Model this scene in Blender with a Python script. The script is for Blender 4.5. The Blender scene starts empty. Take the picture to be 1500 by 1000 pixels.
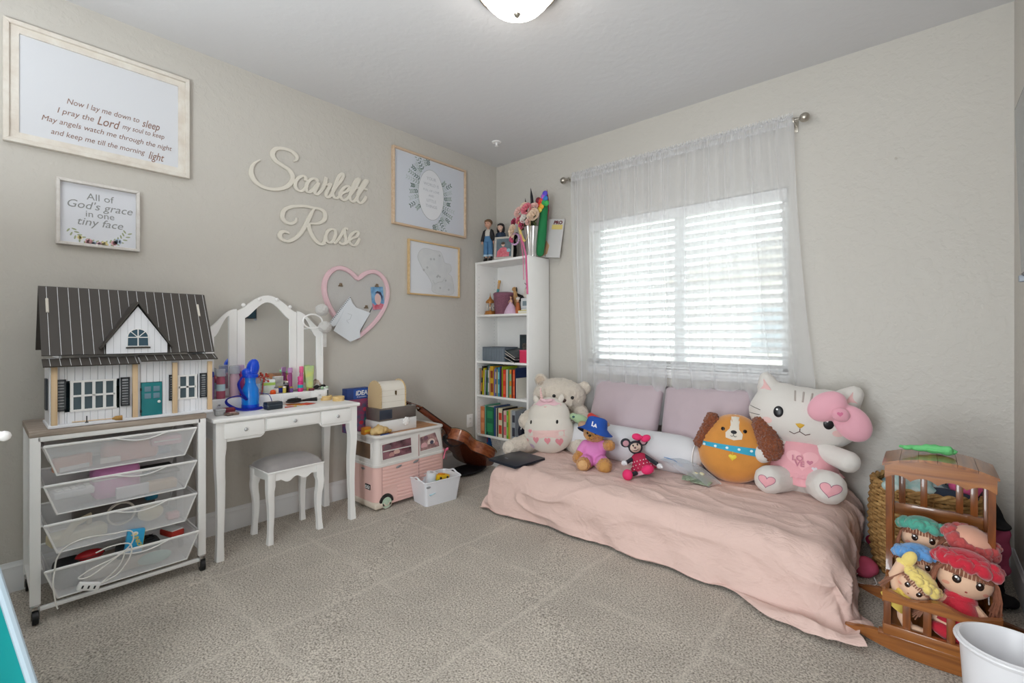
import bpy, bmesh, math, random
from math import pi, sin, cos, radians as rad
from mathutils import Vector, Matrix, Euler, noise
from mathutils.bvhtree import BVHTree
random.seed(7)
SC = bpy.context.scene
COL = SC.collection

# ------------------------------------------------------------------ camera
cd = bpy.data.cameras.new('camera'); cam = bpy.data.objects.new('camera', cd); COL.objects.link(cam)
cam.location = (3.077, -3.271, 1.152)
cam.rotation_euler = (pi/2, 0, 0.7218)
cd.sensor_width = 36; cd.lens = 36*689.1/1500; cd.shift_y = -10.3/1500
cd.clip_start = 0.02
SC.camera = cam
# ------------------------------------------------------------------ world, lights, exposure
w = bpy.data.worlds.new('world'); SC.world = w; w.use_nodes = True
wb = w.node_tree.nodes['Background']; wb.inputs[0].default_value = (0.93, 0.97, 1.0, 1); wb.inputs[1].default_value = 4.8
LAMP = 15.0            # emission of the glowing ceiling bowl
# added soft fill lamp shining in through a made-up doorway behind the camera
ld = bpy.data.lights.new('hall_fill_lamp', 'AREA'); ld.shape = 'RECTANGLE'; ld.size = .88; ld.size_y = 1.9; ld.energy = 77; ld.color = (.90, .96, 1.0)
lo_ = bpy.data.objects.new('hall_fill_lamp', ld); COL.objects.link(lo_); lo_.location = (2.6, -4.5, 1.05); lo_.rotation_euler = (pi/2, 0, 0)
# added upward fill light, no lamp body, bounced off the ceiling behind the camera
lu = bpy.data.lights.new('ceiling_bounce_fill', 'AREA'); lu.shape = 'DISK'; lu.size = .40; lu.energy = 37; lu.color = (.90, .96, 1.0)
lv_ = bpy.data.objects.new('ceiling_bounce_fill', lu); COL.objects.link(lv_); lv_.location = (1.5, -3.72, 1.60); lv_.rotation_euler = (pi, 0, 0)
SC.view_settings.view_transform = 'Standard'; SC.view_settings.look = 'None'
SC.view_settings.exposure = 0.0; SC.view_settings.gamma = 1.0
SC.view_settings.use_curve_mapping = False
SC.cycles.max_bounces = 12; SC.cycles.diffuse_bounces = 8; SC.cycles.glossy_bounces = 4
SC.cycles.transparent_max_bounces = 24; SC.cycles.transmission_bounces = 8
SC.cycles.sample_clamp_indirect = 8.0; SC.cycles.use_denoising = True

# ------------------------------------------------------------------ materials
def lin(c):
    if isinstance(c, str):
        c = [int(c[i:i+2], 16)/255 for i in (0, 2, 4)]
    return tuple((x/12.92 if x <= .04045 else ((x+.055)/1.055)**2.4) for x in c[:3]) + (1,)
_M = {}
def mat(name, col, rough=.6, metal=0, bump=0, bscale=60, var=0, vscale=8, sheen=0, alpha=1, trans=0, ior=1.45, emit=0, coat=0, spec=None, col2=None):
    if name in _M: return _M[name]
    m = bpy.data.materials.new(name); m.use_nodes = True
    nt = m.node_tree; b = nt.nodes['Principled BSDF']; L = nt.links.new
    c = lin(col)
    b.inputs['Base Color'].default_value = c
    b.inputs['Roughness'].default_value = rough; b.inputs['Metallic'].default_value = metal
    b.inputs['IOR'].default_value = ior
    if spec is not None: b.inputs['Specular IOR Level'].default_value = spec
    if sheen:
        b.inputs['Sheen Weight'].default_value = sheen; b.inputs['Sheen Roughness'].default_value = .5
    if alpha < 1: b.inputs['Alpha'].default_value = alpha
    if trans: b.inputs['Transmission Weight'].default_value = trans
    if coat: b.inputs['Coat Weight'].default_value = coat
    if emit:
        b.inputs['Emission Color'].default_value = c; b.inputs['Emission Strength'].default_value = emit
    if bump or var or col2:
        tc = nt.nodes.new('ShaderNodeTexCoord')
    if var or col2:
        n = nt.nodes.new('ShaderNodeTexNoise'); n.inputs['Scale'].default_value = vscale; n.inputs['Detail'].default_value = 5
        L(tc.outputs['Object'], n.inputs['Vector'])
        r = nt.nodes.new('ShaderNodeValToRGB'); r.color_ramp.elements[0].position = .3; r.color_ramp.elements[1].position = .7
        if col2: a, z = c, lin(col2)
        else: a = tuple(x*(1-var) for x in c[:3])+(1,); z = tuple(min(1, x*(1+var)) for x in c[:3])+(1,)
        r.color_ramp.elements[0].color = a; r.color_ramp.elements[1].color = z
        L(n.outputs[0], r.inputs[0]); L(r.outputs[0], b.inputs['Base Color'])
    if bump:
        n = nt.nodes.new('ShaderNodeTexNoise'); n.inputs['Scale'].default_value = bscale; n.inputs['Detail'].default_value = 4
        L(tc.outputs['Object'], n.inputs['Vector'])
        bp = nt.nodes.new('ShaderNodeBump'); bp.inputs['Strength'].default_value = min(1, bump); bp.inputs['Distance'].default_value = .01*max(1, bump)
        L(n.outputs[0], bp.inputs['Height']); L(bp.outputs[0], b.inputs['Normal'])
    _M[name] = m
    return m

def wood(name, a, b_, rough=.4, axis='X', scale=3.0, coat=0):
    """grain stretched along one axis of the object"""
    if name in _M: return _M[name]
    m = bpy.data.materials.new(name); m.use_nodes = True; nt = m.node_tree; L = nt.links.new
    b = nt.nodes['Principled BSDF']; b.inputs['Roughness'].default_value = rough; b.inputs['Coat Weight'].default_value = coat
    tc = nt.nodes.new('ShaderNodeTexCoord'); mp = nt.nodes.new('ShaderNodeMapping')
    s = {'X': (1, 14, 14), 'Y': (14, 1, 14), 'Z': (14, 14, 1)}[axis]; mp.inputs['Scale'].default_value = s
    L(tc.outputs['Object'], mp.inputs['Vector'])
    n = nt.nodes.new('ShaderNodeTexNoise'); n.inputs['Scale'].default_value = scale; n.inputs['Detail'].default_value = 6
    n.inputs['Distortion'].default_value = .6
    L(mp.outputs[0], n.inputs['Vector'])
    r = nt.nodes.new('ShaderNodeValToRGB'); r.color_ramp.elements[0].position = .32; r.color_ramp.elements[1].position = .68
    r.color_ramp.elements[0].color = lin(a); r.color_ramp.elements[1].color = lin(b_)
    L(n.outputs[0], r.inputs[0]); L(r.outputs[0], b.inputs['Base Color'])
    bp = nt.nodes.new('ShaderNodeBump'); bp.inputs['Strength'].default_value = .15; bp.inputs['Distance'].default_value = .003
    L(n.outputs[0], bp.inputs['Height']); L(bp.outputs[0], b.inputs['Normal'])
    _M[name] = m; return m

def glassy(name, col, fac=.75, rough=.05):
    """thin clear sheet: mostly see-through with a glossy reflection"""
    if name in _M: return _M[name]
    m = bpy.data.materials.new(name); m.use_nodes = True; nt = m.node_tree; L = nt.links.new
    out = nt.nodes['Material Output']; nt.nodes.remove(nt.nodes['Principled BSDF'])
    t = nt.nodes.new('ShaderNodeBsdfTransparent'); t.inputs[0].default_value = lin(col)
    g = nt.nodes.new('ShaderNodeBsdfPrincipled'); g.inputs['Base Color'].default_value = lin(col); g.inputs['Roughness'].default_value = rough
    mx = nt.nodes.new('ShaderNodeMixShader'); mx.inputs[0].default_value = fac
    L(g.outputs[0], mx.inputs[1]); L(t.outputs[0], mx.inputs[2]); L(mx.outputs[0], out.inputs[0])
    _M[name] = m; return m

def mixmesh(name, col, hole=.5, scale=300, rough=.5):
    """white expanded-metal mesh: a fine diagonal checker of holes"""
    m = bpy.data.materials.new(name); m.use_nodes = True; nt = m.node_tree; L = nt.links.new
    out = nt.nodes['Material Output']; b = nt.nodes['Principled BSDF']
    b.inputs['Base Color'].default_value = lin(col); b.inputs['Roughness'].default_value = rough
    tc = nt.nodes.new('ShaderNodeTexCoord'); sx = nt.nodes.new('ShaderNodeSeparateXYZ'); L(tc.outputs['Object'], sx.inputs[0])
    def M2(op, a, b=None):
        q = nt.nodes.new('ShaderNodeMath'); q.operation = op
        for i, v in enumerate((a, b)):
            if v is None: continue
            if isinstance(v, (int, float)): q.inputs[i].default_value = v
            else: L(v, q.inputs[i])
        return q.outputs[0]
    s_ = M2('ADD', sx.outputs[0], sx.outputs[1]); u = M2('ADD', s_, sx.outputs[2]); v = M2('SUBTRACT', s_, sx.outputs[2])
    pr = M2('MULTIPLY', M2('SINE', M2('MULTIPLY', u, scale)), M2('SINE', M2('MULTIPLY', v, scale)))
    h0 = M2('GREATER_THAN', pr, 0.0)
    mm = nt.nodes.new('ShaderNodeMath'); mm.operation = 'MULTIPLY'; mm.inputs[1].default_value = hole; L(h0, mm.inputs[0])
    t = nt.nodes.new('ShaderNodeBsdfTransparent'); mx = nt.nodes.new('ShaderNodeMixShader')
    L(mm.outputs[0], mx.inputs[0]); L(b.outputs[0], mx.inputs[1]); L(t.outputs[0], mx.inputs[2]); L(mx.outputs[0], out.inputs[0])
    return m

# ------------------------------------------------------------------ mesh builder
class B:
    def __init__(s, M=None): s.bm = bmesh.new(); s.M = M or Matrix()
    def _x(s, vs):
        for v in vs: v.co = s.M @ v.co
    def box(s, x0, x1, y0, y1, z0, z1, bev=0, seg=2, M=None):
        r = bmesh.ops.create_cube(s.bm, size=1)['verts']
        for v in r: v.co = Vector(((x0+x1)/2+v.co.x*(x1-x0), (y0+y1)/2+v.co.y*(y1-y0), (z0+z1)/2+v.co.z*(z1-z0)))
        if bev:
            es = list({e for v in r for e in v.link_edges})
            g = bmesh.ops.bevel(s.bm, geom=es, offset=min(bev, .49*min(abs(x1-x0), abs(y1-y0), abs(z1-z0))), segments=seg, affect='EDGES', profile=.5)
            r = list({v for v in g['verts']} | {v for v in r if v.is_valid})
        if M:
            for v in r: v.co = M @ v.co
        s._x(r); return s
    def grid(s, pts, closed_u=False, closed_v=False, flip=False):
        """pts[i][j] -> quads"""
        vs = [[s.bm.verts.new(s.M @ Vector(p)) for p in row] for row in pts]
        n, m = len(vs), len(vs[0])
        for i in range(n if closed_u else n-1):
            for j in range(m if closed_v else m-1):
                a, b, c, d = vs[i][j], vs[(i+1) % n][j], vs[(i+1) % n][(j+1) % m], vs[i][(j+1) % m]
                try: s.bm.faces.new((a, d, c, b) if flip else (a, b, c, d))
                except ValueError: pass
        return vs
    def lathe(s, prof, c=(0, 0, 0), seg=20, M=None, sy=1.0):
        T = Matrix.Translation(c) @ (M or Matrix())
        rows = []
        for r, z in prof:
            rows.append([T @ Vector((max(r, 1e-5)*cos(2*pi*k/seg), sy*max(r, 1e-5)*sin(2*pi*k/seg), z)) for k in range(seg)])
        s.grid(rows, closed_v=True, flip=True); return s
    def cyl(s, p0, p1, r0, r1=None, seg=14):
        r1 = r0 if r1 is None else r1
        p0, p1 = Vector(p0), Vector(p1); d = p1-p0; L = d.length
        q = d.to_track_quat('Z', 'Y').to_matrix().to_4x4()
        return s.lathe([(0, 0), (r0, 0), (r1, L), (0, L)], p0, seg, q)
    def tube(s, pts, r, seg=8, closed=False, flat=None):
        pts = [Vector(p) for p in pts]; n = len(pts); rows = []
        up = Vector((0, 0, 1)); prev = None
        for i, p in enumerate(pts):
            a = pts[(i-1) % n] if (closed or i > 0) else p
            b = pts[(i+1) % n] if (closed or i < n-1) else p
            t = (b-a).normalized() if (b-a).length > 1e-9 else up
            if prev is None:
                u = t.orthogonal().normalized() if abs(t.dot(up)) > .95 else t.cross(up).normalized()
            else:
                u = prev - t*prev.dot(t)
                u = u.normalized() if u.length > 1e-6 else t.orthogonal().normalized()
            prev = u; v = t.cross(u)
            rr = r(i/(n-1) if n > 1 else 0) if callable(r) else r
            fy = flat if flat else 1
            rows.append([p + u*rr*cos(2*pi*k/seg) + v*rr*fy*sin(2*pi*k/seg) for k in range(seg)])
        if not closed:
            rows = [[pts[0]]*seg] + rows + [[pts[-1]]*seg]
        s.grid(rows, closed_u=closed, closed_v=True); return s
    def ell(s, c, r, rot=(0, 0, 0), sub=3, sq=None):
        v = bmesh.ops.create_icosphere(s.bm, subdivisions=sub, radius=1)['verts']
        R = Euler([rad(a) for a in rot]).to_matrix()
        if not hasattr(r, '__len__'): r = (r, r, r)
        for k in v:
            p = k.co.copy()
            if sq: p = p * (1/((abs(p.x)**sq+abs(p.y)**sq+abs(p.z)**sq)**(1/sq)))
            k.co = Vector(c) + R @ Vector((p.x*r[0], p.y*r[1], p.z*r[2]))
        s._x(v); return s
    def prism(s, poly, y0, y1, M=None):
        """polygon in xz extruded from y0 to y1"""
        M = M or Matrix()
        a = [s.bm.verts.new(s.M @ (M @ Vector((x, y0, z)))) for x, z in poly]
        b = [s.bm.verts.new(s.M @ (M @ Vector((x, y1, z)))) for x, z in poly]
        n = len(poly)
        f = [s.bm.faces.new(a), s.bm.faces.new(b[::-1])]
        for i in range(n): s.bm.faces.new((a[i], b[i], b[(i+1) % n], a[(i+1) % n]))
        return s
    def slab(s, poly, z0, z1, M=None):
        """polygon in xy extruded in z"""
        R = Matrix(((1, 0, 0, 0), (0, 0, 1, 0), (0, 1, 0, 0), (0, 0, 0, 1)))
        return s.prism(poly, z0, z1, (M or Matrix()) @ R)
    def quad(s, *p):
        s.bm.faces.new([s.bm.verts.new(s.M @ Vector(q)) for q in p]); return s
def catmull(pts, n=5, closed=False):
    P = [Vector(p) for p in pts]; out = []; N = len(P)
    for i in range(N if closed else N-1):
        a = P[(i-1) % N] if closed or i > 0 else P[i]; b = P[i]; c = P[(i+1) % N]
        d = P[(i+2) % N] if closed or i+2 < N else c
        for k in range(n):
            t = k/n
            out.append(.5*((2*b)+(c-a)*t+(2*a-5*b+4*c-d)*t*t+(3*b-a-3*c+d)*t**3))
    if not closed: out.append(P[-1])
    return out
def O(name, b, m, parent=None, ang=38, loc=None, rot=None):
    """link what a builder holds as ONE mesh object"""
    me = bpy.data.meshes.new(name)
    bm = b.bm if isinstance(b, B) else b
    bmesh.ops.recalc_face_normals(bm, faces=bm.faces)
    bm.to_mesh(me); bm.free()
    me.polygons.foreach_set('use_smooth', [True]*len(me.polygons))
    try: me.set_sharp_from_angle(angle=rad(ang))
    except Exception: pass
    for k in (m if isinstance(m, (list, tuple)) else [m]): me.materials.append(k)
    o = bpy.data.objects.new(name, me); COL.objects.link(o)
    if parent: o.parent = parent
    if loc: o.location = loc
    if rot: o.rotation_euler = rot
    return o
def tag(o, label, cat, group=None):
    o['label'] = label; o['category'] = cat
    if group: o['group'] = group
    return o
def thing(name, label, cat, loc=(0, 0, 0), rz=0, group=None, rot=None):
    o = bpy.data.objects.new(name, None); COL.objects.link(o)
    o.location = loc; o.rotation_euler = rot or (0, 0, rz); o.empty_display_size = .05
    return tag(o, label, cat, group)
def struct(name, b, m, parent=None, ang=38):
    o = O(name, b, m, parent, ang)
    if not parent: o['kind'] = 'structure'
    return o
def child(name, mesh_from, parent, loc=None, rot=None):
    o = bpy.data.objects.new(name, mesh_from.data); COL.objects.link(o); o.parent = parent
    if loc: o.location = loc
    if rot: o.rotation_euler = rot
    return o
def blob(name, shapes, m, parent=None, vox=.008, smooth=4, fuzz=0, fs=40):
    """union of ellipsoids (c, r, rot) and capsules (p0, p1, r0, r1) remeshed into one skin"""
    b = B()
    for s in shapes:
        if len(s) == 4:
            p0, p1 = Vector(s[0]), Vector(s[1]); n = max(3, int((p1-p0).length/(min(s[2], s[3])*.5))+1)
            for i in range(n+1):
                t = i/n; b.ell(p0.lerp(p1, t), s[2]+(s[3]-s[2])*t, sub=2)
        else:
            b.ell(s[0], s[1], s[2] if len(s) > 2 else (0, 0, 0), sub=3)
    o = O(name, b, m, parent)
    md = o.modifiers.new('r', 'REMESH'); md.mode = 'VOXEL'; md.voxel_size = vox; md.use_smooth_shade = True
    if smooth:
        sm = o.modifiers.new('s', 'SMOOTH'); sm.iterations = smooth; sm.factor = .6
    dg = bpy.context.evaluated_depsgraph_get()
    me = bpy.data.meshes.new_from_object(o.evaluated_get(dg))
    o.modifiers.clear(); old = o.data; o.data = me; bpy.data.meshes.remove(old)
    if fuzz:
        me.vertices.foreach_get
        for v in me.vertices:
            v.co += v.normal*fuzz*noise.noise(v.co*fs)
    me.polygons.foreach_set('use_smooth', [True]*len(me.polygons))
    if not me.materials: me.materials.append(m)
    return o
def bvh(o):
    bm = bmesh.new(); bm.from_mesh(o.data); t = BVHTree.FromBMesh(bm); bm.free(); return t
def decal(name, outline, tree, m, parent, off=.0015, d=(0, 1, 0), rings=4, origin=None, star=True, puff=0):
    """cloth patch sewn on a surface: outline (x, z) cast along d onto the mesh held in tree"""
    d = Vector(d).normalized(); up = Vector((0, 0, 1)); sx = d.cross(up).normalized() ; sz = sx.cross(d)
    cx = sum(p[0] for p in outline)/len(outline); cz = sum(p[1] for p in outline)/len(outline)
    if origin: cx, cz = origin
    def cast(x, z, h):
        o_ = Vector((0, 0, 0)) + (sx*x + sz*z) - d*2
        hit, nrm, _, _ = tree.ray_cast(o_, d)
        if hit is None: return None
        return hit - d*(off+h)
    b = B(); rows = []; last = None
    for k in range(rings+1):
        t = max(k/rings, .001); row = []
        for x, z in outline:
            p = cast(cx+(x-cx)*t, cz+(z-cz)*t, puff*(1-t*t)**.5 if puff else 0)
            tt = t
            while p is None and tt > 0:
                tt -= .06; p = cast(cx+(x-cx)*tt, cz+(z-cz)*tt, 0)
            row.append(p or Vector((cx, 0, cz)))
        rows.append(row)
    b.grid(rows, closed_v=True)
    return O(name, b, m, parent, ang=80)
def strip(name, pts, wd, tree, m, parent, off=.0015, d=(0, 1, 0)):
    """a stitched line following pts (x, z) on a surface"""
    d = Vector(d).normalized(); up = Vector((0, 0, 1)); sx = d.cross(up).normalized(); sz = sx.cross(d)
    P = []
    for x, z in pts:
        hit = tree.ray_cast(sx*x+sz*z-d*2, d)[0]
        if hit is not None: P.append(hit-d*off)
    if len(P) < 2: return None
    return O(name, B().tube(P, wd, 6), m, parent)
def circ(cx, cz, rx, rz=None, n=20, a0=0):
    rz = rx if rz is None else rz
    c, s_ = cos(a0), sin(a0)
    return [(cx+rx*cos(2*pi*k/n)*c-rz*sin(2*pi*k/n)*s_, cz+rx*cos(2*pi*k/n)*s_+rz*sin(2*pi*k/n)*c) for k in range(n)]
def heart(cx, cz, w, h, n=36, tilt=0):
    out = []
    for k in range(n):
        t = 2*pi*k/n
        x = 16*sin(t)**3/16; z = (13*cos(t)-5*cos(2*t)-2*cos(3*t)-cos(4*t)+2.5)/14.5
        x, z = x*cos(tilt)-z*sin(tilt), x*sin(tilt)+z*cos(tilt)
        out.append((cx+x*w/2, cz+z*h/2))
    return out
def text_bm(items, y=0.0, ext=.0004):
    """items: (string, x, z, size, shear, align, offset, rot); flat print facing -y, as one bmesh"""
    out = bmesh.new()
    for it in items:
        s_, x, z, sz = it[:4]; sh = it[4] if len(it) > 4 else 0; al = it[5] if len(it) > 5 else 'CENTER'
        off = it[6] if len(it) > 6 else 0; ro = it[7] if len(it) > 7 else 0; wx = it[8] if len(it) > 8 else 1
        cu = bpy.data.curves.new('t', 'FONT'); cu.body = s_; cu.size = sz; cu.shear = sh; cu.align_x = al
        cu.offset = off; cu.extrude = ext; cu.resolution_u = 3
        o = bpy.data.objects.new('t', cu); COL.objects.link(o)
        dg = bpy.context.evaluated_depsgraph_get()
        me = bpy.data.meshes.new_from_object(o.evaluated_get(dg))
        if wx > 0 and wx < 1 and len(it) > 8 and me.vertices:
            xs_ = [v.co.x for v in me.vertices]; wx = it[8]/max(1e-6, max(xs_)-min(xs_))
        me.transform(Matrix.Translation((x, y, z)) @ Matrix.Rotation(-ro, 4, 'Y') @ Matrix.Rotation(pi/2, 4, 'X') @ Matrix.Diagonal((wx, 1, 1, 1)))
        out.from_mesh(me); bpy.data.objects.remove(o); bpy.data.curves.remove(cu); bpy.data.meshes.remove(me)
    return out
LEFT = pi/2      # a thing on the left wall: its front (-y) faces the room (+x)

# shared materials
white = mat('white_paint', 'f1f1f0', .38, var=.015)
whitep = mat('white_plastic', 'f2f2f2', .35)
offwhite = mat('off_white_wood', 'dedbd3', .6, bump=.15, bscale=40)
chrome = mat('chrome', 'c9c9c9', .22, 1)
nickel = mat('brushed_nickel', 'b8b2a8', .35, 1)
black = mat('black_plastic', '121214', .45)
dark = mat('dark_grey', '2b2d31', .5)
# ================================================================== THE ROOM
W, H, D = 3.393, 2.743, -4.05
def wallmat():
    m = mat('wall_paint', 'c4c0b9', .48)
    nt = m.node_tree; L = nt.links.new; b = nt.nodes['Principled BSDF']
    tc = nt.nodes.new('ShaderNodeTexCoord')
    n = nt.nodes.new('ShaderNodeTexNoise'); n.inputs['Scale'].default_value = 22; n.inputs['Detail'].default_value = 3; n.inputs['Roughness'].default_value = .55
    L(tc.outputs['Object'], n.inputs['Vector'])
    r = nt.nodes.new('ShaderNodeValToRGB'); r.color_ramp.elements[0].position = .46; r.color_ramp.elements[1].position = .58
    L(n.outputs[0], r.inputs[0])
    bp = nt.nodes.new('ShaderNodeBump'); bp.inputs['Strength'].default_value = .17; bp.inputs['Distance'].default_value = .006
    L(r.outputs[0], bp.inputs['Height']); L(bp.outputs[0], b.inputs['Normal'])
    return m
wm = wallmat()
def ceilmat():
    m = mat('ceiling_paint', 'd6d6d8', .7); nt = m.node_tree; L = nt.links.new
    tc = nt.nodes.new('ShaderNodeTexCoord'); n = nt.nodes.new('ShaderNodeTexNoise'); n.inputs['Scale'].default_value = 20; n.inputs['Detail'].default_value = 3
    L(tc.outputs['Object'], n.inputs['Vector'])
    r = nt.nodes.new('ShaderNodeValToRGB'); r.color_ramp.elements[0].position = .45; r.color_ramp.elements[1].position = .6; L(n.outputs[0], r.inputs[0])
    bp = nt.nodes.new('ShaderNodeBump'); bp.inputs['Strength'].default_value = .10; bp.inputs['Distance'].default_value = .004
    L(r.outputs[0], bp.inputs['Height']); L(bp.outputs[0], nt.nodes['Principled BSDF'].inputs['Normal'])
    return m
def carpetmat():
    m = bpy.data.materials.new('carpet'); m.use_nodes = True; nt = m.node_tree; L = nt.links.new
    b = nt.nodes['Principled BSDF']; b.inputs['Roughness'].default_value = .95; b.inputs['Specular IOR Level'].default_value = .1
    b.inputs['Sheen Weight'].default_value = .2
    tc = nt.nodes.new('ShaderNodeTexCoord')
    def nz(s, d=4):
        n = nt.nodes.new('ShaderNodeTexNoise'); n.inputs['Scale'].default_value = s; n.inputs['Detail'].default_value = d
        n.inputs['Roughness'].default_value = .7; L(tc.outputs['Object'], n.inputs['Vector']); return n
    n1 = nz(140, 8); r = nt.nodes.new('ShaderNodeValToRGB'); cr = r.color_ramp
    cr.elements[0].position = .38; cr.elements[1].position = .60
    cr.elements[0].color = lin('746a5e'); cr.elements[1].color = lin('ebe2d6')
    e = cr.elements.new(.48); e.color = lin('c0b6a9')
    L(n1.outputs[0], r.inputs[0])
    n2 = nz(3.2, 2); r2 = nt.nodes.new('ShaderNodeValToRGB'); r2.color_ramp.elements[0].position = .35; r2.color_ramp.elements[1].position = .65
    r2.color_ramp.elements[0].color = (.87, .87, .87, 1); r2.color_ramp.elements[1].color = (1, 1, 1, 1); L(n2.outputs[0], r2.inputs[0])
    mx = nt.nodes.new('ShaderNodeMix'); mx.data_type = 'RGBA'; mx.blend_type = 'MULTIPLY'; mx.inputs[0].default_value = 1
    L(r.outputs[0], mx.inputs[6]); L(r2.outputs[0], mx.inputs[7]); 
    # vacuum strokes: light on the brushed pile painted as paler thin broken lines
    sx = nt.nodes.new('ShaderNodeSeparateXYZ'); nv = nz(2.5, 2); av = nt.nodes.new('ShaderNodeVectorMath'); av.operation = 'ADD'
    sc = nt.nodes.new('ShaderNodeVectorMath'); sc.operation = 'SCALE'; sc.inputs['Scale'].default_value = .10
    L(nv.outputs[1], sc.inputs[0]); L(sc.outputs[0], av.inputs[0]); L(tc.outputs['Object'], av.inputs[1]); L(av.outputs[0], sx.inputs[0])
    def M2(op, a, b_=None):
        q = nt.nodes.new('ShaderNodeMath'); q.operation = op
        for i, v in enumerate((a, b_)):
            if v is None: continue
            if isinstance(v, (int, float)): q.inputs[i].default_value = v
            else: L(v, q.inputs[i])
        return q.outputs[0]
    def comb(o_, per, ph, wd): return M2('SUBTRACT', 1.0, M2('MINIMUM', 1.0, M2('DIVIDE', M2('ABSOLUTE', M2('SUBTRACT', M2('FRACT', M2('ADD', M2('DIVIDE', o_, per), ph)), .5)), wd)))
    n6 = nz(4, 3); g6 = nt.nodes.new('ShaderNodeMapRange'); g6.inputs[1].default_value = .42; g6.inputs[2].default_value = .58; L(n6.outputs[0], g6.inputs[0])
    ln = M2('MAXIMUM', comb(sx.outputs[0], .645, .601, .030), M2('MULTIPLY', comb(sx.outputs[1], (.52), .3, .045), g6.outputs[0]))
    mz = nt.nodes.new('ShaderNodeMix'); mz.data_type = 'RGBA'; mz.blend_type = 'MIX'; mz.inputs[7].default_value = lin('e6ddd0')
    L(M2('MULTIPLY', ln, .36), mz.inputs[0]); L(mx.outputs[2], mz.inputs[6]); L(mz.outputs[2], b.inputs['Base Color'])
    bp = nt.nodes.new('ShaderNodeBump'); bp.inputs['Strength'].default_value = .8; bp.inputs['Distance'].default_value = .012
    n3 = nz(130, 5); L(n3.outputs[0], bp.inputs['Height']); L(bp.outputs[0], b.inputs['Normal'])
    return m
# carpet: a fine height field so the pile direction of the vacuum strokes catches the light
b = B(); nx, ny = 150, 180; rows = []
for i in range(nx+1):
    row = []
    for j in range(ny+1):
        x = -.02+(W+.04)*i/nx; y = D-.02+(-D+.04)*j/ny
        u = x*.72+y*.69
        z = .0022*max(0, sin(u*7.5+noise.noise((x*1.3, y*1.3, 0))*2.0))**6 + .0012*noise.noise((x*9, y*9, 3))
        row.append((x, y, z))
    rows.append(row)
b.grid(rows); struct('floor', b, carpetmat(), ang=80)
struct('ceiling', B().box(-.12, W+.12, D-.1, .16, H, H+.1), ceilmat())
struct('wall_left', B().box(-.12, 0, D, .16, 0, H), wm)
struct('wall_right', B().box(W, W+.12, D, .16, 0, H), wm)
b = B(); b.box(-.12, 2.15, D-.1, D, 0, H); b.box(3.05, W+.12, D-.1, D, 0, H); b.box(2.15, 3.05, D-.1, D, 2.05, H); struct('wall_front', b, wm)  # doorway and its trim added to let the fill lamp in
struct('trim_1', B().box(2.08, 2.15, D, D+.015, 0, 2.12).box(3.05, 3.12, D, D+.015, 0, 2.12).box(2.15, 3.05, D, D+.015, 2.05, 2.12), mat('trim_paint', 'dfe0e2', .4))
# made-up hall: added box that keeps sky light out around the fill lamp
struct('wall_added_hall', B().box(1.5, 3.8, D-1.3, D-1.2, 0, H).box(1.4, 1.5, D-1.3, D-.1, 0, H).box(3.8, 3.9, D-1.3, D-.1, 0, H).box(1.4, 3.9, D-1.3, D-.1, H, H+.1).box(1.4, 3.9, D-1.3, D-.02, -.06, -.01), wm)
WX0, WX1, WZ0, WZ1 = 1.03, 2.445, .90, 2.055
b = B(); b.box(0, WX0, 0, .16, 0, H); b.box(WX1, W, 0, .16, 0, H); b.box(WX0, WX1, 0, .16, 0, WZ0); b.box(WX0, WX1, 0, .16, WZ1, H)
struct('wall_back', b, wm)
# baseboards with a moulded top
prof = [(0, 0), (.014, 0), (.014, .085), (.011, .093), (.011, .112), (.006, .12), (.004, .132), (0, .132)]
def baseb(name, p0, p1, nrm):
    b = B(); p0, p1, n = Vector(p0), Vector(p1), Vector(nrm)
    b.grid([[p+n*a+Vector((0, 0, z)) for a, z in prof] for p in (p0, p1)], closed_v=True)
    for p in (p0, p1): b.bm.faces.new([b.bm.verts.new(p+n*a+Vector((0, 0, z))) for a, z in prof])
    return struct(name, b, mat('trim_paint', 'dfe0e2', .4), ang=25)
baseb('baseboard_left', (0, D, 0), (0, 0, 0), (1, 0, 0))
baseb('baseboard_back', (0, 0, 0), (W, 0, 0), (0, -1, 0))
baseb('baseboard_right', (W, D, 0), (W, 0, 0), (-1, 0, 0))
# window: drywall return, vinyl sliding frame, glass, moulded stool below
win = bpy.data.objects.new('window_1', None); COL.objects.link(win); win['kind'] = 'structure'
vinyl = mat('vinyl', 'e6e6e6', .4)
b = B(); y0, y1 = .075, .15
b.box(WX0, WX1, y0, y1, WZ0, WZ0+.05, .004); b.box(WX0, WX1, y0, y1, WZ1-.05, WZ1, .004)
b.box(WX0, WX0+.05, y0, y1, WZ0, WZ1, .004); b.box(WX1-.05, WX1, y0, y1, WZ0, WZ1, .004)
struct('window_frame', b, vinyl, win)
struct('mullion', B().box(1.70, 1.775, y0+.005, y1-.01, WZ0+.05, WZ1-.05, .004), vinyl, win)
gl = glassy('window_glass', 'f6faf9', .93)
struct('pane', B().box(WX0+.05, 1.70, .108, .112, WZ0+.05, WZ1-.05), gl, win)
struct('pane', B().box(1.775, WX1-.05, .118, .122, WZ0+.05, WZ1-.05), gl, win)
b = B(); b.box(WX0-.01, WX1+.01, -.012, .08, WZ0-.018, WZ0+.002, .004)
b.box(WX0-.005, WX1+.005, -.010, 0, WZ0-.06, WZ0-.018, .003); b.box(WX0-.005, WX1+.005, -.016, 0, WZ0-.04, WZ0-.03, .003)
struct('window_sill', b, vinyl, win)
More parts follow.
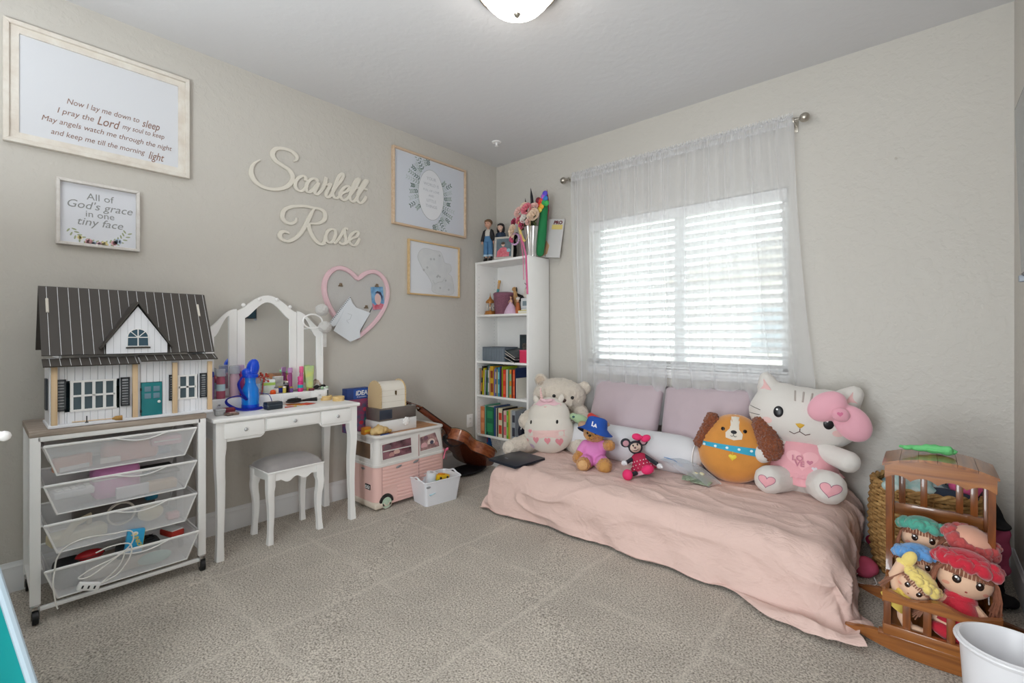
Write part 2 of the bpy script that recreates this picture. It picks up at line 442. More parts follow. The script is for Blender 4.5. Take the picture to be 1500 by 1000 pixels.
# neighbouring house and ground seen through the blinds
stucco = mat('stucco', 'd8d4cc', .9, bump=.2); rooft = mat('roof_tile', 'a49c94', .9, bump=.5, bscale=8)
hs = thing('neighbour_house', 'pale stucco house with a low gabled roof seen beyond the window', 'house', (2.4, 9.5, 0))
O('house_wall', B().box(-4.2, 4.8, 0, 6, -.4, 2.6), stucco, hs)
O('roof', B().prism([(-4.7, 2.55), (5.3, 2.55), (5.3, 2.68), (.3, 4.15), (-4.7, 2.68)], -.4, 6.2), rooft, hs)
for x in (-2.6, 2.2): O('window', B().box(x, x+1.2, -.04, 0, .7, 1.8, .01), glassy('dark_pane', '9aa2a8', .1), hs)
struct('ground', B().box(-30, 36, .2, 60, -.5, -.4), mat('yard_gravel', 'b5afa5', .95, bump=.4, bscale=4))
# horizontal blind in the recess: every slat, the headrail, the bottom rail, cords
bl = thing('window_blind', 'white horizontal slatted blind inside the window recess behind the sheers', 'blind', ((WX0+WX1)/2, .035, 0))
slatm = mat('blind_slat', 'e6e6e6', .45)
hw = (WX1-WX0)/2-.006
O('valance', B().box(-hw, hw, -.036, -.026, WZ1-.075, WZ1-.004, .003), slatm, bl)
O('headrail', B().box(-hw, hw, -.024, .03, WZ1-.045, WZ1-.004, .002), slatm, bl)
b = B(); N = 6; ti = rad(24)
pr = []
for k in range(N+1):
    u = -.031+.062*k/N; c = .003*(1-(u/.031)**2); pr.append((u*cos(ti)-0, -u*sin(ti)+c))
ring = pr + [(y, z-.0028) for y, z in reversed(pr)]
for x in (-hw, hw): b.bm.faces.new([b.bm.verts.new((x, y, z)) for y, z in ring])
b.grid([[(x, y, z) for y, z in ring] for x in (-hw, hw)], closed_v=True)
s0 = O('slat', b, slatm, bl, ang=50); zz = WZ1-.105; s0.location.z = zz
while zz-.0556 > WZ0+.03:
    zz -= .0556; child('slat', s0, bl, (0, 0, zz))
O('bottom_rail', B().box(-hw, hw, -.026, .026, WZ0+.006, WZ0+.02, .003), slatm, bl)
cordm = mat('blind_cord', 'd8d8d8', .6)
for x in (-.56, -.19, .19, .56):
    b = B(); b.cyl((x, -.028, WZ0+.01), (x, -.028, WZ1-.04), .0011, seg=6); b.cyl((x, .028, WZ0+.01), (x, .028, WZ1-.04), .0011, seg=6)
    O('ladder_cord', b, cordm, bl)
O('tilt_wand', B().cyl((-.60, -.042, 1.35), (-.60, -.038, WZ1-.07), .004, seg=8), mat('clear_rod', 'cfd4d6', .2), bl)
# curtain rod
rod = thing('curtain_rod', 'brushed nickel curtain rod with round finials above the window', 'curtain rod', (1.70, -.085, 2.418))
O('rod', B().cyl((-.82, 0, 0), (.80, 0, 0), .008), nickel, rod)
for s_ in (-1, 1):
    x = -.82 if s_ < 0 else .80
    b = B(); b.cyl((x, 0, 0), (x+s_*.02, 0, 0), .011, .006); b.ell((x+s_*.045, 0, 0), .027, sub=3)
    O('finial', b, nickel, rod)
    x -= s_*.012
    b = B(); b.box(x-.007, x+.007, -.006, .083, -.016, -.004, .002); b.box(x-.012, x+.012, .079, .085, -.045, .02, .002); b.box(x-.007, x+.007, -.012, -.006, -.016, .012, .002)
    O('bracket', b, nickel, rod)
# sheer curtains
def sheermat():
    m = bpy.data.materials.new('sheer_voile'); m.use_nodes = True; nt = m.node_tree; L = nt.links.new
    out = nt.nodes['Material Output']; nt.nodes.remove(nt.nodes['Principled BSDF'])
    t = nt.nodes.new('ShaderNodeBsdfTransparent'); dn = nt.nodes.new('ShaderNodeBsdfDiffuse'); tr = nt.nodes.new('ShaderNodeBsdfTranslucent')
    dn.inputs[0].default_value = tr.inputs[0].default_value = lin('f4f5f8')
    m1 = nt.nodes.new('ShaderNodeMixShader'); m1.inputs[0].default_value = .5; L(dn.outputs[0], m1.inputs[1]); L(tr.outputs[0], m1.inputs[2])
    # woven cloth lets less through where it is seen edge-on, as real voile does
    lw = nt.nodes.new('ShaderNodeLayerWeight'); lw.inputs[0].default_value = .35
    mr = nt.nodes.new('ShaderNodeMapRange'); mr.inputs[3].default_value = .40; mr.inputs[4].default_value = .85
    L(lw.outputs['Facing'], mr.inputs[0])
    m2 = nt.nodes.new('ShaderNodeMixShader'); L(mr.outputs[0], m2.inputs[0]); L(t.outputs[0], m2.inputs[1]); L(m1.outputs[0], m2.inputs[2]); L(m2.outputs[0], out.inputs[0])
    return m
sheer = sheermat()
def curtain(label, xa, xb, xa2, xb2, ztop, zbot, seed, folds):
    t = thing('sheer_curtain', label, 'curtain', (0, 0, 0))
    b = B(); n, mz = 220, 26; rows = []
    for j in range(mz+1):
        v = j/mz; row = []
        for i in range(n+1):
            u = i/n
            sp = v**1.6
            x = (xa+(xb-xa)*u)*(1-sp)+(xa2+(xb2-xa2)*u)*sp
            # a few deep pleats that fan out plus fine gathers at the rod
            uu = u+.07*noise.noise((u*4+seed, v*.8, 0))
            amp = .014+.014*v
            y = -.088+amp*sin(uu*2*pi*folds)+.007*sin(uu*2*pi*folds*2.7+seed)*(1-v*.5)+.02*v*noise.noise((u*3, v*2, seed))
            x += .012*cos(uu*2*pi*folds)*(.5+v)
            z = ztop+(zbot-ztop)*v
            if v > .75: z += (v-.75)*.25*(noise.noise((u*2.2, seed, 1)))
            y -= .03*max(0, v-.75)/.25
            if j == 0: z += .012*abs(sin(u*folds*9+seed))+.006
            if .97-.09 < 0: pass
            row.append((x, y, z))
        rows.append(row)
    b.grid(rows); c = O('sheer_panel', b, sheer, t, ang=180)
    # rod pocket and header: doubled cloth round the rod
    b = B(); rows = []
    for i in range(n+1):
        u = i/n; x = xa+(xb-xa)*u; g = .004*sin(u*folds*40)+.003*sin(u*folds*17+1)
        rows.append([(x, -.100+g, 2.385), (x, -.102+g, 2.418), (x, -.097+g, 2.434), (x, -.090, 2.440+abs(g)*2), (x, -.074-g, 2.432), (x, -.070-g, 2.418), (x, -.074-g, 2.39)])
    b.grid(rows); O('rod_pocket', b, sheer, t, ang=180)
    b = B(); b.grid([[(xa+(xb-xa)*i/n, -.093+.004*sin(i*.9), 2.425), (xa+(xb-xa)*i/n, -.088+.004*sin(i*.9+1), 2.462+.006*sin(i*1.3+seed))] for i in range(n+1)])
    O('header_ruffle', b, sheer, t, ang=180)
    return t
curtain('left sheer white curtain panel gathered on the rod', .92, 1.675, 1.00, 1.72, 2.40, .50, 1.7, 6)
curtain('right sheer white curtain panel flaring out at its lower corner', 1.665, 2.487, 1.76, 2.64, 2.40, .50, 5.2, 6)
# ceiling bowl lamp
lp = thing('ceiling_lamp', 'glowing alabaster bowl lamp flush on the ceiling', 'ceiling lamp', (1.69, -1.66, H))
bowlm = mat('lit_alabaster', 'fff8ef', .4, emit=LAMP)
O('mounting_pan', B().lathe([(0, 0), (.185, 0), (.190, -.012), (.188, -.036), (.180, -.036), (.178, -.022), (0, -.022)], seg=40), nickel, lp)  # pan widened and lipped to keep the bowl's light off the ceiling
O('bowl', B().lathe([(.160, -.022), (.162, -.04), (.150, -.072), (.12, -.104), (.08, -.124), (.04, -.133), (0, -.136)], seg=48), bowlm, lp, ang=80)
O('finial', B().lathe([(0, -.134), (.012, -.136), (.016, -.146), (.010, -.156), (0, -.160)], seg=16), nickel, lp)
sp = thing('ceiling_sprinkler', 'small white sprinkler head on the ceiling near the corner', 'sprinkler', (.41, -.435, H))
O('escutcheon', B().lathe([(0, 0), (.04, 0), (.036, -.006), (0, -.008)], seg=20), whitep, sp)
O('head', B().lathe([(0, -.006), (.010, -.008), (.008, -.03), (.016, -.032), (.016, -.035), (0, -.036)], seg=12), whitep, sp)
# outlet
ou = thing('wall_outlet', 'white double power outlet on the left wall beside the bookcase', 'outlet', (0, -.352, .378), LEFT)
O('cover_plate', B().box(-.036, .036, -.006, 0, -.058, .058, .003), whitep, ou)
for z in (-.02, .02):
    b = B(); b.box(-.016, .016, -.008, -.004, z-.013, z+.013, .003)
    so = O('socket', b, whitep, ou)
    O('slots', B().box(-.008, -.006, -.0086, -.006, z-.004, z+.006).box(.006, .008, -.0086, -.006, z-.004, z+.006), black, so)
# ================================================================== WALL PIECES (left wall)
def rframe(t, w_, h, fw, dep, m, rail_w=None):
    """four mitred rails round an opening, hung with its back on y=0 and its base on z=0"""
    for nm, q in (('top', [(0, h), (w_, h), (w_-fw, h-fw), (fw, h-fw)]), ('bot', [(0, 0), (fw, fw), (w_-fw, fw), (w_, 0)]),
                  ('l', [(0, 0), (0, h), (fw, h-fw), (fw, fw)]), ('r', [(w_, 0), (w_-fw, fw), (w_-fw, h-fw), (w_, h)])):
        b = B(); b.prism([(x-w_/2, z) for x, z in q], -dep, 0)
        bmesh.ops.bevel(b.bm, geom=list(b.bm.edges), offset=.002, segments=1, affect='EDGES')
        O('frame_rail', b, m, t, ang=25)
paper = mat('art_paper', 'd3d5da', .75)
t = thing('prayer_sign', 'large whitewashed frame with a bedtime prayer in brown script', 'wall sign', (0, -2.848, 2.01), LEFT)
wash = mat('whitewashed_frame', 'e0dcd4', .7, bump=.25, bscale=70, col2='d3cabf', vscale=18)
rframe(t, .70, .545, .02, .032, wash)
b = B()
for q in ([(.02, .525), (.68, .525), (.65, .495), (.05, .495)], [(.02, .02), (.05, .05), (.65, .05), (.68, .02)], [(.02, .02), (.02, .525), (.05, .495), (.05, .05)], [(.68, .02), (.65, .05), (.65, .495), (.68, .525)]):
    b.prism([(x-.35, z) for x, z in q], -.018, 0)
O('inner_moulding', b, wash, t, ang=25)
O('sign_board', B().box(-.302, .302, -.010, 0, .048, .497), paper, t)
ink = mat('brown_ink', '8d6f63', .8)
L_ = [("Now I lay me down to", -.145, .238, .048, .12, 'LEFT'), ("I pray the", -.168, .184, .048, .12, 'LEFT'), ("my soul to keep", .06, .190, .045, .12, 'LEFT'),
      ("May angels watch me through the night", -.225, .135, .043, .12, 'LEFT'), ("and keep me till the morning", -.197, .082, .045, .12, 'LEFT')]
O('lettering', text_bm([("Now I lay me down to", -.145, .240, .038, .25, 'LEFT', 0, 0, .275), ("sleep", .142, .226, .056, .35, 'LEFT', .0003, 0, .075),
    ("I pray the", -.178, .186, .038, .25, 'LEFT', 0, 0, .130), ("Lord", -.036, .178, .062, .35, 'LEFT', .0003, 0, .088), ("my soul to keep", .062, .188, .036, .25, 'LEFT', 0, 0, .175),
    ("May angels watch me through the night", -.230, .134, .036, .25, 'LEFT', 0, 0, .500), ("and keep me till the morning", -.198, .080, .036, .25, 'LEFT', 0, 0, .352),
    ("light", .168, .066, .058, .35, 'LEFT', .0003, 0, .068)], -.0105), ink, t)
t = thing('floral_sign', 'small white distressed box frame lettered over a pastel flower garland', 'wall sign', (0, -2.873, 1.578), LEFT)
rframe(t, .312, .312, .014, .034, mat('distressed_white', 'dddad6', .75, bump=.3, bscale=90, col2='cfc9c4', vscale=30))
O('sign_board', B().box(-.145, .145, -.008, 0, .012, .300), mat('print_paper', 'd9dbe2', .8), t)
g1 = mat('grey_ink', '8e9090', .8)
O('lettering', text_bm([("All of", .003, .232, .046, 0), ("God's grace", .003, .186, .052, .25), ("in one", .003, .148, .044, 0), ("tiny face", .003, .106, .052, .25)], -.0085), g1, t)
pal = ['d8a3a8', 'b9c7d9', 'd9b6c4', 'e0d29a', 'c58f9a']
b = {k: B() for k in range(5)}; gb = B()
for k in range(15):
    a = rad(200+140*k/14); x, z = .112*cos(a), .118+.098*sin(a)*1.0
    n_ = 7; r_ = .010+.005*((k*7) % 3)/2
    if k in (3, 5, 6, 7, 8, 10, 11):
        for q in range(6):
            b[k % 5].prism(circ(x+r_*.55*cos(q*pi/3), z+r_*.55*sin(q*pi/3), r_*.5, n=8), -.0088, -.0080)
    for s_ in (-1, 1):
        aa = a+s_*.9+pi/2
        gb.prism(circ(x+.014*cos(aa), z+.014*sin(aa), .010, .0035, 8, aa), -.0086, -.0080)
O('printed_leaves', gb, mat('leaf_print', '9fa887', .8), t)
for k in range(5):
    if len(b[k].bm.verts): O('printed_flower', b[k], mat('petal_print%d' % k, pal[k], .8), t)
    else: b[k].bm.free()
# the two wooden names
def ribbon_word(name, label, strokes, loc, w_of):
    t = thing(name, label, 'wooden letters', loc, LEFT)
    b = B()
    for key, pts in strokes.items():
        P = catmull([(y-loc[1], 0, z-loc[2]) for y, z in pts], 6)
        n = len(P); rows = []; base, ends = w_of(key)
        for i, p in enumerate(P):
            a, c = P[max(0, i-1)], P[min(n-1, i+1)]; tt = (c-a).normalized(); nn = Vector((-tt.z, 0, tt.x))
            u = i/(n-1); wd = base*(.72+.42*abs(tt.z))
            if ends: wd *= min(1, .35+min(u, 1-u)*5)
            o1, o2 = p+nn*wd, p-nn*wd
            rows.append([o1+Vector((0, -.004, 0)), o1*1+Vector((0, -.0125, 0))-nn*.0015, p+Vector((0, -.0135, 0)), o2+Vector((0, -.0125, 0))+nn*.0015, o2+Vector((0, -.004, 0)), p+Vector((0, -.004, 0))])
        b.grid(rows, closed_v=True)
        for r_ in (rows[0], rows[-1]): b.bm.faces.new([b.bm.verts.new(q) for q in r_])
    O('lettering', b, mat('cream_letters', 'dcd7cc', .55), t, ang=45)
    return t
SCA = {'S': [(-2.125, 2.223), (-2.158, 2.193), (-2.175, 2.151), (-2.171, 2.11), (-2.146, 2.079), (-2.103, 2.06), (-2.05, 2.06), (-2.0, 2.076), (-1.958, 2.103), (-1.932, 2.14), (-1.928, 2.172), (-1.949, 2.206), (-1.992, 2.225), (-2.03, 2.241), (-2.05, 2.265), (-2.052, 2.29), (-2.034, 2.317), (-2.0, 2.331), (-1.958, 2.335), (-1.923, 2.327), (-1.901, 2.307), (-1.904, 2.284), (-1.923, 2.27)],
 'c': [(-1.843, 2.162), (-1.843, 2.184), (-1.861, 2.191), (-1.888, 2.173), (-1.91, 2.137), (-1.906, 2.102), (-1.879, 2.088), (-1.852, 2.106), (-1.832, 2.138)],
 'a': [(-1.758, 2.178), (-1.773, 2.193), (-1.803, 2.185), (-1.829, 2.157), (-1.841, 2.122), (-1.836, 2.098), (-1.818, 2.095), (-1.795, 2.118), (-1.754, 2.172)],
 'a2': [(-1.754, 2.175), (-1.769, 2.135), (-1.782, 2.106), (-1.769, 2.091), (-1.747, 2.111), (-1.72, 2.154), (-1.7, 2.222)],
 'r': [(-1.704, 2.199), (-1.704, 2.176), (-1.685, 2.177), (-1.669, 2.185), (-1.681, 2.156), (-1.7, 2.118), (-1.7, 2.092), (-1.685, 2.091), (-1.665, 2.111)],
 'l': [(-1.665, 2.111), (-1.637, 2.166), (-1.597, 2.221), (-1.576, 2.264), (-1.582, 2.278), (-1.605, 2.257), (-1.633, 2.197), (-1.653, 2.14), (-1.653, 2.11), (-1.633, 2.095), (-1.609, 2.108)],
 'e': [(-1.609, 2.112), (-1.585, 2.14), (-1.547, 2.164), (-1.531, 2.191), (-1.543, 2.2), (-1.572, 2.181), (-1.597, 2.145), (-1.597, 2.111), (-1.572, 2.095), (-1.543, 2.115)],
 't1': [(-1.543, 2.115), (-1.488, 2.193), (-1.454, 2.264), (-1.458, 2.275), (-1.48, 2.254), (-1.509, 2.192), (-1.526, 2.138), (-1.522, 2.108), (-1.501, 2.099), (-1.48, 2.117)],
 't2': [(-1.48, 2.117), (-1.44, 2.188), (-1.392, 2.259), (-1.387, 2.276), (-1.405, 2.272), (-1.436, 2.225), (-1.462, 2.164), (-1.467, 2.116), (-1.445, 2.101), (-1.418, 2.122), (-1.396, 2.159)],
 'x': [(-1.543, 2.196), (-1.509, 2.196), (-1.462, 2.207), (-1.423, 2.212), (-1.387, 2.209)]}
ROS = {'R1': [(-1.904, 1.909), (-1.911, 1.883), (-1.939, 1.865), (-1.97, 1.869), (-1.99, 1.889), (-1.992, 1.917), (-1.977, 1.947), (-1.942, 1.972), (-1.897, 1.986), (-1.843, 1.996), (-1.788, 1.996), (-1.747, 1.997), (-1.716, 1.985), (-1.708, 1.956), (-1.72, 1.925), (-1.758, 1.899), (-1.807, 1.889), (-1.825, 1.884)],
 'R2': [(-1.777, 2.002), (-1.799, 1.968), (-1.825, 1.913), (-1.85, 1.858), (-1.879, 1.81), (-1.915, 1.772), (-1.956, 1.75), (-1.99, 1.754), (-2.007, 1.772), (-2.004, 1.793), (-1.984, 1.807), (-1.96, 1.806), (-1.949, 1.797)],
 'R3': [(-1.825, 1.884), (-1.814, 1.839), (-1.792, 1.799), (-1.762, 1.77), (-1.735, 1.763), (-1.708, 1.778)],
 'o': [(-1.741, 1.764), (-1.718, 1.777), (-1.706, 1.819), (-1.692, 1.855), (-1.665, 1.876), (-1.641, 1.875), (-1.632, 1.854), (-1.641, 1.818), (-1.662, 1.787), (-1.683, 1.781), (-1.7, 1.795), (-1.705, 1.82)],
 'os': [(-1.65, 1.786), (-1.638, 1.786), (-1.62, 1.804), (-1.59, 1.849), (-1.568, 1.893), (-1.553, 1.898), (-1.543, 1.894)],
 's': [(-1.568, 1.89), (-1.565, 1.859), (-1.556, 1.826), (-1.562, 1.796), (-1.584, 1.784), (-1.611, 1.794)],
 'e': [(-1.559, 1.79), (-1.527, 1.821), (-1.502, 1.84), (-1.473, 1.856), (-1.46, 1.881), (-1.473, 1.891), (-1.502, 1.875), (-1.527, 1.841), (-1.531, 1.809), (-1.512, 1.791), (-1.489, 1.789), (-1.467, 1.81), (-1.45, 1.845)]}
ribbon_word('name_sign', 'cream cut-out script letters reading Scarlett on the left wall', SCA, (0, -1.78, 2.19), lambda k: (.0135, True) if k == 'S' else (.0108, False))
ribbon_word('name_sign', 'cream cut-out script letters reading Rose below the longer name', ROS, (0, -1.73, 1.88), lambda k: (.0125, k != 'R3') if k[0] == 'R' else (.0102, False))
# heart pinboard
t = thing('heart_board', 'heart-shaped grey pinboard in a pink frame on the left wall', 'pinboard', (0, -1.468, 1.40), LEFT)
H0 = [(0, .165), (-.05, .205), (-.11, .228), (-.17, .222), (-.225, .18), (-.258, .115), (-.262, .04), (-.238, -.04), (-.19, -.12), (-.12, -.195), (-.05, -.25), (0, -.285)]
HL = catmull([(x, 0, z) for x, z in H0], 5)
full = [(p.x, p.z) for p in HL] + [(-p.x, p.z) for p in reversed(HL[1:-1])]
def offs(poly, d):
    n = len(poly); out = []
    for i in range(n):
        a, c = poly[i-1], poly[(i+1) % n]; tx, tz = c[0]-a[0], c[1]-a[1]; l = math.hypot(tx, tz)
        out.append((poly[i][0]+tz/l*d, poly[i][1]-tx/l*d))
    return out
b = B(); N = len(full)
sgn = 1 if sum(full[i][0]*full[(i+1) % N][1]-full[(i+1) % N][0]*full[i][1] for i in range(N)) > 0 else -1
rows = []
for d_, y in ((0, 0), (0, -.022), (-.004, -.027), (-.024, -.027), (-.029, -.022), (-.030, -.006)):
    rows.append([(x, y, z) for x, z in offs(full, d_*sgn)])
b.grid(rows, closed_v=True); O('frame', b, mat('pink_frame', 'e2c0c8', .45), t, ang=40)
O('board', B().prism(offs(full, -.028*sgn), -.012, -.002), mat('grey_felt', 'bdbbb9', .9, bump=.2, bscale=200), t, ang=25)
clipm = mat('bronze_clip', '8c7a66', .35, .9)
def clip(label, x, z, g=None):
    c = thing('bulldog_clip', label, 'clip', (.014, -1.468+x, 1.40+z), LEFT)
    O('jaw', B().box(-.016, .016, -.008, 0, -.004, .004, .0015), clipm, c)
    O('wings', B().ell((-.006, -.006, .012), (.006, .002, .009), (0, 20, 0), 2).ell((.006, -.006, .012), (.006, .002, .009), (0, -20, 0), 2), clipm, c)
clip('small bronze clip alone on the upper left of the heart board', -.133, .09)
clip('small bronze clip between the notepaper and the photo card', .066, -.055)
clip('small bronze clip holding the photo card', .155, .108)
ph = thing('photo_card', 'small blue and pink photo card clipped to the heart board', 'photo', (.016, -1.305, 1.42), LEFT, rot=(0, rad(-6), LEFT))
O('card', B().box(-.052, .052, -.001, 0, -.085, .085), mat('card_blue', '86b4d6', .5, col2='4f7fae', vscale=25), ph)
b = B(); b.prism(circ(.0, -.005, .026, .042), -.0016, -.001); O('printed_face', b, mat('card_face', 'd8b8b4', .6), ph)
b = B(); b.prism([(-.05, -.083), (.05, -.083), (.045, -.045), (.01, -.035), (-.03, -.05), (-.05, -.03)], -.0015, -.001); O('printed_dress', b, mat('card_pink', 'cf8c9c', .6, col2='b8344a', vscale=30), ph)
O('printed_hair', B().prism([(-.02, .04), (0, .055), (.03, .045), (.042, .01), (.036, -.02), (.028, .02), (.01, .036)], -.0018, -.001), mat('card_hair', '3d3a50', .6), ph)
def sheet(label, pts, yoff, hol=False):
    c = thing('note_paper', label, 'paper', (0, 0, 0), 0)
    b = B(); b.prism([(y, z) for y, z in pts], -yoff-.0012, -yoff, )
    o = O('sheet', b, mat('note_white', 'dbe0e6', .7), c); o.rotation_euler = (0, 0, LEFT)
    return c
c = sheet('torn spiral-notebook sheet pinned on the lower left of the heart board', [(-1.539, 1.42), (-1.69, 1.233), (-1.664, 1.205), (-1.60, 1.23), (-1.50, 1.33)], .032)
b = B()
for k in range(18):
    u = k/17; b.box(-1.539-.151*u-.004, -1.539-.151*u+.004, -.0345, -.033, 1.42-.187*u-.010, 1.42-.187*u-.006)
q = O('punched_holes', b, dark, c); q.rotation_euler = (0, 0, LEFT)
c = sheet('folded white drawing sheet hanging over the foot of the heart board', [(-1.539, 1.405), (-1.664, 1.178), (-1.539, 1.101), (-1.462, 1.129), (-1.462, 1.20), (-1.52, 1.36)], .036)
b = B(); b.tube([(-1.56, -.0385, 1.30), (-1.53, -.0385, 1.29), (-1.54, -.0385, 1.26), (-1.57, -.0385, 1.25), (-1.55, -.0385, 1.23)], .0008, 5)
q = O('pencil_lines', b, mat('pencil', 'a9aeb5', .8), c); q.rotation_euler = (0, 0, LEFT)
sheet('blank white paper fanned out on the right of the drawing sheet', [(-1.52, 1.375), (-1.49, 1.344), (-1.376, 1.31), (-1.455, 1.186), (-1.47, 1.15), (-1.53, 1.25)], .030)
# botanical oval print and map print
oak = wood('light_oak', 'c5a98c', 'd6bfa6', .55, 'X', 4)
t = thing('botanical_print', 'large pale print with leaf sprays round a lettered oval in an oak frame', 'picture', (0, -.797, 2.0), LEFT)
rframe(t, .76, .60, .016, .03, oak)
O('print', B().box(-.366, .366, -.012, 0, .014, .586), mat('print_blue_white', 'cdd2dc', .5, coat=.4), t)
ov = [(x, z+.30) for x, z in circ(0, 0, .132, .205, 48)]
O('oval_field', B().prism(ov, -.0128, -.011), mat('oval_white', 'dfe1e6', .6), t)
b = B(); b.tube([(x, -.013, z) for x, z in ov], .0012, 5, closed=True); O('oval_outline', b, mat('oval_line', '8f9694', .6), t)
sh = ['5f736c', '93a29d', 'b8c2c4']; lb = [B(), B(), B()]
for s_ in (-1, 1):
    for st in range(13):
        a = rad(-60+st*10)+ (0 if s_ > 0 else pi) ; a += rad(-18)*1
        ln = .10+.07*((st*5) % 4)/3
        x, z = s_*0+.12*cos(a)*1.0, .30+.19*sin(a)
        x = .125*cos(a); z = .30+.195*sin(a)+(.06 if s_ < 0 else -.06)*.8
        dx, dz = cos(a)*.8, sin(a)*.9
        for k in range(6):
            px, pz = x+dx*ln*k/6, z+dz*ln*k/6
            for q in (-1, 1):
                aa = a+q*.8; cx_, cz_ = px+.012*cos(aa), pz+.012*sin(aa)
                if (cx_/.134)**2+((cz_-.30)/.207)**2 > 1 and abs(cx_) < .355 and .02 < cz_ < .58:
                    lb[(st+k//3) % 3].prism(circ(cx_, cz_, .0125, .0045, 8, aa), -.0128, -.0118)
for k in range(3): O('printed_leaves', lb[k], mat('spray%d' % k, sh[k], .7), t)
O('lettering', text_bm([("YOUR", 0, .42, .036), ("WORLD IS", 0, .372, .034), ("FULL OF LOVE", 0, .325, .026), ("AND", 0, .285, .026), ("LITTLE", 0, .24, .034), ("THINGS", 0, .195, .034)], -.0135), mat('pale_grey_ink', 'b9bdc4', .8), t)
t = thing('pale_print', 'small pale floral silhouette print in a thin oak frame below the botanical print', 'picture', (0, -.76, 1.47), LEFT)
rframe(t, .54, .438, .012, .026, wood('golden_oak', 'c9a878', 'd8bb8e', .5, 'X', 4))
O('print', B().box(-.26, .26, -.010, 0, .01, .428), mat('print_white', 'd5d8de', .5, coat=.3), t)
pp = [(-.15, .36), (-.10, .385), (-.02, .38), (.06, .375), (.09, .33), (.11, .29), (.17, .28), (.18, .23), (.15, .20), (.19, .17), (.20, .03), (-.01, .03), (-.03, .10), (-.07, .16), (-.12, .21), (-.16, .27), (-.175, .31)]
P_ = [(p.x, p.z) for p in catmull([(x, 0, z) for x, z in pp], 4, True)]
O('printed_silhouette', B().prism(P_, -.0108, -.009), mat('silhouette', 'c6c9cd', .6, col2='d0d2d4', vscale=14), t)
b = B(); b.tube([(x, -.011, z) for x, z in P_], .0009, 5, closed=True); b.tube([(-.02, -.011, .13), (.0, -.011, .10), (.04, -.011, .12), (.08, -.011, .125), (.11, -.011, .16)], .0011, 5)
O('printed_lines', b, mat('grey_line', 'a5a8a8', .7), t)
b = B()
for k in range(16):
    x, z = random.uniform(-.13, .16), random.uniform(.05, .36)
    if any(1 for _ in [0]) and (x < .02 and z < .2): continue
    for q in range(4): b.prism(circ(x+.006*cos(q*1.57), z+.006*sin(q*1.57), .005, n=6), -.0114, -.0104)
O('printed_blossoms', b, mat('blossom_grey', 'aeb1b4', .7), t)
# television on the right wall
t = thing('wall_television', 'thin dark-edged television tilted out from the right wall', 'television', (W, -1.467, 1.345), 0)
tl = rad(-1.6)
b = B(); M_ = Matrix.Translation((-.065, 0, .0)) @ Matrix.Rotation(tl, 4, 'Y')
O('screen_panel', B().box(-.012, .012, -.50, .50, 0, .565, .003, M=M_), mat('tv_black', '1b1d20', .35), t)
O('screen', B().box(-.0135, -.012, -.49, .49, .01, .555, M=M_), mat('tv_glass', '0d2e3c', .07, spec=.8), t)
O('wall_bracket', B().box(-.06, 0, -.12, .12, .18, .42, .004), dark, t)
O('corner_foot', B().box(-.02, .012, .475, .50, -.018, .004, .003, M=M_), mat('grey_foot', '8d949e', .4), t)
# ================================================================== STORAGE CART (left)
t = thing('storage_cart', 'white rolling cart with four wire mesh drawers and a grey wood top under the dollhouse', 'cart', (.22, -2.833, 0), LEFT)
frame = mat('powder_white', 'f0f0f0', .4)
O('tabletop', B().box(-.305, .305, -.205, .20, .742, .765, .003), wood('driftwood', '8d7f74', 'b3a69a', .6, 'X', 4), t)
b = B()
for x in (-.287, .287):
    b.box(x-.016, x+.016, -.203, -.183, .075, .742, .002); b.box(x-.016, x+.016, .175, .195, .075, .742, .002)
    b.box(x-.012, x+.012, -.19, .18, .10, .118, .002); b.box(x-.012, x+.012, -.19, .18, .722, .742, .002)
b.box(-.28, .28, -.203, -.185, .722, .742, .002); b.box(-.28, .28, -.200, -.184, .046, .062, .002); b.box(-.28, .28, .18, .195, .722, .742, .002)
b.box(-.28, .28, .18, .192, .10, .118, .002)
O('frame', b, frame, t)
meshm = mixmesh('wire_mesh', 'f4f6fb', .86, 1600)
def drawer(zr, pull, h=.128):
    b = B(); x, xi = .262, .222; y0, y1 = -.19-pull, .17-pull; z0, z1 = zr-h, zr
    T = [(-x, y0, z1), (x, y0, z1), (x, y1, z1), (-x, y1, z1)]; Bt = [(-xi, y0+.03, z0), (xi, y0+.03, z0), (xi, y1-.02, z0), (-xi, y1-.02, z0)]
    for i in range(4): b.quad(T[i], T[(i+1) % 4], Bt[(i+1) % 4], Bt[i])
    b.quad(*Bt)
    d = O('drawer', b, meshm, t, ang=20)
    b = B(); b.tube([(-x, y0, z1), (x, y0, z1), (x, y1, z1), (-x, y1, z1)], .0056, 8, closed=True)
    b.tube([(-xi, y0+.03, z0), (xi, y0+.03, z0), (xi, y1-.02, z0), (-xi, y1-.02, z0)], .003, 6, closed=True)
    for i in range(4): b.tube([T[i], Bt[i]], .0036, 6)
    O('drawer_rim', b, frame, d)
    b = B(); b.tube([(-.045+.19*k/12, y0-.003, z1-.022*sin(pi*k/12)) for k in range(13)], .003, 8); O('pull', b, frame, d)
    b = B()
    for s_ in (-1, 1): b.box(s_*x-.004 if s_ > 0 else -.272, s_*x+.010 if s_ > 0 else -.258, -.185, .175, zr-.006, zr-.001)
    O('runner', b, frame, t)
for zr, pull in ((.70, .012), (.54, .014), (.382, .016), (.208, .045)): drawer(zr, pull)
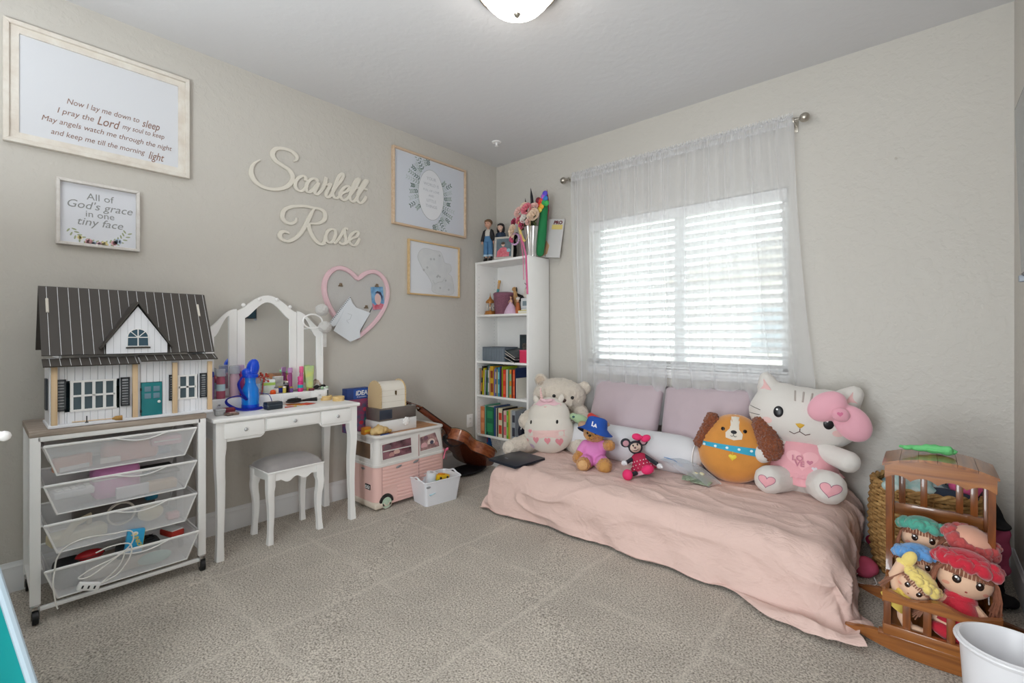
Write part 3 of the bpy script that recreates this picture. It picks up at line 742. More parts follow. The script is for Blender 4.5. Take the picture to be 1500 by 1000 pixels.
for sx in (-1, 1):
    for sy in (-.193, .185):
        b = B(); b.box(sx*.287-.013, sx*.287+.013, sy-.013, sy+.013, .066, .075, .002)
        cx = sx*.287
        b.box(cx-.013, cx-.010, sy-.02, sy+.016, .022, .068, .003); b.box(cx+.010, cx+.013, sy-.02, sy+.016, .022, .068, .003)
        cs = O('caster', b, chrome, t)
        b = B(); b.cyl((cx-.009, sy-.008, .027), (cx+.009, sy-.008, .027), .0265, seg=20); O('wheel', b, black, cs)
# what lies in the drawers: canonical frame of the cart -> world
def cw(x, y, z): return (.22-y, -2.833+x, z)
def lump(name, label, cat, x, y, z, sx, sy, sz, col, rz=0, rough=.6, kind='box', grp=None, parts=None):
    t = thing(name, label, cat, cw(x, y, z), LEFT+rz, grp)
    b = B()
    if kind == 'box': b.box(-sx/2, sx/2, -sy/2, sy/2, 0, sz, min(sx, sy, sz)*.25, 3)
    elif kind == 'ell': b.ell((0, 0, sz/2), (sx/2, sy/2, sz/2))
    O('body', b, mat(name+'_'+col, col, rough), t)
    if parts: parts(t)
    return t
def kbd(t):
    for i in range(5):
        for j in range(2): O('key', B().box(-.055+i*.023, -.036+i*.023, -.03+j*.03, -.006+j*.03, .03, .036, .002), whitep, t)
zb = .70-.128+.004
lump('pencil_case', 'pink rounded case at the right end of the top mesh drawer', 'case', .155, -.12, zb+.052, .12, .08, .045, 'd8a2b4', parts=lambda t: O('zip', B().box(-.05, .05, -.042, -.039, .02, .026), whitep, t))
lump('fabric_pouch', 'coral cloth pouch in the middle of the top mesh drawer', 'pouch', .03, -.08, zb, .20, .10, .085, 'd98f80', kind='box')
lump('toy_comb', 'peach plastic comb slanting at the left of the top mesh drawer', 'comb', -.17, -.12, zb, .13, .03, .06, 'e0a48c', .3, parts=lambda t: O('teeth', B().box(-.05, .05, -.02, -.012, .002, .02), whitep, t))
lump('label_box', 'small white box in front of the coral pouch in the top mesh drawer', 'box', -.05, -.150, zb+.01, .07, .015, .025, 'e6e0da')
lump('toy_tray', 'pale blue tray on the floor of the top mesh drawer', 'tray', .10, .0, zb, .18, .16, .03, '9fb6cc')
zb = .54-.128+.004
lump('toy_keyboard', 'white toy keyboard at the left of the second mesh drawer', 'toy keyboard', -.17, -.12, zb+.05, .13, .08, .03, 'dcdde2', .1, parts=kbd)
lump('lunch_box', 'orchid pink rounded box standing up in the second mesh drawer', 'box', -.02, -.06, zb, .17, .12, .145, 'dd92c8', .05, rough=.4, parts=lambda t: O('lid_rim', B().box(-.087, .087, -.062, .062, .088, .096, .004), whitep, t))
lump('black_folder', 'black folder lying at the right of the second mesh drawer', 'folder', .13, .02, zb+.06, .19, .2, .012, '17181b', parts=lambda t: O('flap', B().box(-.09, .09, -.1, -.04, .012, .015, .001), dark, t))
lump('craft_box', 'sand-coloured craft box at the right of the second mesh drawer', 'box', .14, -.12, zb, .12, .06, .045, 'd3b795')
lump('white_tub_lid', 'clear white lid in the middle of the second mesh drawer', 'lid', .03, -.14, zb, .12, .02, .05, 'e6e6ea')
zb = .382-.128+.004
t2 = lump('cream_shoe', 'cream toy shoe at the left of the third mesh drawer', 'shoe', -.15, -.08, zb, .19, .08, .05, 'd6cdb0', .15, kind='box', parts=lambda t: O('shoe_strap', B().tube([(-.06, -.045, .03), (-.02, -.04, .085), (.04, 0, .09), (.05, .04, .03)], .008, 8, flat=2), mat('cream_strap', 'cfc5a8', .7), t))
lump('round_sponge', 'round cream sponge in the third mesh drawer', 'sponge', .10, -.12, zb+.02, .10, .04, .075, 'dcd2b4', kind='ell')
tt = thing('wire_hoop', 'coiled white wire standing in the third mesh drawer', 'wire', cw(.0, -.08, zb+.06), LEFT)
O('coil', B().tube([(.05*cos(k*.4), .004*k/10, .05*sin(k*.4)+.01) for k in range(40)], .004, 8), mat('cream_wire', 'd8d2c6', .5), tt)
lump('grey_pouch', 'grey cloth pouch at the back of the third mesh drawer', 'pouch', .0, .08, zb, .30, .12, .10, '6f6a66')
lump('pink_blocks', 'small pink block at the right end of the third mesh drawer', 'block', .19, -.10, zb, .05, .05, .03, 'd9a0a8')
lump('teal_box', 'tiny teal box at the back right of the third mesh drawer', 'box', .13, .02, zb+.08, .05, .04, .04, '2f86a8')
zb = .208-.128+.004
lump('red_case', 'glossy red oval case in the bottom mesh drawer', 'case', -.115, -.12, zb+.085, .10, .06, .045, 'b21f26', .1, rough=.2, kind='ell', parts=lambda t: O('seam', B().tube(circ(0, 0, .051, .031, 20) and [(x, y, .022) for x, y in circ(0, 0, .051, .031, 20)], .0015, 5, closed=True), black, t))
lump('black_bag', 'black drawstring bag at the left of the bottom mesh drawer', 'bag', -.18, -.10, zb, .10, .12, .105, '1c1c20', parts=lambda t: O('cord', B().tube([(-.03, -.062, .05), (0, -.066, .09), (.03, -.062, .05)], .002, 5), mat('grey_cord', '77787c', .8), t))
lump('grey_hairdryer', 'dark grey tangle of cable and adapter in the bottom mesh drawer', 'adapter', .06, -.08, zb+.03, .16, .09, .07, '3d4043', kind='box', parts=lambda t: O('cable', B().tube([(.06*cos(k*.7), .03*sin(k*.9), .072+.004*sin(k)) for k in range(24)], .003, 6), dark, t))
lump('teal_roll', 'pale teal roll seen through the bottom mesh drawer', 'roll', .11, -.15, zb, .13, .05, .055, '8fb9b2', kind='ell')
lump('red_booklet', 'red and white folded booklet at the right of the bottom mesh drawer', 'booklet', .19, -.09, zb+.09, .06, .10, .03, 'c53a30', .3, parts=lambda t: O('white_edge', B().box(-.026, .026, -.045, .045, .030, .034), whitep, t))
lump('beige_cloth', 'folded beige cloth on the floor of the bottom mesh drawer', 'cloth', -.02, -.05, zb, .30, .20, .05, 'b9aea2')
cb = thing('card_pack', 'bright blue card box with yellow lettering tipped up in the bottom mesh drawer', 'box', cw(.018, -.205, .185), 0, rot=(0, rad(8), LEFT))
O('carton', B().box(-.031, .031, -.012, .012, 0, .098, .002), mat('cyan_card', '2fa4d8', .35), cb)
O('side_panel', B().box(.0312, .0318, -.011, .011, .001, .097), mat('yellow_card', 'e8dc3c', .4), cb)
O('lettering', text_bm([("JUNIOR", .003, .046, .022, 0, 'CENTER', .0003, -1.1)], -.0125), mat('yellow_ink', 'f2d21e', .5), cb)
O('printed_dog', B().prism(circ(-.004, .082, .011, .009), -.0126, -.012).prism(circ(-.016, .016, .008, .007), -.0126, -.012), whitep, cb)
ex = thing('power_strip_cable', 'white charging cable looped over the bottom mesh drawer with its plug block hanging outside', 'cable', (0, 0, 0))
cp = [(-.235, -.243, .205), (-.228, -.252, .26), (-.20, -.262, .30), (-.14, -.262, .315), (-.06, -.262, .305), (.0, -.262, .30), (.012, -.255, .26), (-.005, -.25, .225), (-.05, -.255, .20), (-.12, -.255, .18), (-.165, -.25, .155), (-.13, -.256, .15), (-.06, -.256, .19), (-.02, -.256, .21), (-.035, -.256, .16), (-.08, -.256, .12), (-.115, -.256, .10)]
cab = B().tube([cw(*p) for p in catmull(cp, 6)], .0028, 8)
cab.tube([cw(*p) for p in catmull([(-.235, -.243, .205), (-.24, -.255, .16), (-.232, -.255, .08), (-.226, -.25, .055)], 6)], .0028, 8)
cab.tube([cw(*p) for p in catmull([(-.11, -.24, .235), (-.06, -.25, .25), (.0, -.25, .24), (.0, -.262, .19), (-.04, -.262, .13), (-.10, -.262, .108)], 6)], .0028, 8)
O('cable', cab, mat('cable_white', 'e8e6e2', .4), ex)
M_ = Matrix.Translation(cw(-.135, -.258, .112)) @ Matrix.Rotation(LEFT, 4, 'Z') @ Matrix.Rotation(rad(22), 4, 'Y')
O('plug_block', B().box(-.036, .036, -.012, .012, -.015, .015, .004, M=M_), whitep, ex)
b = B()
for k in range(3): b.box(-.024+k*.02, -.018+k*.02, -.0128, -.0118, -.006, .006, M=M_)
O('sockets', b, dark, ex)
# ================================================================== DOLLHOUSE
dh = thing('dollhouse', 'white wooden dollhouse with black standing-seam roof and teal door on the cart', 'dollhouse', (.29, -2.785, .767), LEFT)
# local x: world y + 2.785 ; local y: .29 - world x ; local z: world z - .767
siding = mat('siding_white', 'eceef4', .5); pine = wood('pine', 'd8b992', 'e6cca8', .55, 'Z', 4); rfm = mat('roof_black', '443f3b', .5)
O('base', B().box(-.298, .290, -.118, .115, 0, .012, .002), siding, dh)
# front wall as tongue-and-groove boards round the openings
wins = [(-.247, -.068, .060, .190), (.144, .232, .072, .190)]; door_ = (.006, .087, .006, .165)
def wallbands(x):
    """z-intervals of solid wall at x"""
    cut = []
    for a, c, z0, z1 in wins + [door_]:
        if a < x < c: cut.append((z0, z1))
    out = []; z = .012
    for z0, z1 in sorted(cut):
        if z0 > z: out.append((z, z0))
        z = z1
    out.append((z, .272)); return out
xs = sorted(set([-.288+.0243*k for k in range(23)] + [.270] + [v for a in wins+[door_] for v in a[:2]]))
for a, c in zip(xs, xs[1:]):
    if c-a < .002: continue
    for z0, z1 in wallbands((a+c)/2): O('board', B().box(a+.0004, c-.0004, -.095, -.087, z0, z1, .0008, 1), siding, dh)
O('side_wall', B().box(-.292, -.286, -.087, .11, .012, .272), siding, dh); O('side_wall', B().box(.262, .270, -.087, .11, .012, .272), siding, dh)
O('interior_floor', B().box(-.262, .262, -.087, .11, .012, .018), mat('doll_floor', 'a98c5c', .6), dh)
O('upper_floor', B().box(-.288, .27, -.095, .11, .272, .280), siding, dh)
O('partition', B().box(-.04, -.034, -.087, .11, .018, .272), mat('doll_wallpaper', '9aa9b2', .8), dh)
O('back_panel', B().box(-.262, .262, .102, .11, .018, .272), mat('doll_back', '8f9ea8', .8, col2='7c8b93', vscale=12), dh)
def sash(x0, x1, z0, z1, nx_):
    b = B(); b.box(x0-.006, x1+.006, -.099, -.091, z1-.004, z1+.004); b.box(x0-.006, x1+.006, -.099, -.091, z0-.004, z0+.004)
    for k in range(nx_+1):
        x = x0+(x1-x0)*k/nx_; b.box(x-.005, x+.005, -.098, -.090, z0, z1)
    b.box(x0, x1, -.098, -.090, (z0+z1)/2-.004, (z0+z1)/2+.004)
    wf = O('window_frame', b, whitep, dh)
    O('pane', B().box(x0, x1, -.0925, -.0915, z0, z1), glassy('doll_glass', '93a9b4', .70, .1), wf)
sash(*(-.225, -.085, .064, .186), 4); sash(.152, .222, .076, .186, 2)
def shutter(x0, x1, z0, z1, M=None):
    sh_ = O('shutter', B().box(x0, x0+.005, -.103, -.096, z0, z1, M=M).box(x1-.005, x1, -.103, -.096, z0, z1, M=M).box(x0, x1, -.103, -.096, z1-.008, z1, M=M).box(x0, x1, -.103, -.096, z0, z0+.008, M=M), mat('shutter_grey', '3c4046', .5), dh)
    b = B(); n = 9
    for k in range(n):
        z = z0+.012+(z1-z0-.022)*k/n; b.box(x0+.003, x1-.003, -.1015, -.098, z, z+.0058, M=M)
    O('louvres', b, mat('shutter_grey', '3c4046', .5), sh_)
shutter(-.272, -.243, .066, .198); shutter(-.066, -.034, .066, .194); shutter(.112, .138, .072, .194); shutter(.238, .268, .074, .194)
Ms = Matrix.Rotation(-pi/2, 4, 'Z')
b = B(); b.box(-.300, -.293, -.05, .01, .07, .20); O('shutter', b, mat('shutter_grey', '3c4046', .5), dh)
dr = O('door', B().box(.008, .085, -.100, -.092, .010, .163, .001), mat('teal_door', '1f7f86', .45), dh)
for i in range(2):
    for j in range(2):
        x = .019+i*.033; z = .090+j*.032
        O('pane', B().box(x, x+.024, -.1015, -.099, z, z+.024, .001), mat('door_pane', '6f8fa0', .2), dr)
O('door_knob', B().ell((.073, -.104, .073), .0065), whitep, dr); O('hinges', B().box(.004, .009, -.102, -.096, .028, .04).box(.004, .009, -.102, -.096, .128, .14), dark, dr)
for x in (-.279, -.017, .133, .278):
    b = B(); b.box(x-.0095, x+.0095, -.116, -.101, .012, .252, .0015)
    if x == -.017: b.box(x-.0095, x+.0095, -.1175, -.0995, .012, .12, .001)
    O('porch_post', b, pine, dh)
seam = mat('seam_white', 'dfe2e4', .5)
def roofslab(name, x0, x1, ya, za, yb, zb_, th, nseam, x_skip=None):
    """a sloping sheet from (ya, za) low front edge up to (yb, zb)"""
    d = Vector((0, yb-ya, zb_-za)); n = Vector((0, -d.z, d.y)).normalized()*th
    b = B(); vs = []
    for x in (x0, x1):
        vs.append([(x, ya, za), (x, yb, zb_), (x, yb+n.y, zb_+n.z), (x, ya+n.y, za+n.z)])
    b.grid(vs, closed_v=True); [b.bm.faces.new([b.bm.verts.new(p) for p in q]) for q in vs]
    r = O(name, b, rfm, dh, ang=20)
    b = B()
    for k in range(nseam):
        x = x0+(x1-x0)*(k+.7)/nseam
        e = n.normalized()*.0009
        b.quad((x-.0008, ya+n.y+e.y, za+n.z+e.z), (x+.0008, ya+n.y+e.y, za+n.z+e.z), (x+.0008, yb+n.y+e.y, zb_+n.z+e.z), (x-.0008, yb+n.y+e.y, zb_+n.z+e.z))
    O('painted_seams', b, seam, r)
    return r
roofslab('porch_roof', -.314, -.005, -.142, .252, -.085, .281, .005, 10)
roofslab('porch_roof', .0, .304, -.142, .262, -.085, .285, .005, 9)
roofslab('main_roof', -.315, .302, -.094, .297, .066, .588, .006, 18)
b = B(); b.grid([[(x, .066, .590), (x, .20, .315), (x, .206, .318), (x, .072, .594)] for x in (-.315, .302)], closed_v=True); O('rear_roof', b, rfm, dh, ang=20)
for g0 in (-.262, .255):
    b = B(); b.prism([(y, z) for y, z in ((-.085, .284), (.066, .572), (.19, .318), (.19, .284))], g0, g0+.007, M=Matrix.Rotation(pi/2, 4, 'Z'))
    O('gable', b, siding, dh)
# handle slots: pale bars through the roof
nrm = Vector((0, -.298, .164)).normalized()
for x in (-.291, .262):
    p = Vector((x, -.055+.066, .375+.105)); 
    b = B(); p0 = Vector((x, -.098+.164*.62, .290+.298*.62)); p1 = Vector((x, -.098+.164*.82, .290+.298*.82))
    q = Vector((0, -.298, .164)).normalized()*-.0
    nn = Vector((0, -.876, .482))*.0085
    b.quad(p0+nn+Vector((-.005, 0, 0)), p0+nn+Vector((.005, 0, 0)), p1+nn+Vector((.005, 0, 0)), p1+nn+Vector((-.005, 0, 0)))
    b.cyl(p0+nn*.9, p1+nn*.9, .005, seg=8)
    O('roof_handle', b, mat('handle_cream', 'd8d2c8', .6), dh)
# dormer
dm = O('dormer_front', B().prism([(-.115, .300), (.105, .300), (.105, .345), (-.005, .512), (-.115, .345)], -.102, -.094), siding, dh)
b = B()
for k in range(1, 9):
    x = -.115+.22*k/9; zt = .345+(.167)*(1-abs(x+.005)/.11); b.box(x-.0006, x+.0006, -.1025, -.1015, .302, zt-.004)
O('board_grooves', b, mat('groove', 'b9bcc2', .7), dm)
for s_ in (-1, 1):
    b = B(); xe = -.005+s_*.128; ze = .322
    a0, a1 = (-.005, .524), (xe, ze)
    dx, dz = a1[0]-a0[0], a1[1]-a0[1]; l = math.hypot(dx, dz); n_ = (-dz/l*.006*s_, dx/l*.006*s_)
    b.prism([a0, a1, (a1[0]+abs(n_[0])*s_, a1[1]+.006), (a0[0], a0[1]+.009)], -.116, .03)
    O('dormer_roof', b, rfm, dh, ang=20)
O('dormer_sill', B().box(-.048, .040, -.108, -.102, .322, .329, .001), rfm, dh)
b = B(); cx = -.005
ow = [(cx-.038, .332), (cx+.038, .332)] + [(cx+.038*cos(a), .372+.038*sin(a)) for a in [pi*k/14 for k in range(15)]]
b.prism([(x, z) for x, z in ow], -.1035, -.1020); wp = O('dormer_window', b, mat('doll_dark_glass', '3b5666', .15), dh)
b = B(); b.tube([(x, -.1045, z) for x, z in ow], .0022, 5, closed=True); b.box(cx-.002, cx+.002, -.106, -.103, .332, .410); b.box(cx-.038, cx+.038, -.106, -.103, .370, .374)
for a in (rad(45), rad(135)): b.tube([(cx, -.1045, .372), (cx+.038*cos(a), -.1045, .372+.038*sin(a))], .0018, 5)
O('muntins', b, whitep, wp)
br = thing('toy_broom', 'tiny straw broom lying on the dollhouse porch', 'toy broom', (.40, -2.90, .784), LEFT-.12)
O('handle', B().cyl((-.11, 0, 0), (.02, 0, 0), .0022, seg=8), pine, br); O('bristles', B().lathe([(0, 0), (.003, 0), (.010, .012), (.011, .035), (0, .036)], (.018, 0, 0), 10, Matrix.Rotation(pi/2, 4, 'Y')), mat('straw', 'b98e52', .9), br)
br = thing('toy_post', 'tiny grey upright toy lamp standing on the dollhouse porch', 'toy lamp', (.405, -2.965, .779), LEFT)
O('stem', B().cyl((0, 0, 0), (0, 0, .028), .002, seg=8), dark, br); O('foot', B().cyl((0, 0, 0), (0, 0, .003), .006, seg=10), dark, br)
# little furniture behind the doll windows
for nm, lab, x, y, sx, sy, sz, c1 in (('toy_sofa', 'tiny tan sofa behind the left dollhouse window', -.16, .0, .12, .06, .05, '9a8450'), ('toy_plant', 'tiny dark potted tree behind the left dollhouse window', -.08, -.03, .05, .05, .13, '2c3b33'),
                                      ('toy_stove', 'tiny black stove behind the right dollhouse window', .18, -.03, .07, .05, .07, '26262c'), ('toy_cabinet', 'tiny blue-grey cupboard behind the left dollhouse window', -.20, .05, .06, .04, .15, '5d7684')):
    q = thing(nm, lab, 'dollhouse furniture', (.29-y, -2.785+x, .767+.019), LEFT)
    b = B(); b.box(-sx/2, sx/2, -sy/2, sy/2, .006 if sz < .1 else 0, sz*.6, .003)
    b.box(-sx/2, sx/2, sy/2-.012, sy/2, 0, sz, .003)
    if nm == 'toy_plant': b.ell((0, 0, sz*.7), (.024, .022, .04), sub=2)
    O('body', b, mat(nm, c1, .7), q)
    if nm == 'toy_stove': O('pot', B().cyl((-.01, 0, sz*.6), (-.01, 0, sz*.6+.015), .010, seg=12), mat('gold_pot', 'b5892f', .4), q)
# ================================================================== VANITY
va = thing('vanity_table', 'white dressing table with three drawers and a folding mirror on top', 'vanity table', (.21, -2.09, 0), LEFT)
O('tabletop', B().box(-.405, .405, -.205, .20, .705, .726, .006, 3), white, va)
b = B()
pr = [(-.37, .602), (-.175, .602), (-.16, .612), (-.15, .628), (.15, .628), (.16, .612), (.175, .602), (.37, .602), (.37, .705), (-.37, .705)]
b.prism(pr, -.180, -.165); b.box(-.375, -.36, -.17, .17, .602, .705); b.box(.36, .375, -.17, .17, .602, .705); b.box(-.37, .37, .16, .175, .602, .705)
O('apron', b, white, va, ang=25)
def knob(p, par, r=.010):
    b = B(); b.cyl(p, (p[0], p[1]-.010, p[2]), .004, seg=10); b.ell((p[0], p[1]-.014, p[2]), (r, .006, r), sub=2); return O('knob', b, mat('crystal_knob', 'c9ccce', .15, .6), par)
for x0, x1, z0, z1 in ((-.352, -.160, .618, .698), (-.148, .148, .637, .698), (.160, .352, .618, .698)):
    d = O('drawer', B().box(x0, x1, -.194, -.178, z0, z1, .004), white, va); knob(((x0+x1)/2, -.194, (z0+z1)/2), d)
def cab_leg(w_top, h, kn):
    """square cabriole leg: knee out, ankle in, foot out"""
    rows = []
    for k in range(17):
        v = k/16; z = h*(1-v)
        off_ = kn*(sin(min(1, v/.45)*pi)*.55 - sin(max(0, (v-.35)/.45 if v < .8 else 1)*pi)*.45 + max(0, v-.82)*2.6)
        wd = w_top*(1-.38*min(1, v*1.25))*(1+max(0, v-.86)*1.3)/2
        if v < .22: off_ = 0; wd = w_top/2*(1-.05*v)
        r_ = [(-wd, -wd), (-wd*.8, -wd), (wd*.8, -wd), (wd, -wd*.8), (wd, wd), (-wd, wd)]
        rows.append([(off_*-1+x, off_*-1+y, z) for x, y in r_])
    b = B(); b.grid(rows, closed_v=True)
    for q in (rows[0], rows[-1]): b.bm.faces.new([b.bm.verts.new(p) for p in q])
    return b
lg = None
for sx in (-1, 1):
    for sy in (-1, 1):
        b = cab_leg(.050, .706, .006)
        o = O('leg', b, white, va, ang=50); o.location = (sx*.365, sy*.165, 0); o.rotation_euler = (0, 0, {(-1, -1): 0, (1, -1): pi/2, (1, 1): pi, (-1, 1): -pi/2}[(sx, sy)])
# organiser and folding mirror
O('organizer', B().box(-.37, .33, .055, .195, .726, .738, .002).box(-.37, .33, .055, .068, .738, .795, .002).box(-.37, -.358, .055, .195, .738, .80, .002).box(.318, .33, .055, .195, .738, .80, .002).box(-.37, .33, .185, .195, .738, .80, .002).box(-.358, .318, .068, .185, .786, .793), white, va)
for x0, x1 in ((-.345, -.27), (.03, .20), (.215, .31)):
    d = O('organizer_drawer', B().box(x0, x1, .048, .058, .742, .79, .003), white, va); knob(((x0+x1)/2, .048, .766), d, .006)
def plate(outer, inner, y0, y1):
    b = B(); b.grid([[(x, y0, z) for x, z in outer], [(x, y0, z) for x, z in inner], [(x, y1, z) for x, z in inner], [(x, y1, z) for x, z in outer]], closed_u=True, closed_v=True); return b
def loft_outline(w_, h0, hs, apex, n=14, side=0):
    """arch-topped panel: side 0 symmetric, -1 left wing (rises to the right), 1 right wing"""
    pts = [(0, h0)]
    for k in range(n+1):
        u = k/n
        if side == 0: z = hs+(apex-hs)*(sin(pi*u)**1.35)
        else:
            uu = u if side < 0 else 1-u; z = hs+(apex-hs)*(sin(pi/2*uu)**1.7)
        pts.append((w_*u, z))
    return pts+[(w_, h0)]
mir = mat('mirror', 'f2f5f5', .02, 1)
def mirrorpanel(name, x, y, rz, w_, h0, hs, apex, side):
    out = loft_outline(w_, h0, hs, apex, side=side)
    fw = .042; n = len(out)
    inn = [(fw+(w_-2*fw)*p[0]/w_, (h0+fw if i in (0, n-1) else p[1]-fw)) for i, p in enumerate(out)]
    M_ = Matrix.Translation((x, y, 0)) @ Matrix.Rotation(rz, 4, 'Z')
    b = plate(out, inn, -.011, .011)
    for v in b.bm.verts: v.co = M_ @ v.co
    f = O(name, b, white, va, ang=30)
    b = B(M_); b.prism(inn, -.003, .003); O('mirror_glass', b, mir, f)
mirrorpanel('mirror_frame', -.182, .155, 0, .345, .80, 1.29, 1.39, 0)
mirrorpanel('mirror_wing', -.182-.168*cos(.12), .155-.168*sin(.12), .12, .165, .80, 1.18, 1.30, -1)
mirrorpanel('mirror_wing', .166, .155, -.12, .165, .80, 1.18, 1.30, 1)
b = B()
for x in (-.10, .07): b.cyl((x, .153, .726), (x, .153, .81), .012, seg=10)
for x, z in ((-.14, 1.325), (.13, 1.325), (-.05, 1.365), (.05, 1.367)): b.ell((x-.01, .142, z), (.012, .006, .012), sub=2)
O('mirror_lights', b, whitep, va)
# pompom headband hanging on the mirror corner
pm = thing('pompom_headband', 'white headband with two fluffy balls hanging on the right corner of the mirror', 'headband', (.135, -1.86, 1.235), LEFT)
O('band', B().tube([(.062*cos(a)*1.0, -.01, .045*sin(a)) for a in [2*pi*k/28 for k in range(28)]], .005, 8, closed=True), whitep, pm)
fluff = mat('white_fluff', 'dcdad8', .95, bump=.8, bscale=180, sheen=.3)
for x, z in ((.055, .075), (.075, -.035)):
    blob('pompom', [((x, -.02, z), (.042, .036, .038))], fluff, pm, vox=.005, smooth=1, fuzz=.006, fs=160)
cm = thing('hair_comb', 'white comb with fine teeth hanging on the right mirror wing', 'comb', (.125, -1.775, 1.07), LEFT)
b = B(); b.box(-.016, -.010, -.006, 0, 0, .11, .002)
for k in range(22): b.box(-.010, .014, -.005, -.002, .002+k*.005, .0045+k*.005)
O('teeth', b, whitep, cm); O('spine', B().box(-.018, -.010, -.008, .002, -.06, .115, .002), whitep, cm)
# stool
st = thing('vanity_stool', 'white stool with a grey padded seat tucked before the dressing table', 'stool', (.266, -2.072, 0), LEFT+.02)
b = B(); b.box(-.162, .162, -.128, .128, .388, .398, .003); O('seat_board', b, white, st)
rows = []
for i in range(25):
    row = []
    for j in range(19):
        u, v = -1+2*i/24, -1+2*j/18; e = (1-abs(u)**5)*(1-abs(v)**5)
        row.append((.158*u, .124*v, .398+.050*max(0, e)**.45*(1-.12*u*u-.18*v*v)))
    rows.append(row)
b = B(); b.grid(rows); O('seat_cushion', b, mat('grey_velvet', '8f8b8c', .85, bump=.1, bscale=300, sheen=.4, col2='a6a09f', vscale=7), st, ang=80)
b = B()
for s_ in (-1, 1):
    wv = [(-.14, .388), (-.14, .345)] + [(-.10+.2*k/16, .338+.012*cos(4*pi*k/16)-(.006 if k in (0, 16) else 0)) for k in range(17)] + [(.14, .345), (.14, .388)]
    b.prism(wv, s_*.112-.007, s_*.112+.007)
    b.prism([(-.11, .388), (-.11, .350), (0, .342), (.11, .350), (.11, .388)], s_*.142-.007, s_*.142+.007, M=Matrix.Rotation(pi/2, 4, 'Z'))
O('seat_frame', b, white, st, ang=30)
for sx in (-1, 1):
    for sy in (-1, 1):
        o = O('leg', cab_leg(.042, .388, .008), white, st, ang=50); o.location = (sx*.138, sy*.104, 0)
        o.rotation_euler = (0, 0, {(-1, -1): 0, (1, -1): pi/2, (1, 1): pi, (-1, 1): -pi/2}[(sx, sy)])
# ------------------------------------------------------------------ things on the dressing table (x, y world)
TZ = .7262
def bottle(label, x, y, z, r, h, body, cap, rz=0, neck=.5, caph=.2, name='spray_bottle', grp=None, rough=.2, band=None, cat='bottle', sy=1):
    t = thing(name, label, cat, (x, y, z), LEFT+rz, grp)
    hb = h*(1-caph)
    O('body', B().lathe([(0, 0), (r*.95, 0), (r, .004), (r, hb*.86), (r*.85, hb*.95), (r*neck, hb), (0, hb)], seg=20, sy=sy), body, t)
    O('cap', B().lathe([(0, hb), (r*neck*1.3, hb), (r*neck*1.3, h-.004), (r*neck*1.1, h), (0, h)], seg=16, sy=sy), cap, t)
    if band: O('paper_label', B().lathe([(r*1.01, hb*.35), (r*1.01, hb*.65)], seg=20, sy=sy), band, t)
    return t
OZ = .795
clearp = glassy('clear_plastic', 'eceff2', .6, .08)
bottle('pink mist bottle with a pale blue label on the left of the organiser', .125, -2.375, OZ, .022, .165, mat('rose_plastic', 'c8687c', .15, trans=.3), clearp, neck=.8, caph=.25, band=mat('aqua_label', 'bcd8dc', .5))
bottle('tall pearly pink mist bottle with a clear cap beside the blue water bottle', .125, -2.305, OZ, .025, .18, mat('pearl_pink', 'dcb9c6', .3), clearp, neck=.85, caph=.25)
bottle('magenta and purple bottle behind the blue water bottle', .095, -2.262, OZ, .018, .18, mat('magenta_plastic', 'b8457f', .25), mat('lilac_cap', 'c8a8c8', .3), neck=.8)
bottle('lilac bottle at the left edge behind the pink mist bottle', .095, -2.42, OZ, .022, .15, mat('lilac_plastic', 'a48cc0', .3), mat('blue_cap', '2040b0', .3), neck=.7)
bottle('slim pink tube with a rose cap before the right mirror wing', .105, -1.915, OZ, .012, .155, mat('pink_tube', 'cf5f94', .35), mat('rose_cap', 'e2618f', .35), neck=.8, caph=.25)
bottle('short hot pink and turquoise roller bottle on the organiser', .135, -1.935, OZ, .016, .095, mat('hot_pink', 'd8307c', .3), mat('pink_cap', 'e04f90', .3), band=mat('turq_band', '27a9b2', .4), neck=.75, caph=.3)
bottle('slim purple tube behind the pink tubes by the mirror edge', .105, -1.985, OZ, .012, .15, mat('purple_tube', '9a3f7e', .35), mat('pale_purple', 'b98ab8', .35), neck=.9)
bottle('clear bottle with a silver pump beside the blue water bottle', .10, -2.19, OZ-.0, .030, .13, clearp, mat('silvercap', 'cfd2d6', .3), neck=.3, band=mat('blue_white_label', 'a8c4dc', .4))
tb = thing('lotion_tube', 'yellow and green lotion tube standing on its cap before the right mirror wing', 'tube', (.11, -1.865, OZ), LEFT)
rows = []
for k in range(12):
    v = k/11; rows.append([( (.023+.008*v)*cos(a), (.019*(1-v)+.001)*sin(a), .022+.135*v) for a in [2*pi*q/20 for q in range(20)]])
b = B(); b.grid(rows, closed_v=True); O('tube', b, mat('lime_tube', 'd5d873', .4, col2='8fc0a0', vscale=14), tb, ang=60); O('cap', B().lathe([(0, 0), (.019, 0), (.019, .022), (0, .022)], seg=20), mat('gold_green', 'b9c35a', .4), tb)
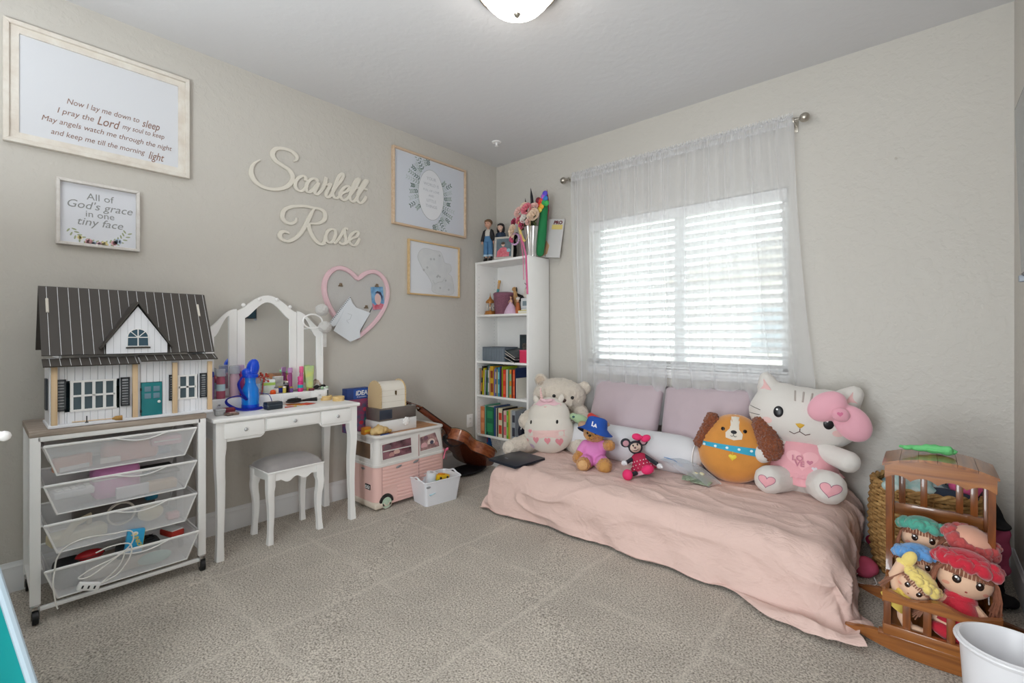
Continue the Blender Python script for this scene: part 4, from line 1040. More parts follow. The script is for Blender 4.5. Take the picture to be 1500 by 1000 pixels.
# the blue water bottle with its strap
wb_ = thing('water_bottle', 'tall translucent blue water bottle with a domed lid and wrist strap', 'water bottle', (.19, -2.245, TZ), LEFT)
bl1 = mat('blue_bottle', '1f96ff', .08, trans=.35); bl2 = mat('deep_blue', '1450e0', .12, trans=.15); bl3 = mat('strap_blue', '0d1f9a', .6)
O('body', B().lathe([(0, .02), (.044, .02), (.045, .07), (.045, .085), (.042, .092), (.043, .10), (.041, .118), (.030, .14), (.027, .155), (.028, .185), (0, .186)], seg=28), bl1, wb_, ang=60)
O('base', B().lathe([(0, 0), (.043, 0), (.0455, .006), (.0455, .03), (0, .03)], seg=28), bl2, wb_)
O('collar', B().lathe([(0, .18), (.040, .182), (.041, .196), (.036, .202), (0, .202)], seg=24), bl2, wb_)
b = B(); b.ell((.012, 0, .232), (.034, .033, .056), (0, 12, 0)); b.ell((-.012, 0, .205), (.035, .03, .03), (0, 35, 0)); O('lid', b, bl2, wb_)
O('strap', B().tube(catmull([(-.04, 0, .19), (-.065, -.01, .15), (-.055, -.03, .10), (-.035, -.045, .06), (-.07, -.035, .085), (-.12, -.02, .075), (-.125, -.01, .05), (-.09, -.02, .02), (-.05, -.045, .008), (0, -.05, .006), (.05, -.04, .01)], 6), .010, 8, flat=.2), bl3, wb_)
O('strap', B().tube(catmull([(.04, .0, .09), (.07, -.01, .085), (.10, -.01, .07), (.115, -.01, .03)], 6), .006, 8, flat=.25), bl3, wb_)
# the rest
def sbox(name, label, cat, x, y, z, sx, sy, sz, m, rz=0, bev=.003, extra=None, grp=None):
    t = thing(name, label, cat, (x, y, z), LEFT+rz, grp); O('body', B().box(-sx/2, sx/2, -sy/2, sy/2, 0, sz, bev, 3), m, t)
    if extra: extra(t)
    return t
sbox('jewelry_box', 'small black ridged box at the front of the dressing table', 'box', .275, -2.155, TZ, .088, .055, .042, mat('charcoal_box', '27303a', .4), .05, .006, lambda t: O('lid_seam', B().box(-.0448, .0448, -.0282, .0282, .024, .0265), mat('box_seam', '5a646e', .4), t))
sbox('glasses_case', 'maroon oblong case behind the phone at the left of the dressing table', 'case', .235, -2.375, TZ, .072, .035, .030, mat('maroon', '7a2434', .35), -.1, .012, lambda t: O('seam', B().box(-.0365, .0365, -.0178, .0178, .014, .0155), dark, t))
sbox('toy_phone', 'black and brown sparkly flip phone lying at the left front edge', 'toy phone', .325, -2.385, TZ, .062, .042, .014, mat('phone_black', '2f2c2b', .3, col2='8a7468', vscale=60), .1, .005, lambda t: O('screen', B().box(-.014, .020, -.014, .014, .014, .016, .001), mat('phone_screen', 'c9a8a0', .2), t))
sbox('silver_pouch', 'small silver quilted purse beside the toy phone', 'purse', .29, -2.43, TZ, .05, .03, .034, mat('silver_quilt', 'c4c6c8', .35, .3, bump=.6, bscale=120), .2, .01, lambda t: O('flap', B().box(-.024, .024, -.017, .017, .022, .035, .004), mat('silver_flap', 'b4b6ba', .4), t))
hb = thing('hair_brush', 'black oval hair brush lying on orange papers', 'hair brush', (.20, -1.965, TZ+.012), LEFT-.12)
O('head', B().ell((-.035, 0, .008), (.050, .026, .010)), black, hb); O('bristles', B().ell((-.035, 0, .018), (.043, .021, .010), sub=2), mat('bristle', '2a2624', .9, bump=1, bscale=300), hb)
O('handle', B().tube([(.01, 0, .008), (.04, 0, .010), (.075, -.002, .010), (.098, -.004, .010)], lambda u: .006+.007*u, 10), black, hb)
for i, (x, y, s_, c) in enumerate(((.19, -2.00, .085, 'e2782c'), (.225, -1.975, .075, 'e9a23c'), (.235, -1.94, .07, 'd9503a'))):
    q = thing('craft_paper', ('orange paper under the hair brush', 'amber paper poking out below the hair brush', 'red paper at the right of the hair brush handle')[i], 'paper', (x, y, TZ+.0012*i), LEFT+.3*i-.2)
    O('sheet', B().box(-s_/2, s_/2, -.035, .035, 0, .0012), mat('craft%d' % i, c, .7), q)
br = thing('paint_brush', 'small paint brush with a red handle at the front edge', 'paint brush', (.29, -2.045, TZ), LEFT)
O('handle', B().cyl((-.05, 0, .004), (.0, 0, .004), .0035, .0025, 8), mat('red_handle', 'b84a3a', .4), br); O('ferrule', B().cyl((0, 0, .004), (.016, 0, .004), .004, seg=8), mat('brass', 'c8b468', .3, .8), br); O('bristles', B().cyl((.016, 0, .004), (.035, 0, .004), .004, .001, 8), mat('bristle_white', 'd0d4e0', .9), br)
ros = wood('wood_disc', 'd9b36c', 'ecd09a', .5, 'X', 5)
for i, (x, y, r, z, l) in enumerate(((.10, -1.855, .042, 0, 'yellow tape ring behind the hair brush handle'), (.13, -1.775, .045, 0, 'round wooden box with a blue-green picture on its lid'), (.235, -1.735, .036, 0, 'small round wooden box at the right end of the dressing table'))):
    q = thing('round_box' if i else 'tape_ring', l, 'round box' if i else 'tape', (x, y, TZ+z), LEFT)
    if i: O('drum', B().lathe([(0, 0), (r, 0), (r, .022), (0, .022)], seg=30), ros, q); O('lid', B().lathe([(r*1.04, .014), (r*1.04, .028), (0, .029)], seg=30), ros, q)
    else: O('roll', B().lathe([(r*.7, 0), (r, 0), (r, .024), (r*.7, .024), (r*.7, 0)], seg=30), mat('yellow_tape', 'e4c25c', .35), q)
    if i == 1: O('printed_lid', B().lathe([(0, .0295), (r*.7, .0295)], seg=24), mat('lid_print', '5fb3b0', .5, col2='e0a860', vscale=30), q)
# clutter on the organiser
CZ = OZ
sbox('snack_bag', 'small pale green and white printed bag on the organiser', 'bag', .09, -2.105, CZ, .07, .02, .085, mat('bag_print', 'c9dfc4', .4, col2='e6e2ec', vscale=28), -.1, .008, lambda t: O('printed_band', B().box(-.033, .033, -.0112, -.0105, .05, .066), mat('lime_print', 'a8cc60', .4), t))
q = thing('string_lights', 'tangle of red and gold beads on the organiser', 'beads', (.10, -2.15, CZ), LEFT)
b = B()
for k in range(16): b.ell((-.035+.012*(k % 7), .0, .07+.05*abs(sin(k*1.7))), .0065, sub=2)
b.tube([(-.035+.012*(k % 7), .0, .07+.05*abs(sin(k*1.7))) for k in range(16)], .002, 5); b.tube([(0, 0, .0), (.01, 0, .09)], .003, 6)
O('beads', b, mat('red_bead', 'b93c2a', .3), q)
sbox('photo_strip', 'small grey photo card leaning on the mirror', 'photo', .075, -2.04, CZ, .05, .006, .095, mat('bw_photo', '8f8e8a', .5, col2='d8d6d0', vscale=22), 0, .001, lambda t: O('border', B().box(-.027, .027, .0032, .004, -.0, .098), whitep, t))
q = thing('orange_ball', 'orange bottle cap at the front of the organiser', 'cap', (.135, -2.10, CZ), LEFT); O('dome', B().ell((0, 0, .012), (.016, .014, .014)), mat('orange_cap', 'ea5a1c', .4), q); O('rim', B().lathe([(.016, 0), (.017, .006)], seg=20), mat('orange_rim', 'd94c12', .4), q)
for i, (x, y, sx, sz, c, l) in enumerate(((.10, -2.045, .03, .03, '1f2f86', 'navy lipstick tube'), (.11, -2.01, .024, .045, '20211f', 'black mascara box'), (.13, -2.03, .02, .03, 'c9b84a', 'yellow lip balm'), (.13, -1.99, .022, .025, '6a4c8c', 'violet nail polish'),
        (.11, -2.07, .02, .03, 'f0e6e0', 'white cream jar'), (.08, -1.99, .03, .055, '2a2a2a', 'black compact'), (.10, -1.92, .022, .022, 'd02a7a', 'fuchsia gloss pot'))):
    q = thing('cosmetic', l+' in the clutter on the organiser', 'cosmetics', (x, y, CZ), LEFT+.5*i)
    O('case', B().box(-sx/2, sx/2, -.009, .009, 0, sz, .003), mat('cos%d' % i, c, .35), q); O('lid', B().box(-sx/2+.001, sx/2-.001, -.0095, .0095, sz, sz+.01, .003), mat('coslid%d' % i, ['b8a04c', '8a8c92', 'e8e0d0'][i % 3], .3, .3), q)
q = thing('sunglasses', 'black sunglasses folded on the right end of the organiser', 'sunglasses', (.10, -1.80, CZ+.003), LEFT+.15)
b = B(); b.ell((-.024, -.01, .014), (.022, .005, .014), (20, 0, 0), 2); b.ell((.024, -.01, .014), (.022, .005, .014), (20, 0, 0), 2); b.box(-.006, .006, -.012, -.006, .014, .02)
O('lenses', b, black, q); O('temples', B().tube([(-.045, -.008, .018), (-.045, .04, .01), (.03, .045, .006)], .003, 6).tube([(.045, -.008, .018), (.045, .03, .01), (-.03, .038, .006)], .003, 6), black, q)
q = thing('hair_clips', 'white and green hair bow beside the sunglasses', 'hair clip', (.12, -1.77, CZ), LEFT); O('bow', B().ell((-.015, 0, .01), (.014, .006, .009), sub=2).ell((.015, 0, .01), (.014, .006, .009), sub=2), mat('green_bow', '4f9a50', .7, col2='e8efe6', vscale=60), q); O('knot', B().ell((0, 0, .01), .006, sub=2), whitep, q)
q = thing('beige_scrunchie', 'cream and brown scrunchie piled behind the sunglasses', 'scrunchie', (.06, -1.79, CZ), LEFT)
O('ring', B().tube([(.032*cos(a), .02*sin(a), .035+.018*cos(a*3)) for a in [2*pi*k/24 for k in range(24)]], .013, 8, closed=True), mat('scrunchie_cream', 'cdbfb2', .8, col2='8f7668', vscale=30), q); O('tag', B().box(-.01, .01, -.03, -.028, .02, .05), whitep, q)
q = thing('plum_compact', 'small plum compact before the sunglasses', 'compact', (.135, -1.865, CZ), LEFT); O('base', B().lathe([(0, 0), (.018, 0), (.018, .007), (0, .007)], seg=20), mat('plum', '6a2838', .3), q); O('lid', B().lathe([(.018, .008), (.016, .014), (0, .015)], seg=20), mat('plum2', '8a3a4a', .3), q)
# ================================================================== TOY CAMPER VAN
vn = thing('toy_camper_van', 'pink and white toy camper van with a wooden top on the carpet', 'toy van', (.225, -1.272, 0), LEFT)
# local x: world y+1.272 in [-.295,.295]; local y: .225 - world x, front -.175
vpink = mat('van_pink', 'e6bdb6', .4); vwhite = mat('van_white', 'dcd9d6', .4); vcream = mat('van_cream', 'd6cabb', .45)
def rounded(x0, x1, y0, y1, r, n=6):
    out = []
    for cx, cy, a0 in ((x1-r, y0+r, -90), (x1-r, y1-r, 0), (x0+r, y1-r, 90), (x0+r, y0+r, 180)):
        for k in range(n+1): a = rad(a0+90*k/n); out.append((cx+r*cos(a), cy+r*sin(a)))
    return out
def tier(name, levels, m, par, r=.045):
    """levels (inset, z) of a rounded box"""
    b = B(); rows = []
    for ins, z in levels: rows.append([(x, y, z) for x, y in rounded(-.295+ins, .295-ins*1.0, -.175+ins, .165-ins, max(.01, r-ins*.4))])
    b.grid(rows, closed_v=True)
    for q in (rows[0], rows[-1]): b.bm.faces.new([b.bm.verts.new(p) for p in q])
    return O(name, b, m, par, ang=30)
body = tier('lower_body', [(0, .028), (0, .285)], vpink, vn)
# moulded plank ribs on the long side
for k in range(10):
    z = .046+k*.0235
    O('rib', B().box(-.245 if z > .12 else -.13, .25, -.1785, -.174, z, z+.0185, .002), vpink, vn)
O('belt', (lambda: (lambda b: (b.grid([[(x, y, z) for x, y in rounded(-.295-o_, .295+o_, -.175-o_, .165+o_, .045)] for o_, z in ((0, .280), (.005, .283), (.005, .297), (0, .300))], closed_v=True), b)[1])(B()))(), vwhite, vn, ang=30)
tier('cabin', [(0, .298), (.014, .455), (.020, .470)], vwhite, vn)
b = B(); rr = [[(x, y, z) for x, y in rounded(-.295+i_, .295-i_, -.175+i_, .165-i_, .04)] for i_, z in ((.004, .468), (.002, .478), (.006, .486), (.026, .486), (.028, .476))]
b.grid(rr, closed_v=True); O('roof_rim', b, vwhite, vn, ang=30)
b = B(); pts = rounded(-.268, .268, -.148, .138, .03); b.slab(pts, .472, .480); O('wood_top', b, wood('camper_top', 'b57f55', 'cf9d72', .45, 'X', 4), vn)
# bumpers, wheel arch, wheels
for x0, x1 in ((-.302, -.170), (.24, .302)): O('bumper', B().box(x0, x1, -.184, .17, .012, .055, .014, 3), vcream, vn)
def wheel(x):
    b = B(); b.prism([(x+.052*cos(a), .046+.056*sin(a)) for a in [pi*k/14 for k in range(15)]], -.182, -.170); O('wheel_arch', b, mat('arch_dark', '2a2828', .7), vn)
    wq = O('wheel', B().cyl((x, -.181, .044), (x, -.140, .044), .040, seg=28), mat('tyre_cream', 'cfd0c2', .5), vn)
    b = B(); M_ = Matrix.Translation((x, -.181, .044)) @ Matrix.Rotation(pi/2, 4, 'X')
    b.lathe([(.036, 0), (.034, .003), (.024, .003), (.023, .001), (.012, .004), (0, .006)], (0, 0, 0), 28, M_); O('hubcap', b, mat('hub_mint', 'b3c9b4', .4), wq)
wheel(-.245+.03); wheel(.165)
def vwindow(pts, pic):
    """window with a raised surround and a printed interior scene behind clear plastic"""
    cx = sum(p[0] for p in pts)/len(pts); cz = sum(p[1] for p in pts)/len(pts)
    outer = [(cx+(x-cx)*1.10, cz+(z-cz)*1.16) for x, z in pts]
    def lay(z): return -.175+.014*(z-.298)/.157
    b = B(); b.grid([[(x, lay(z)-.001, z) for x, z in outer], [(x, lay(z)-.006, z) for x, z in outer], [(x, lay(z)-.006, z) for x, z in pts], [(x, lay(z)-.0005, z) for x, z in pts]], closed_v=True)
    wf = O('window_frame', b, vwhite, vn, ang=30)
    b = B(); b.bm.faces.new([b.bm.verts.new((x, lay(z)-.0012, z)) for x, z in pts]); O('printed_window', b, pic, wf)
    return wf, lay
pic1 = mat('print_mauve', '3a2c33', .25, col2='9a6a74', vscale=14); pic2 = mat('print_plum', '4a3540', .25, col2='c9a09c', vscale=18)
w1, lay = vwindow([(-.243, .327), (-.243, .425), (-.010, .437), (-.010, .333)], pic1)
O('curtain_rail', B().box(-.24, -.012, -.178, -.172, .378, .384), vwhite, w1)
for x, z, r, c in ((-.17, .35, .022, 'b98a86'), (-.13, .36, .026, 'd9b2a8'), (-.06, .37, .03, '6e3f4a'), (-.20, .40, .03, '6d5a60')): O('printed_figure', B().prism([(p, q) for p, q in circ(x, z, r, r*.7, 14)], lay(z)-.0022, lay(z)-.0012), mat('fig'+c, c, .4), w1)
w2, lay = vwindow([(.062, .328), (.066, .424), (.205, .440), (.235, .36), (.238, .334)], pic2)
for x, z, r, c in ((.10, .36, .028, 'd8a8ac'), (.165, .375, .034, 'e0c8c0'), (.170, .375, .017, '4c4a5c'), (.12, .41, .02, '7a5664'), (.21, .36, .015, 'b88')): O('printed_figure', B().prism([(p, q) for p, q in circ(x, z, r, r*.8, 16)], lay(z)-.0022-(r < .02)*.0006, lay(z)-.0012), mat('fig'+c, (c if len(c) == 6 else 'bb8888'), .4), w2)
b = B(); b.box(-.3, -.294, -.10, .09, .33, .43, .003, M=Matrix.Identity(4)); O('rear_window', B().box(-.292, -.285, -.105, .09, .325, .43, .004), mat('rear_print', '5e4a3c', .3, col2='7a5f48', vscale=10), vn)
O('rear_window_frame', B().box(-.294, -.286, -.12, .105, .313, .325, .003).box(-.291, -.281, -.12, .105, .43, .442, .003).box(-.293, -.284, -.12, -.105, .32, .435, .003).box(-.293, -.284, .09, .105, .32, .435, .003), vwhite, vn)
hm_ = mat('grey_handle', '86898c', .35, .3)
for x, z in ((-.12, .262), (.02, .268), ): O('door_handle', B().ell((x, -.182, z), (.024, .006, .008), (0, -12, 0), 2), hm_, vn)
O('rear_handle', B().ell((-.3, -.03, .26), (.005, .022, .007), sub=2), hm_, vn)
O('seam', B().box(-.248, -.245, -.1765, -.1745, .05, .29).box(.048, .051, -.1795, -.174, .05, .45), mat('seam_rose', 'b58e8a', .6), vn)
O('number_plate', B().box(-.2995, -.294, -.115, -.055, .13, .165, .002), black, vn)
pl = O('plate_letters', text_bm([("OG!", 0, -.006, .03, 0, 'CENTER', .0005)], 0), whitep, vn); pl.location = (-.3002, -.085, .143); pl.rotation_euler = (0, 0, -pi/2)
q = thing('ribbon_bow', 'bright pink ribbon bow tied at the front end of the toy camper van', 'ribbon', (.385, -.968, .285), LEFT)
O('loops', B().ell((-.018, 0, .008), (.018, .006, .012), (0, 25, 0), 2).ell((.018, 0, .008), (.018, .006, .012), (0, -25, 0), 2), mat('ribbon_pink', 'e0708c', .5), q)
O('tails', B().tube([(0, 0, 0), (-.012, -.004, -.03), (-.02, -.004, -.055)], .005, 6, flat=.3).tube([(0, 0, 0), (.01, -.004, -.035), (.006, -.004, -.065)], .005, 6, flat=.3), mat('ribbon_pink', 'e0708c', .5), q)
# drawer box, treasure chest, game box, bread-coloured shell on the wood top (z .48)
VZ = .4805
db = thing('vanity_case', 'white craft case with a smoky lid and a white flower clasp on the camper top', 'case', (.235, -1.335, VZ), LEFT)
O('tray', B().box(-.155, .155, -.085, .085, 0, .082, .004), mat('case_white', 'dedede', .4), db)
O('smoky_lid', B().box(-.153, .153, -.083, .083, .082, .168, .006), mat('smoky_plastic', '6b625c', .15, trans=.0, coat=.5, col2='544e4d', vscale=5), db)
O('dark_contents', B().box(-.15, -.05, -.0845, -.082, .094, .158, .002), mat('navy_contents', '2f3745', .4), db)
b = B(); M_ = Matrix.Translation((.062, -.092, .058))
for k in range(7): b.ell((.062+.020*cos(k*2*pi/7), -.090, .062+.020*sin(k*2*pi/7)), (.011, .005, .011), sub=2)
b.ell((.062, -.091, .062), (.020, .006, .020), sub=2); O('flower_clasp', b, whitep, db)
ch = thing('treasure_chest', 'cream treasure chest with an arched lid and scalloped ends on the smoky-lidded case', 'chest', (.235, -1.37, VZ+.1685), LEFT)
arch = [(-.075, 0), (.075, 0), (.075, .115)] + [(.075*cos(a), .115+.062*sin(a)) for a in [pi*k/12 for k in range(1, 12)]] + [(-.075, .115)]
Mx = Matrix.Rotation(pi/2, 4, 'Z')
O('body', B().prism(arch, -.095, .095, M=Mx), mat('chest_cream', 'e2ddd3', .6), ch, ang=25)
for x, c in ((-.101, .100), ):
    pass
for x in (-.099, .099):
    b = B(); n = 40; sc = []
    for k in range(n):
        pass
    outer = [(y*1.0, z) for y, z in arch]
    b.prism([(y*1.05, z*1.02 if z > 0 else z) for y, z in arch], x-.004, x+.004, M=Mx)
    O('end_panel', b, mat('chest_kraft', 'cdb48c', .7), ch, ang=25); b = B()
    for k in range(13):
        a = pi*k/12; b.ell((x, .079*cos(a), .115+.067*sin(a)), (.004, .008, .008), sub=1)
    for k in range(6):
        for s_ in (-1, 1): b.ell((x, s_*.079, .012+.018*k), (.004, .008, .008), sub=1)
    se_ = O('scalloped_edge', b, mat('chest_kraft', 'cdb48c', .7), ch); se_['kind'] = 'stuff'
b = B()
for z in (.04, .08, .118): b.box(-.094, .094, -.0756, -.0748, z, z+.0012)
O('board_lines', b, mat('chest_line', 'b9b0a2', .7), ch)
O('latch', B().box(.012, .026, -.080, -.075, .088, .114, .002).box(.015, .023, -.082, -.078, .082, .094, .002), mat('latch_bronze', '6a5a40', .35, .8), ch)
gb_ = thing('game_box', 'upright blue and pink toy box lettered IDEA standing against the wall behind the chest', 'box', (.10, -1.53, VZ), LEFT+.06)
O('carton', B().box(-.09, .09, -.03, .03, 0, .30, .002), mat('game_navy', '29407c', .45), gb_)
O('printed_scene', B().box(-.088, .088, -.0308, -.030, .004, .225), mat('game_print', '2a6a86', .45, col2='b8406e', vscale=26), gb_)
O('printed_side', B().box(-.0908, -.090, -.028, .028, .004, .225), mat('game_print2', 'a0445e', .45, col2='4a5a8a', vscale=30), gb_)
O('header', B().box(-.042, .088, -.0312, -.0304, .228, .296), mat('game_blue', '2b55a8', .4), gb_)
O('lettering', text_bm([("iDEA", .022, .252, .044, .1, 'CENTER', .0015), ("& moreinsides", .022, .236, .013, 0, 'CENTER')], -.0318), mat('game_white', 'e8ecf2', .4), gb_)
for x, z, c in ((-.02, .19, 'cf2f72'), (.05, .15, 'd8506a'), (-.05, .10, '6f8fc8'), (.02, .06, 'c83a4c'), (-.06, .04, 'e0a8b0'), (.06, .08, '3aa09a')): O('printed_figure', B().prism(circ(x, z, .018, .014, 10), -.0316, -.0306), mat('gf'+c, c, .45), gb_)
q = thing('ball_packet', 'small orange and yellow packet at the left end of the camper top', 'packet', (.25, -1.545, VZ), LEFT+.2)
O('packet', B().box(-.03, .03, -.02, .02, 0, .05, .008), mat('packet_orange', 'd98a30', .5), q); O('printed_band', B().box(-.03, .03, -.021, -.0195, .02, .034), mat('packet_band', 'e6c440', .5), q)
shl = blob('seashell', [((0, 0, .032), (.045, .032, .032)), ((-.035, .005, .026), (.026, .026, .024)), ((.04, -.004, .026), (.03, .028, .024)), ((.075, -.006, .016), (.022, .018, .013)), ((0, -.03, .02), (.03, .012, .012)), ((.0, .01, .058), (.012, .012, .012))], mat('shell_tan', 'd7bc88', .55, bump=.3, bscale=50, col2='c09a5c', vscale=18), None, vox=.004, smooth=3, fuzz=.004, fs=60)
tag(shl, 'tan ridged seashell at the front of the camper top', 'seashell'); shl.location = (.325, -1.495, VZ); shl.rotation_euler = (0, 0, LEFT)
q = thing('blue_pen', 'blue and brown pen lying before the seashell', 'pen', (.375, -1.47, VZ+.006), LEFT+.05)
O('barrel', B().cyl((-.045, 0, 0), (.02, 0, 0), .005, seg=10), mat('pen_blue', '2b4b8a', .3), q); O('cap', B().cyl((.02, 0, 0), (.05, 0, 0), .0055, .004, 10), mat('pen_brown', '6a3c30', .4), q)
q = thing('clear_ruler', 'clear blue plastic strip standing behind the chest', 'ruler', (.17, -1.205, VZ+.0), LEFT)
O('strip', B().box(-.008, .008, -.002, .002, .169, .33, .001), glassy('blue_clear', 'a8c8e0', .55), q); O('foot', B().box(-.02, .02, -.01, .012, .1685, .178, .002), mat('ruler_blue', '7fa4c4', .3), q)
# ================================================================== GUITAR
a = Vector((-.06, -.83, .60)).normalized(); v = Vector((cos(rad(80)), 0, -sin(rad(80)))); nb = (v-a*v.dot(a)).normalized(); wv = a.cross(nb)
org = Vector((.265, -.455, .045))
GM = Matrix(((a.x, wv.x, -nb.x, org.x), (a.y, wv.y, -nb.y, org.y), (a.z, wv.z, -nb.z, org.z), (0, 0, 0, 1)))
gt = thing('acoustic_guitar', 'brown acoustic guitar leaning back-outwards against the toy camper van', 'guitar', (0, 0, 0)); gt.matrix_world = GM; gt.location = org; gt.rotation_euler = GM.to_euler()
mah = wood('mahogany', '4a2014', '7a3b22', .22, 'X', 3, coat=.6); mahs = wood('mahogany_side', '74361e', 'a4603a', .22, 'X', 3, coat=.6)  # lit rim and shaded back put into the colour of two mahogany copies
hp = [(0, .0), (.01, .10), (.06, .168), (.13, .185), (.20, .165), (.265, .118), (.31, .118), (.37, .138), (.43, .128), (.475, .075), (.48, .0)]
up = [(p.x, p.z) for p in catmull([(x, 0, z) for x, z in hp], 5)]
gout = up+[(x, -z) for x, z in reversed(up[1:-1])]
def gslab(poly, z0, z1, s=1):
    b = B(); b.slab([(x if s == 1 else .24+(x-.24)*s, y*s) for x, y in poly], z0, z1); return b
n = len(gout); b = B(); b.grid([[(x, y, 0.004) for x, y in gout], [(x, y, .094) for x, y in gout]], closed_v=True); O('side', b, mahs, gt, ang=40)
O('back', gslab(gout, 0, .005, 1.012), mah, gt, ang=25)
O('soundboard', gslab(gout, .093, .098, 1.012), wood('spruce', 'c79a5e', 'dbb47c', .3, 'X', 4, .5), gt, ang=25)
b = B()
for z in (.001, .096): b.tube([(.24+(x-.24)*1.014, y*1.014, z+.001) for x, y in gout], .0028, 6, closed=True)
O('binding', b, mat('dark_binding', '241512', .3), gt)
rows = []
for k in range(14):
    u = k/13; x = .47+.35*u; wd = .030-.008*u; dz = .024 if u > .1 else .024+.05*(1-u*10)
    rows.append([(x, wd*cos(q), .090-(dz)*sin(q)) for q in [pi*j/10 for j in range(11)]]+[(x, -wd, .097), (x, wd, .097)])
b = B(); b.grid(rows, closed_v=True); O('neck', b, mah, gt, ang=40)
O('fretboard', B().box(.34, .82, -.028, .028, .098, .104, .001), mat('rosewood', '2a1712', .4), gt)
hd = O('headstock', B(Matrix.Translation((.815, 0, .094)) @ Matrix.Rotation(rad(14), 4, 'Y')).box(0, .19, -.036, .036, -.008, .008, .004), mah, gt)
for s_ in (-1, 1):
    for k in range(3):
        x = .85+.05*k; b = B(); b.cyl((x, s_*.034, .082-.012*k), (x, s_*.052, .082-.012*k), .003, seg=8); b.ell((x, s_*.060, .082-.012*k), (.007, .010, .004), sub=2); b.box(x-.012, x+.012, s_*.02-.008, s_*.02+.008, .070-.012*k, .077-.012*k)
        O('tuning_peg', b, chrome, hd)
O('sound_hole', B().lathe([(0, .0985), (.05, .0985)], (.32, 0, 0), 24), black, gt)
O('bridge', B().box(.115, .145, -.08, .08, .098, .106, .003), mat('rosewood', '2a1712', .4), gt)
b = B()
for k in range(6): b.cyl((.13, -.025+.01*k, .108), (.83, -.018+.0072*k, .106), .0007, seg=4)
O('strings', b, chrome, gt)
O('heel_plate', B().ell((.487, -.0, .02), (.012, .03, .026), sub=2), mat('rosewood', '2a1712', .4), gt)
O('strap', B().tube(catmull([(.49, .0, .02), (.50, .03, -.02), (.47, .08, -.05), (.45, .13, -.04), (.42, .15, .0)], 5), .018, 8, flat=.15), mat('strap_black', '17181a', .7), gt)
O('strap_button', B().ell((.475, .03, -.012), .009, sub=2), nickel, gt)
gc = blob('gig_bag', [((0, 0, .022), (.20, .12, .022)), ((-.16, 0, .02), (.12, .08, .020)), ((.12, .02, .022), (.10, .10, .022))], mat('gig_black', '17181b', .6, bump=.3, bscale=30), None, vox=.012, smooth=4, fuzz=.006, fs=14)
tag(gc, 'black padded guitar bag lying flat on the carpet under the guitar', 'guitar bag'); gc.location = (.20, -.56, 0); gc.rotation_euler = (0, 0, LEFT+.08)
# ================================================================== WHITE TUB
tub = thing('plastic_tub', 'open white plastic tub on the carpet before the toy camper van', 'tub', (.508, -1.16, 0), LEFT-.12)
def taper(b, x0, y0, x1, y1, z0, z1, r=.02, th=.003, dips=0):
    rows = []
    for X_, Y_, z, rr in ((x0-th, y0-th, z0+th, r), (x1-th, y1-th, z1, r), (x1, y1, z1, r), (x0, y0, z0, r)):
        row = []
        for x, y in rounded(-X_/2, X_/2, -Y_/2, Y_/2, rr):
            dz = 0
            if z == z1 and dips: dz = -dips*max(0, 1-(y/(.30*Y_))**2)*(abs(x) > X_*.4)
            row.append((x, y, z+dz))
        rows.append(row)
    b.grid(rows, closed_v=True)
    b.bm.faces.new([b.bm.verts.new(p) for p in rows[0]]); b.bm.faces.new([b.bm.verts.new(p) for p in rows[3]])
b = B(); taper(b, .255, .17, .295, .215, .0, .165, .02, .003, .0)
O('tub_body', b, mat('tub_white', 'e4e6ec', .35), tub, ang=35)
b = B()
for x in (-.147, .147):
    b.tube(catmull([(x, -.085, .166), (x*1.01, -.04, .172), (x*1.02, 0, .185), (x*1.01, .04, .172), (x, .085, .166)], 5), .006, 8)
b.tube([(x, y, .165) for x, y in rounded(-.148, .148, -.108, .108, .02)], .004, 6, closed=True)
O('rim', b, mat('tub_white', 'e4e6ec', .35), tub)
O('grip_slot', B().ell((-.12, -.1035, .135), (.018, .004, .008), sub=2), mat('slot_grey', '8a8d92', .5), tub)
def inb(name, label, cat, x, y, z, shape, m, rot=(0, 0, 0), extra=None):
    c, s_ = cos(LEFT-.12), sin(LEFT-.12)
    t = thing(name, label, cat, (.508+x*c-y*s_, -1.16+x*s_+y*c, z), 0, rot=(rot[0], rot[1], LEFT-.12+rot[2]))
    O('body', shape, m, t)
    if extra: extra(t)
    return t
inb('toy_truck', 'yellow plastic toy lying in the white tub', 'toy', .06, .02, .125, B().box(-.055, .055, -.03, .03, 0, .035, .01), mat('toy_yellow', 'e2b41c', .4), (0, .1, .1), lambda t: (O('black_dots', B().ell((.03, -.03, .018), .009, sub=2).ell((-.03, -.03, .018), .009, sub=2), black, t), O('orange_hatch', B().box(-.02, .02, -.02, .02, .034, .042, .004), mat('toy_orange', 'd98a1c', .4), t)))
inb('picture_book', 'blue and white booklet tilted in the white tub', 'booklet', -.03, -.04, .10, B().box(-.09, .09, -.05, .05, 0, .006, .001), mat('booklet_print', 'c4dde6', .5, col2='7fb0c4', vscale=20), (.25, -.15, .2), lambda t: O('pages', B().box(-.088, .088, -.048, .048, -.004, 0), whitep, t))
inb('paper_roll', 'white rolled paper standing in the white tub', 'paper roll', -.03, .045, .02, B().cyl((0, 0, 0), (0, 0, .17), .035, seg=20), mat('roll_white', 'e6e8ec', .6), (.1, .1, 0), lambda t: O('core', B().cyl((0, 0, .1705), (0, 0, .171), .014, seg=14), mat('core_grey', 'a8abb0', .7), t))
inb('green_pencil', 'green pencil lying across the things in the white tub', 'pencil', .02, -.01, .132, B().cyl((-.08, 0, 0), (.06, 0, .01), .0035, seg=6), mat('pencil_green', '5b9a58', .4), (0, 0, .35), lambda t: O('tip', B().cyl((.06, 0, .01), (.072, 0, .011), .0035, .0005, 6), pine, t))
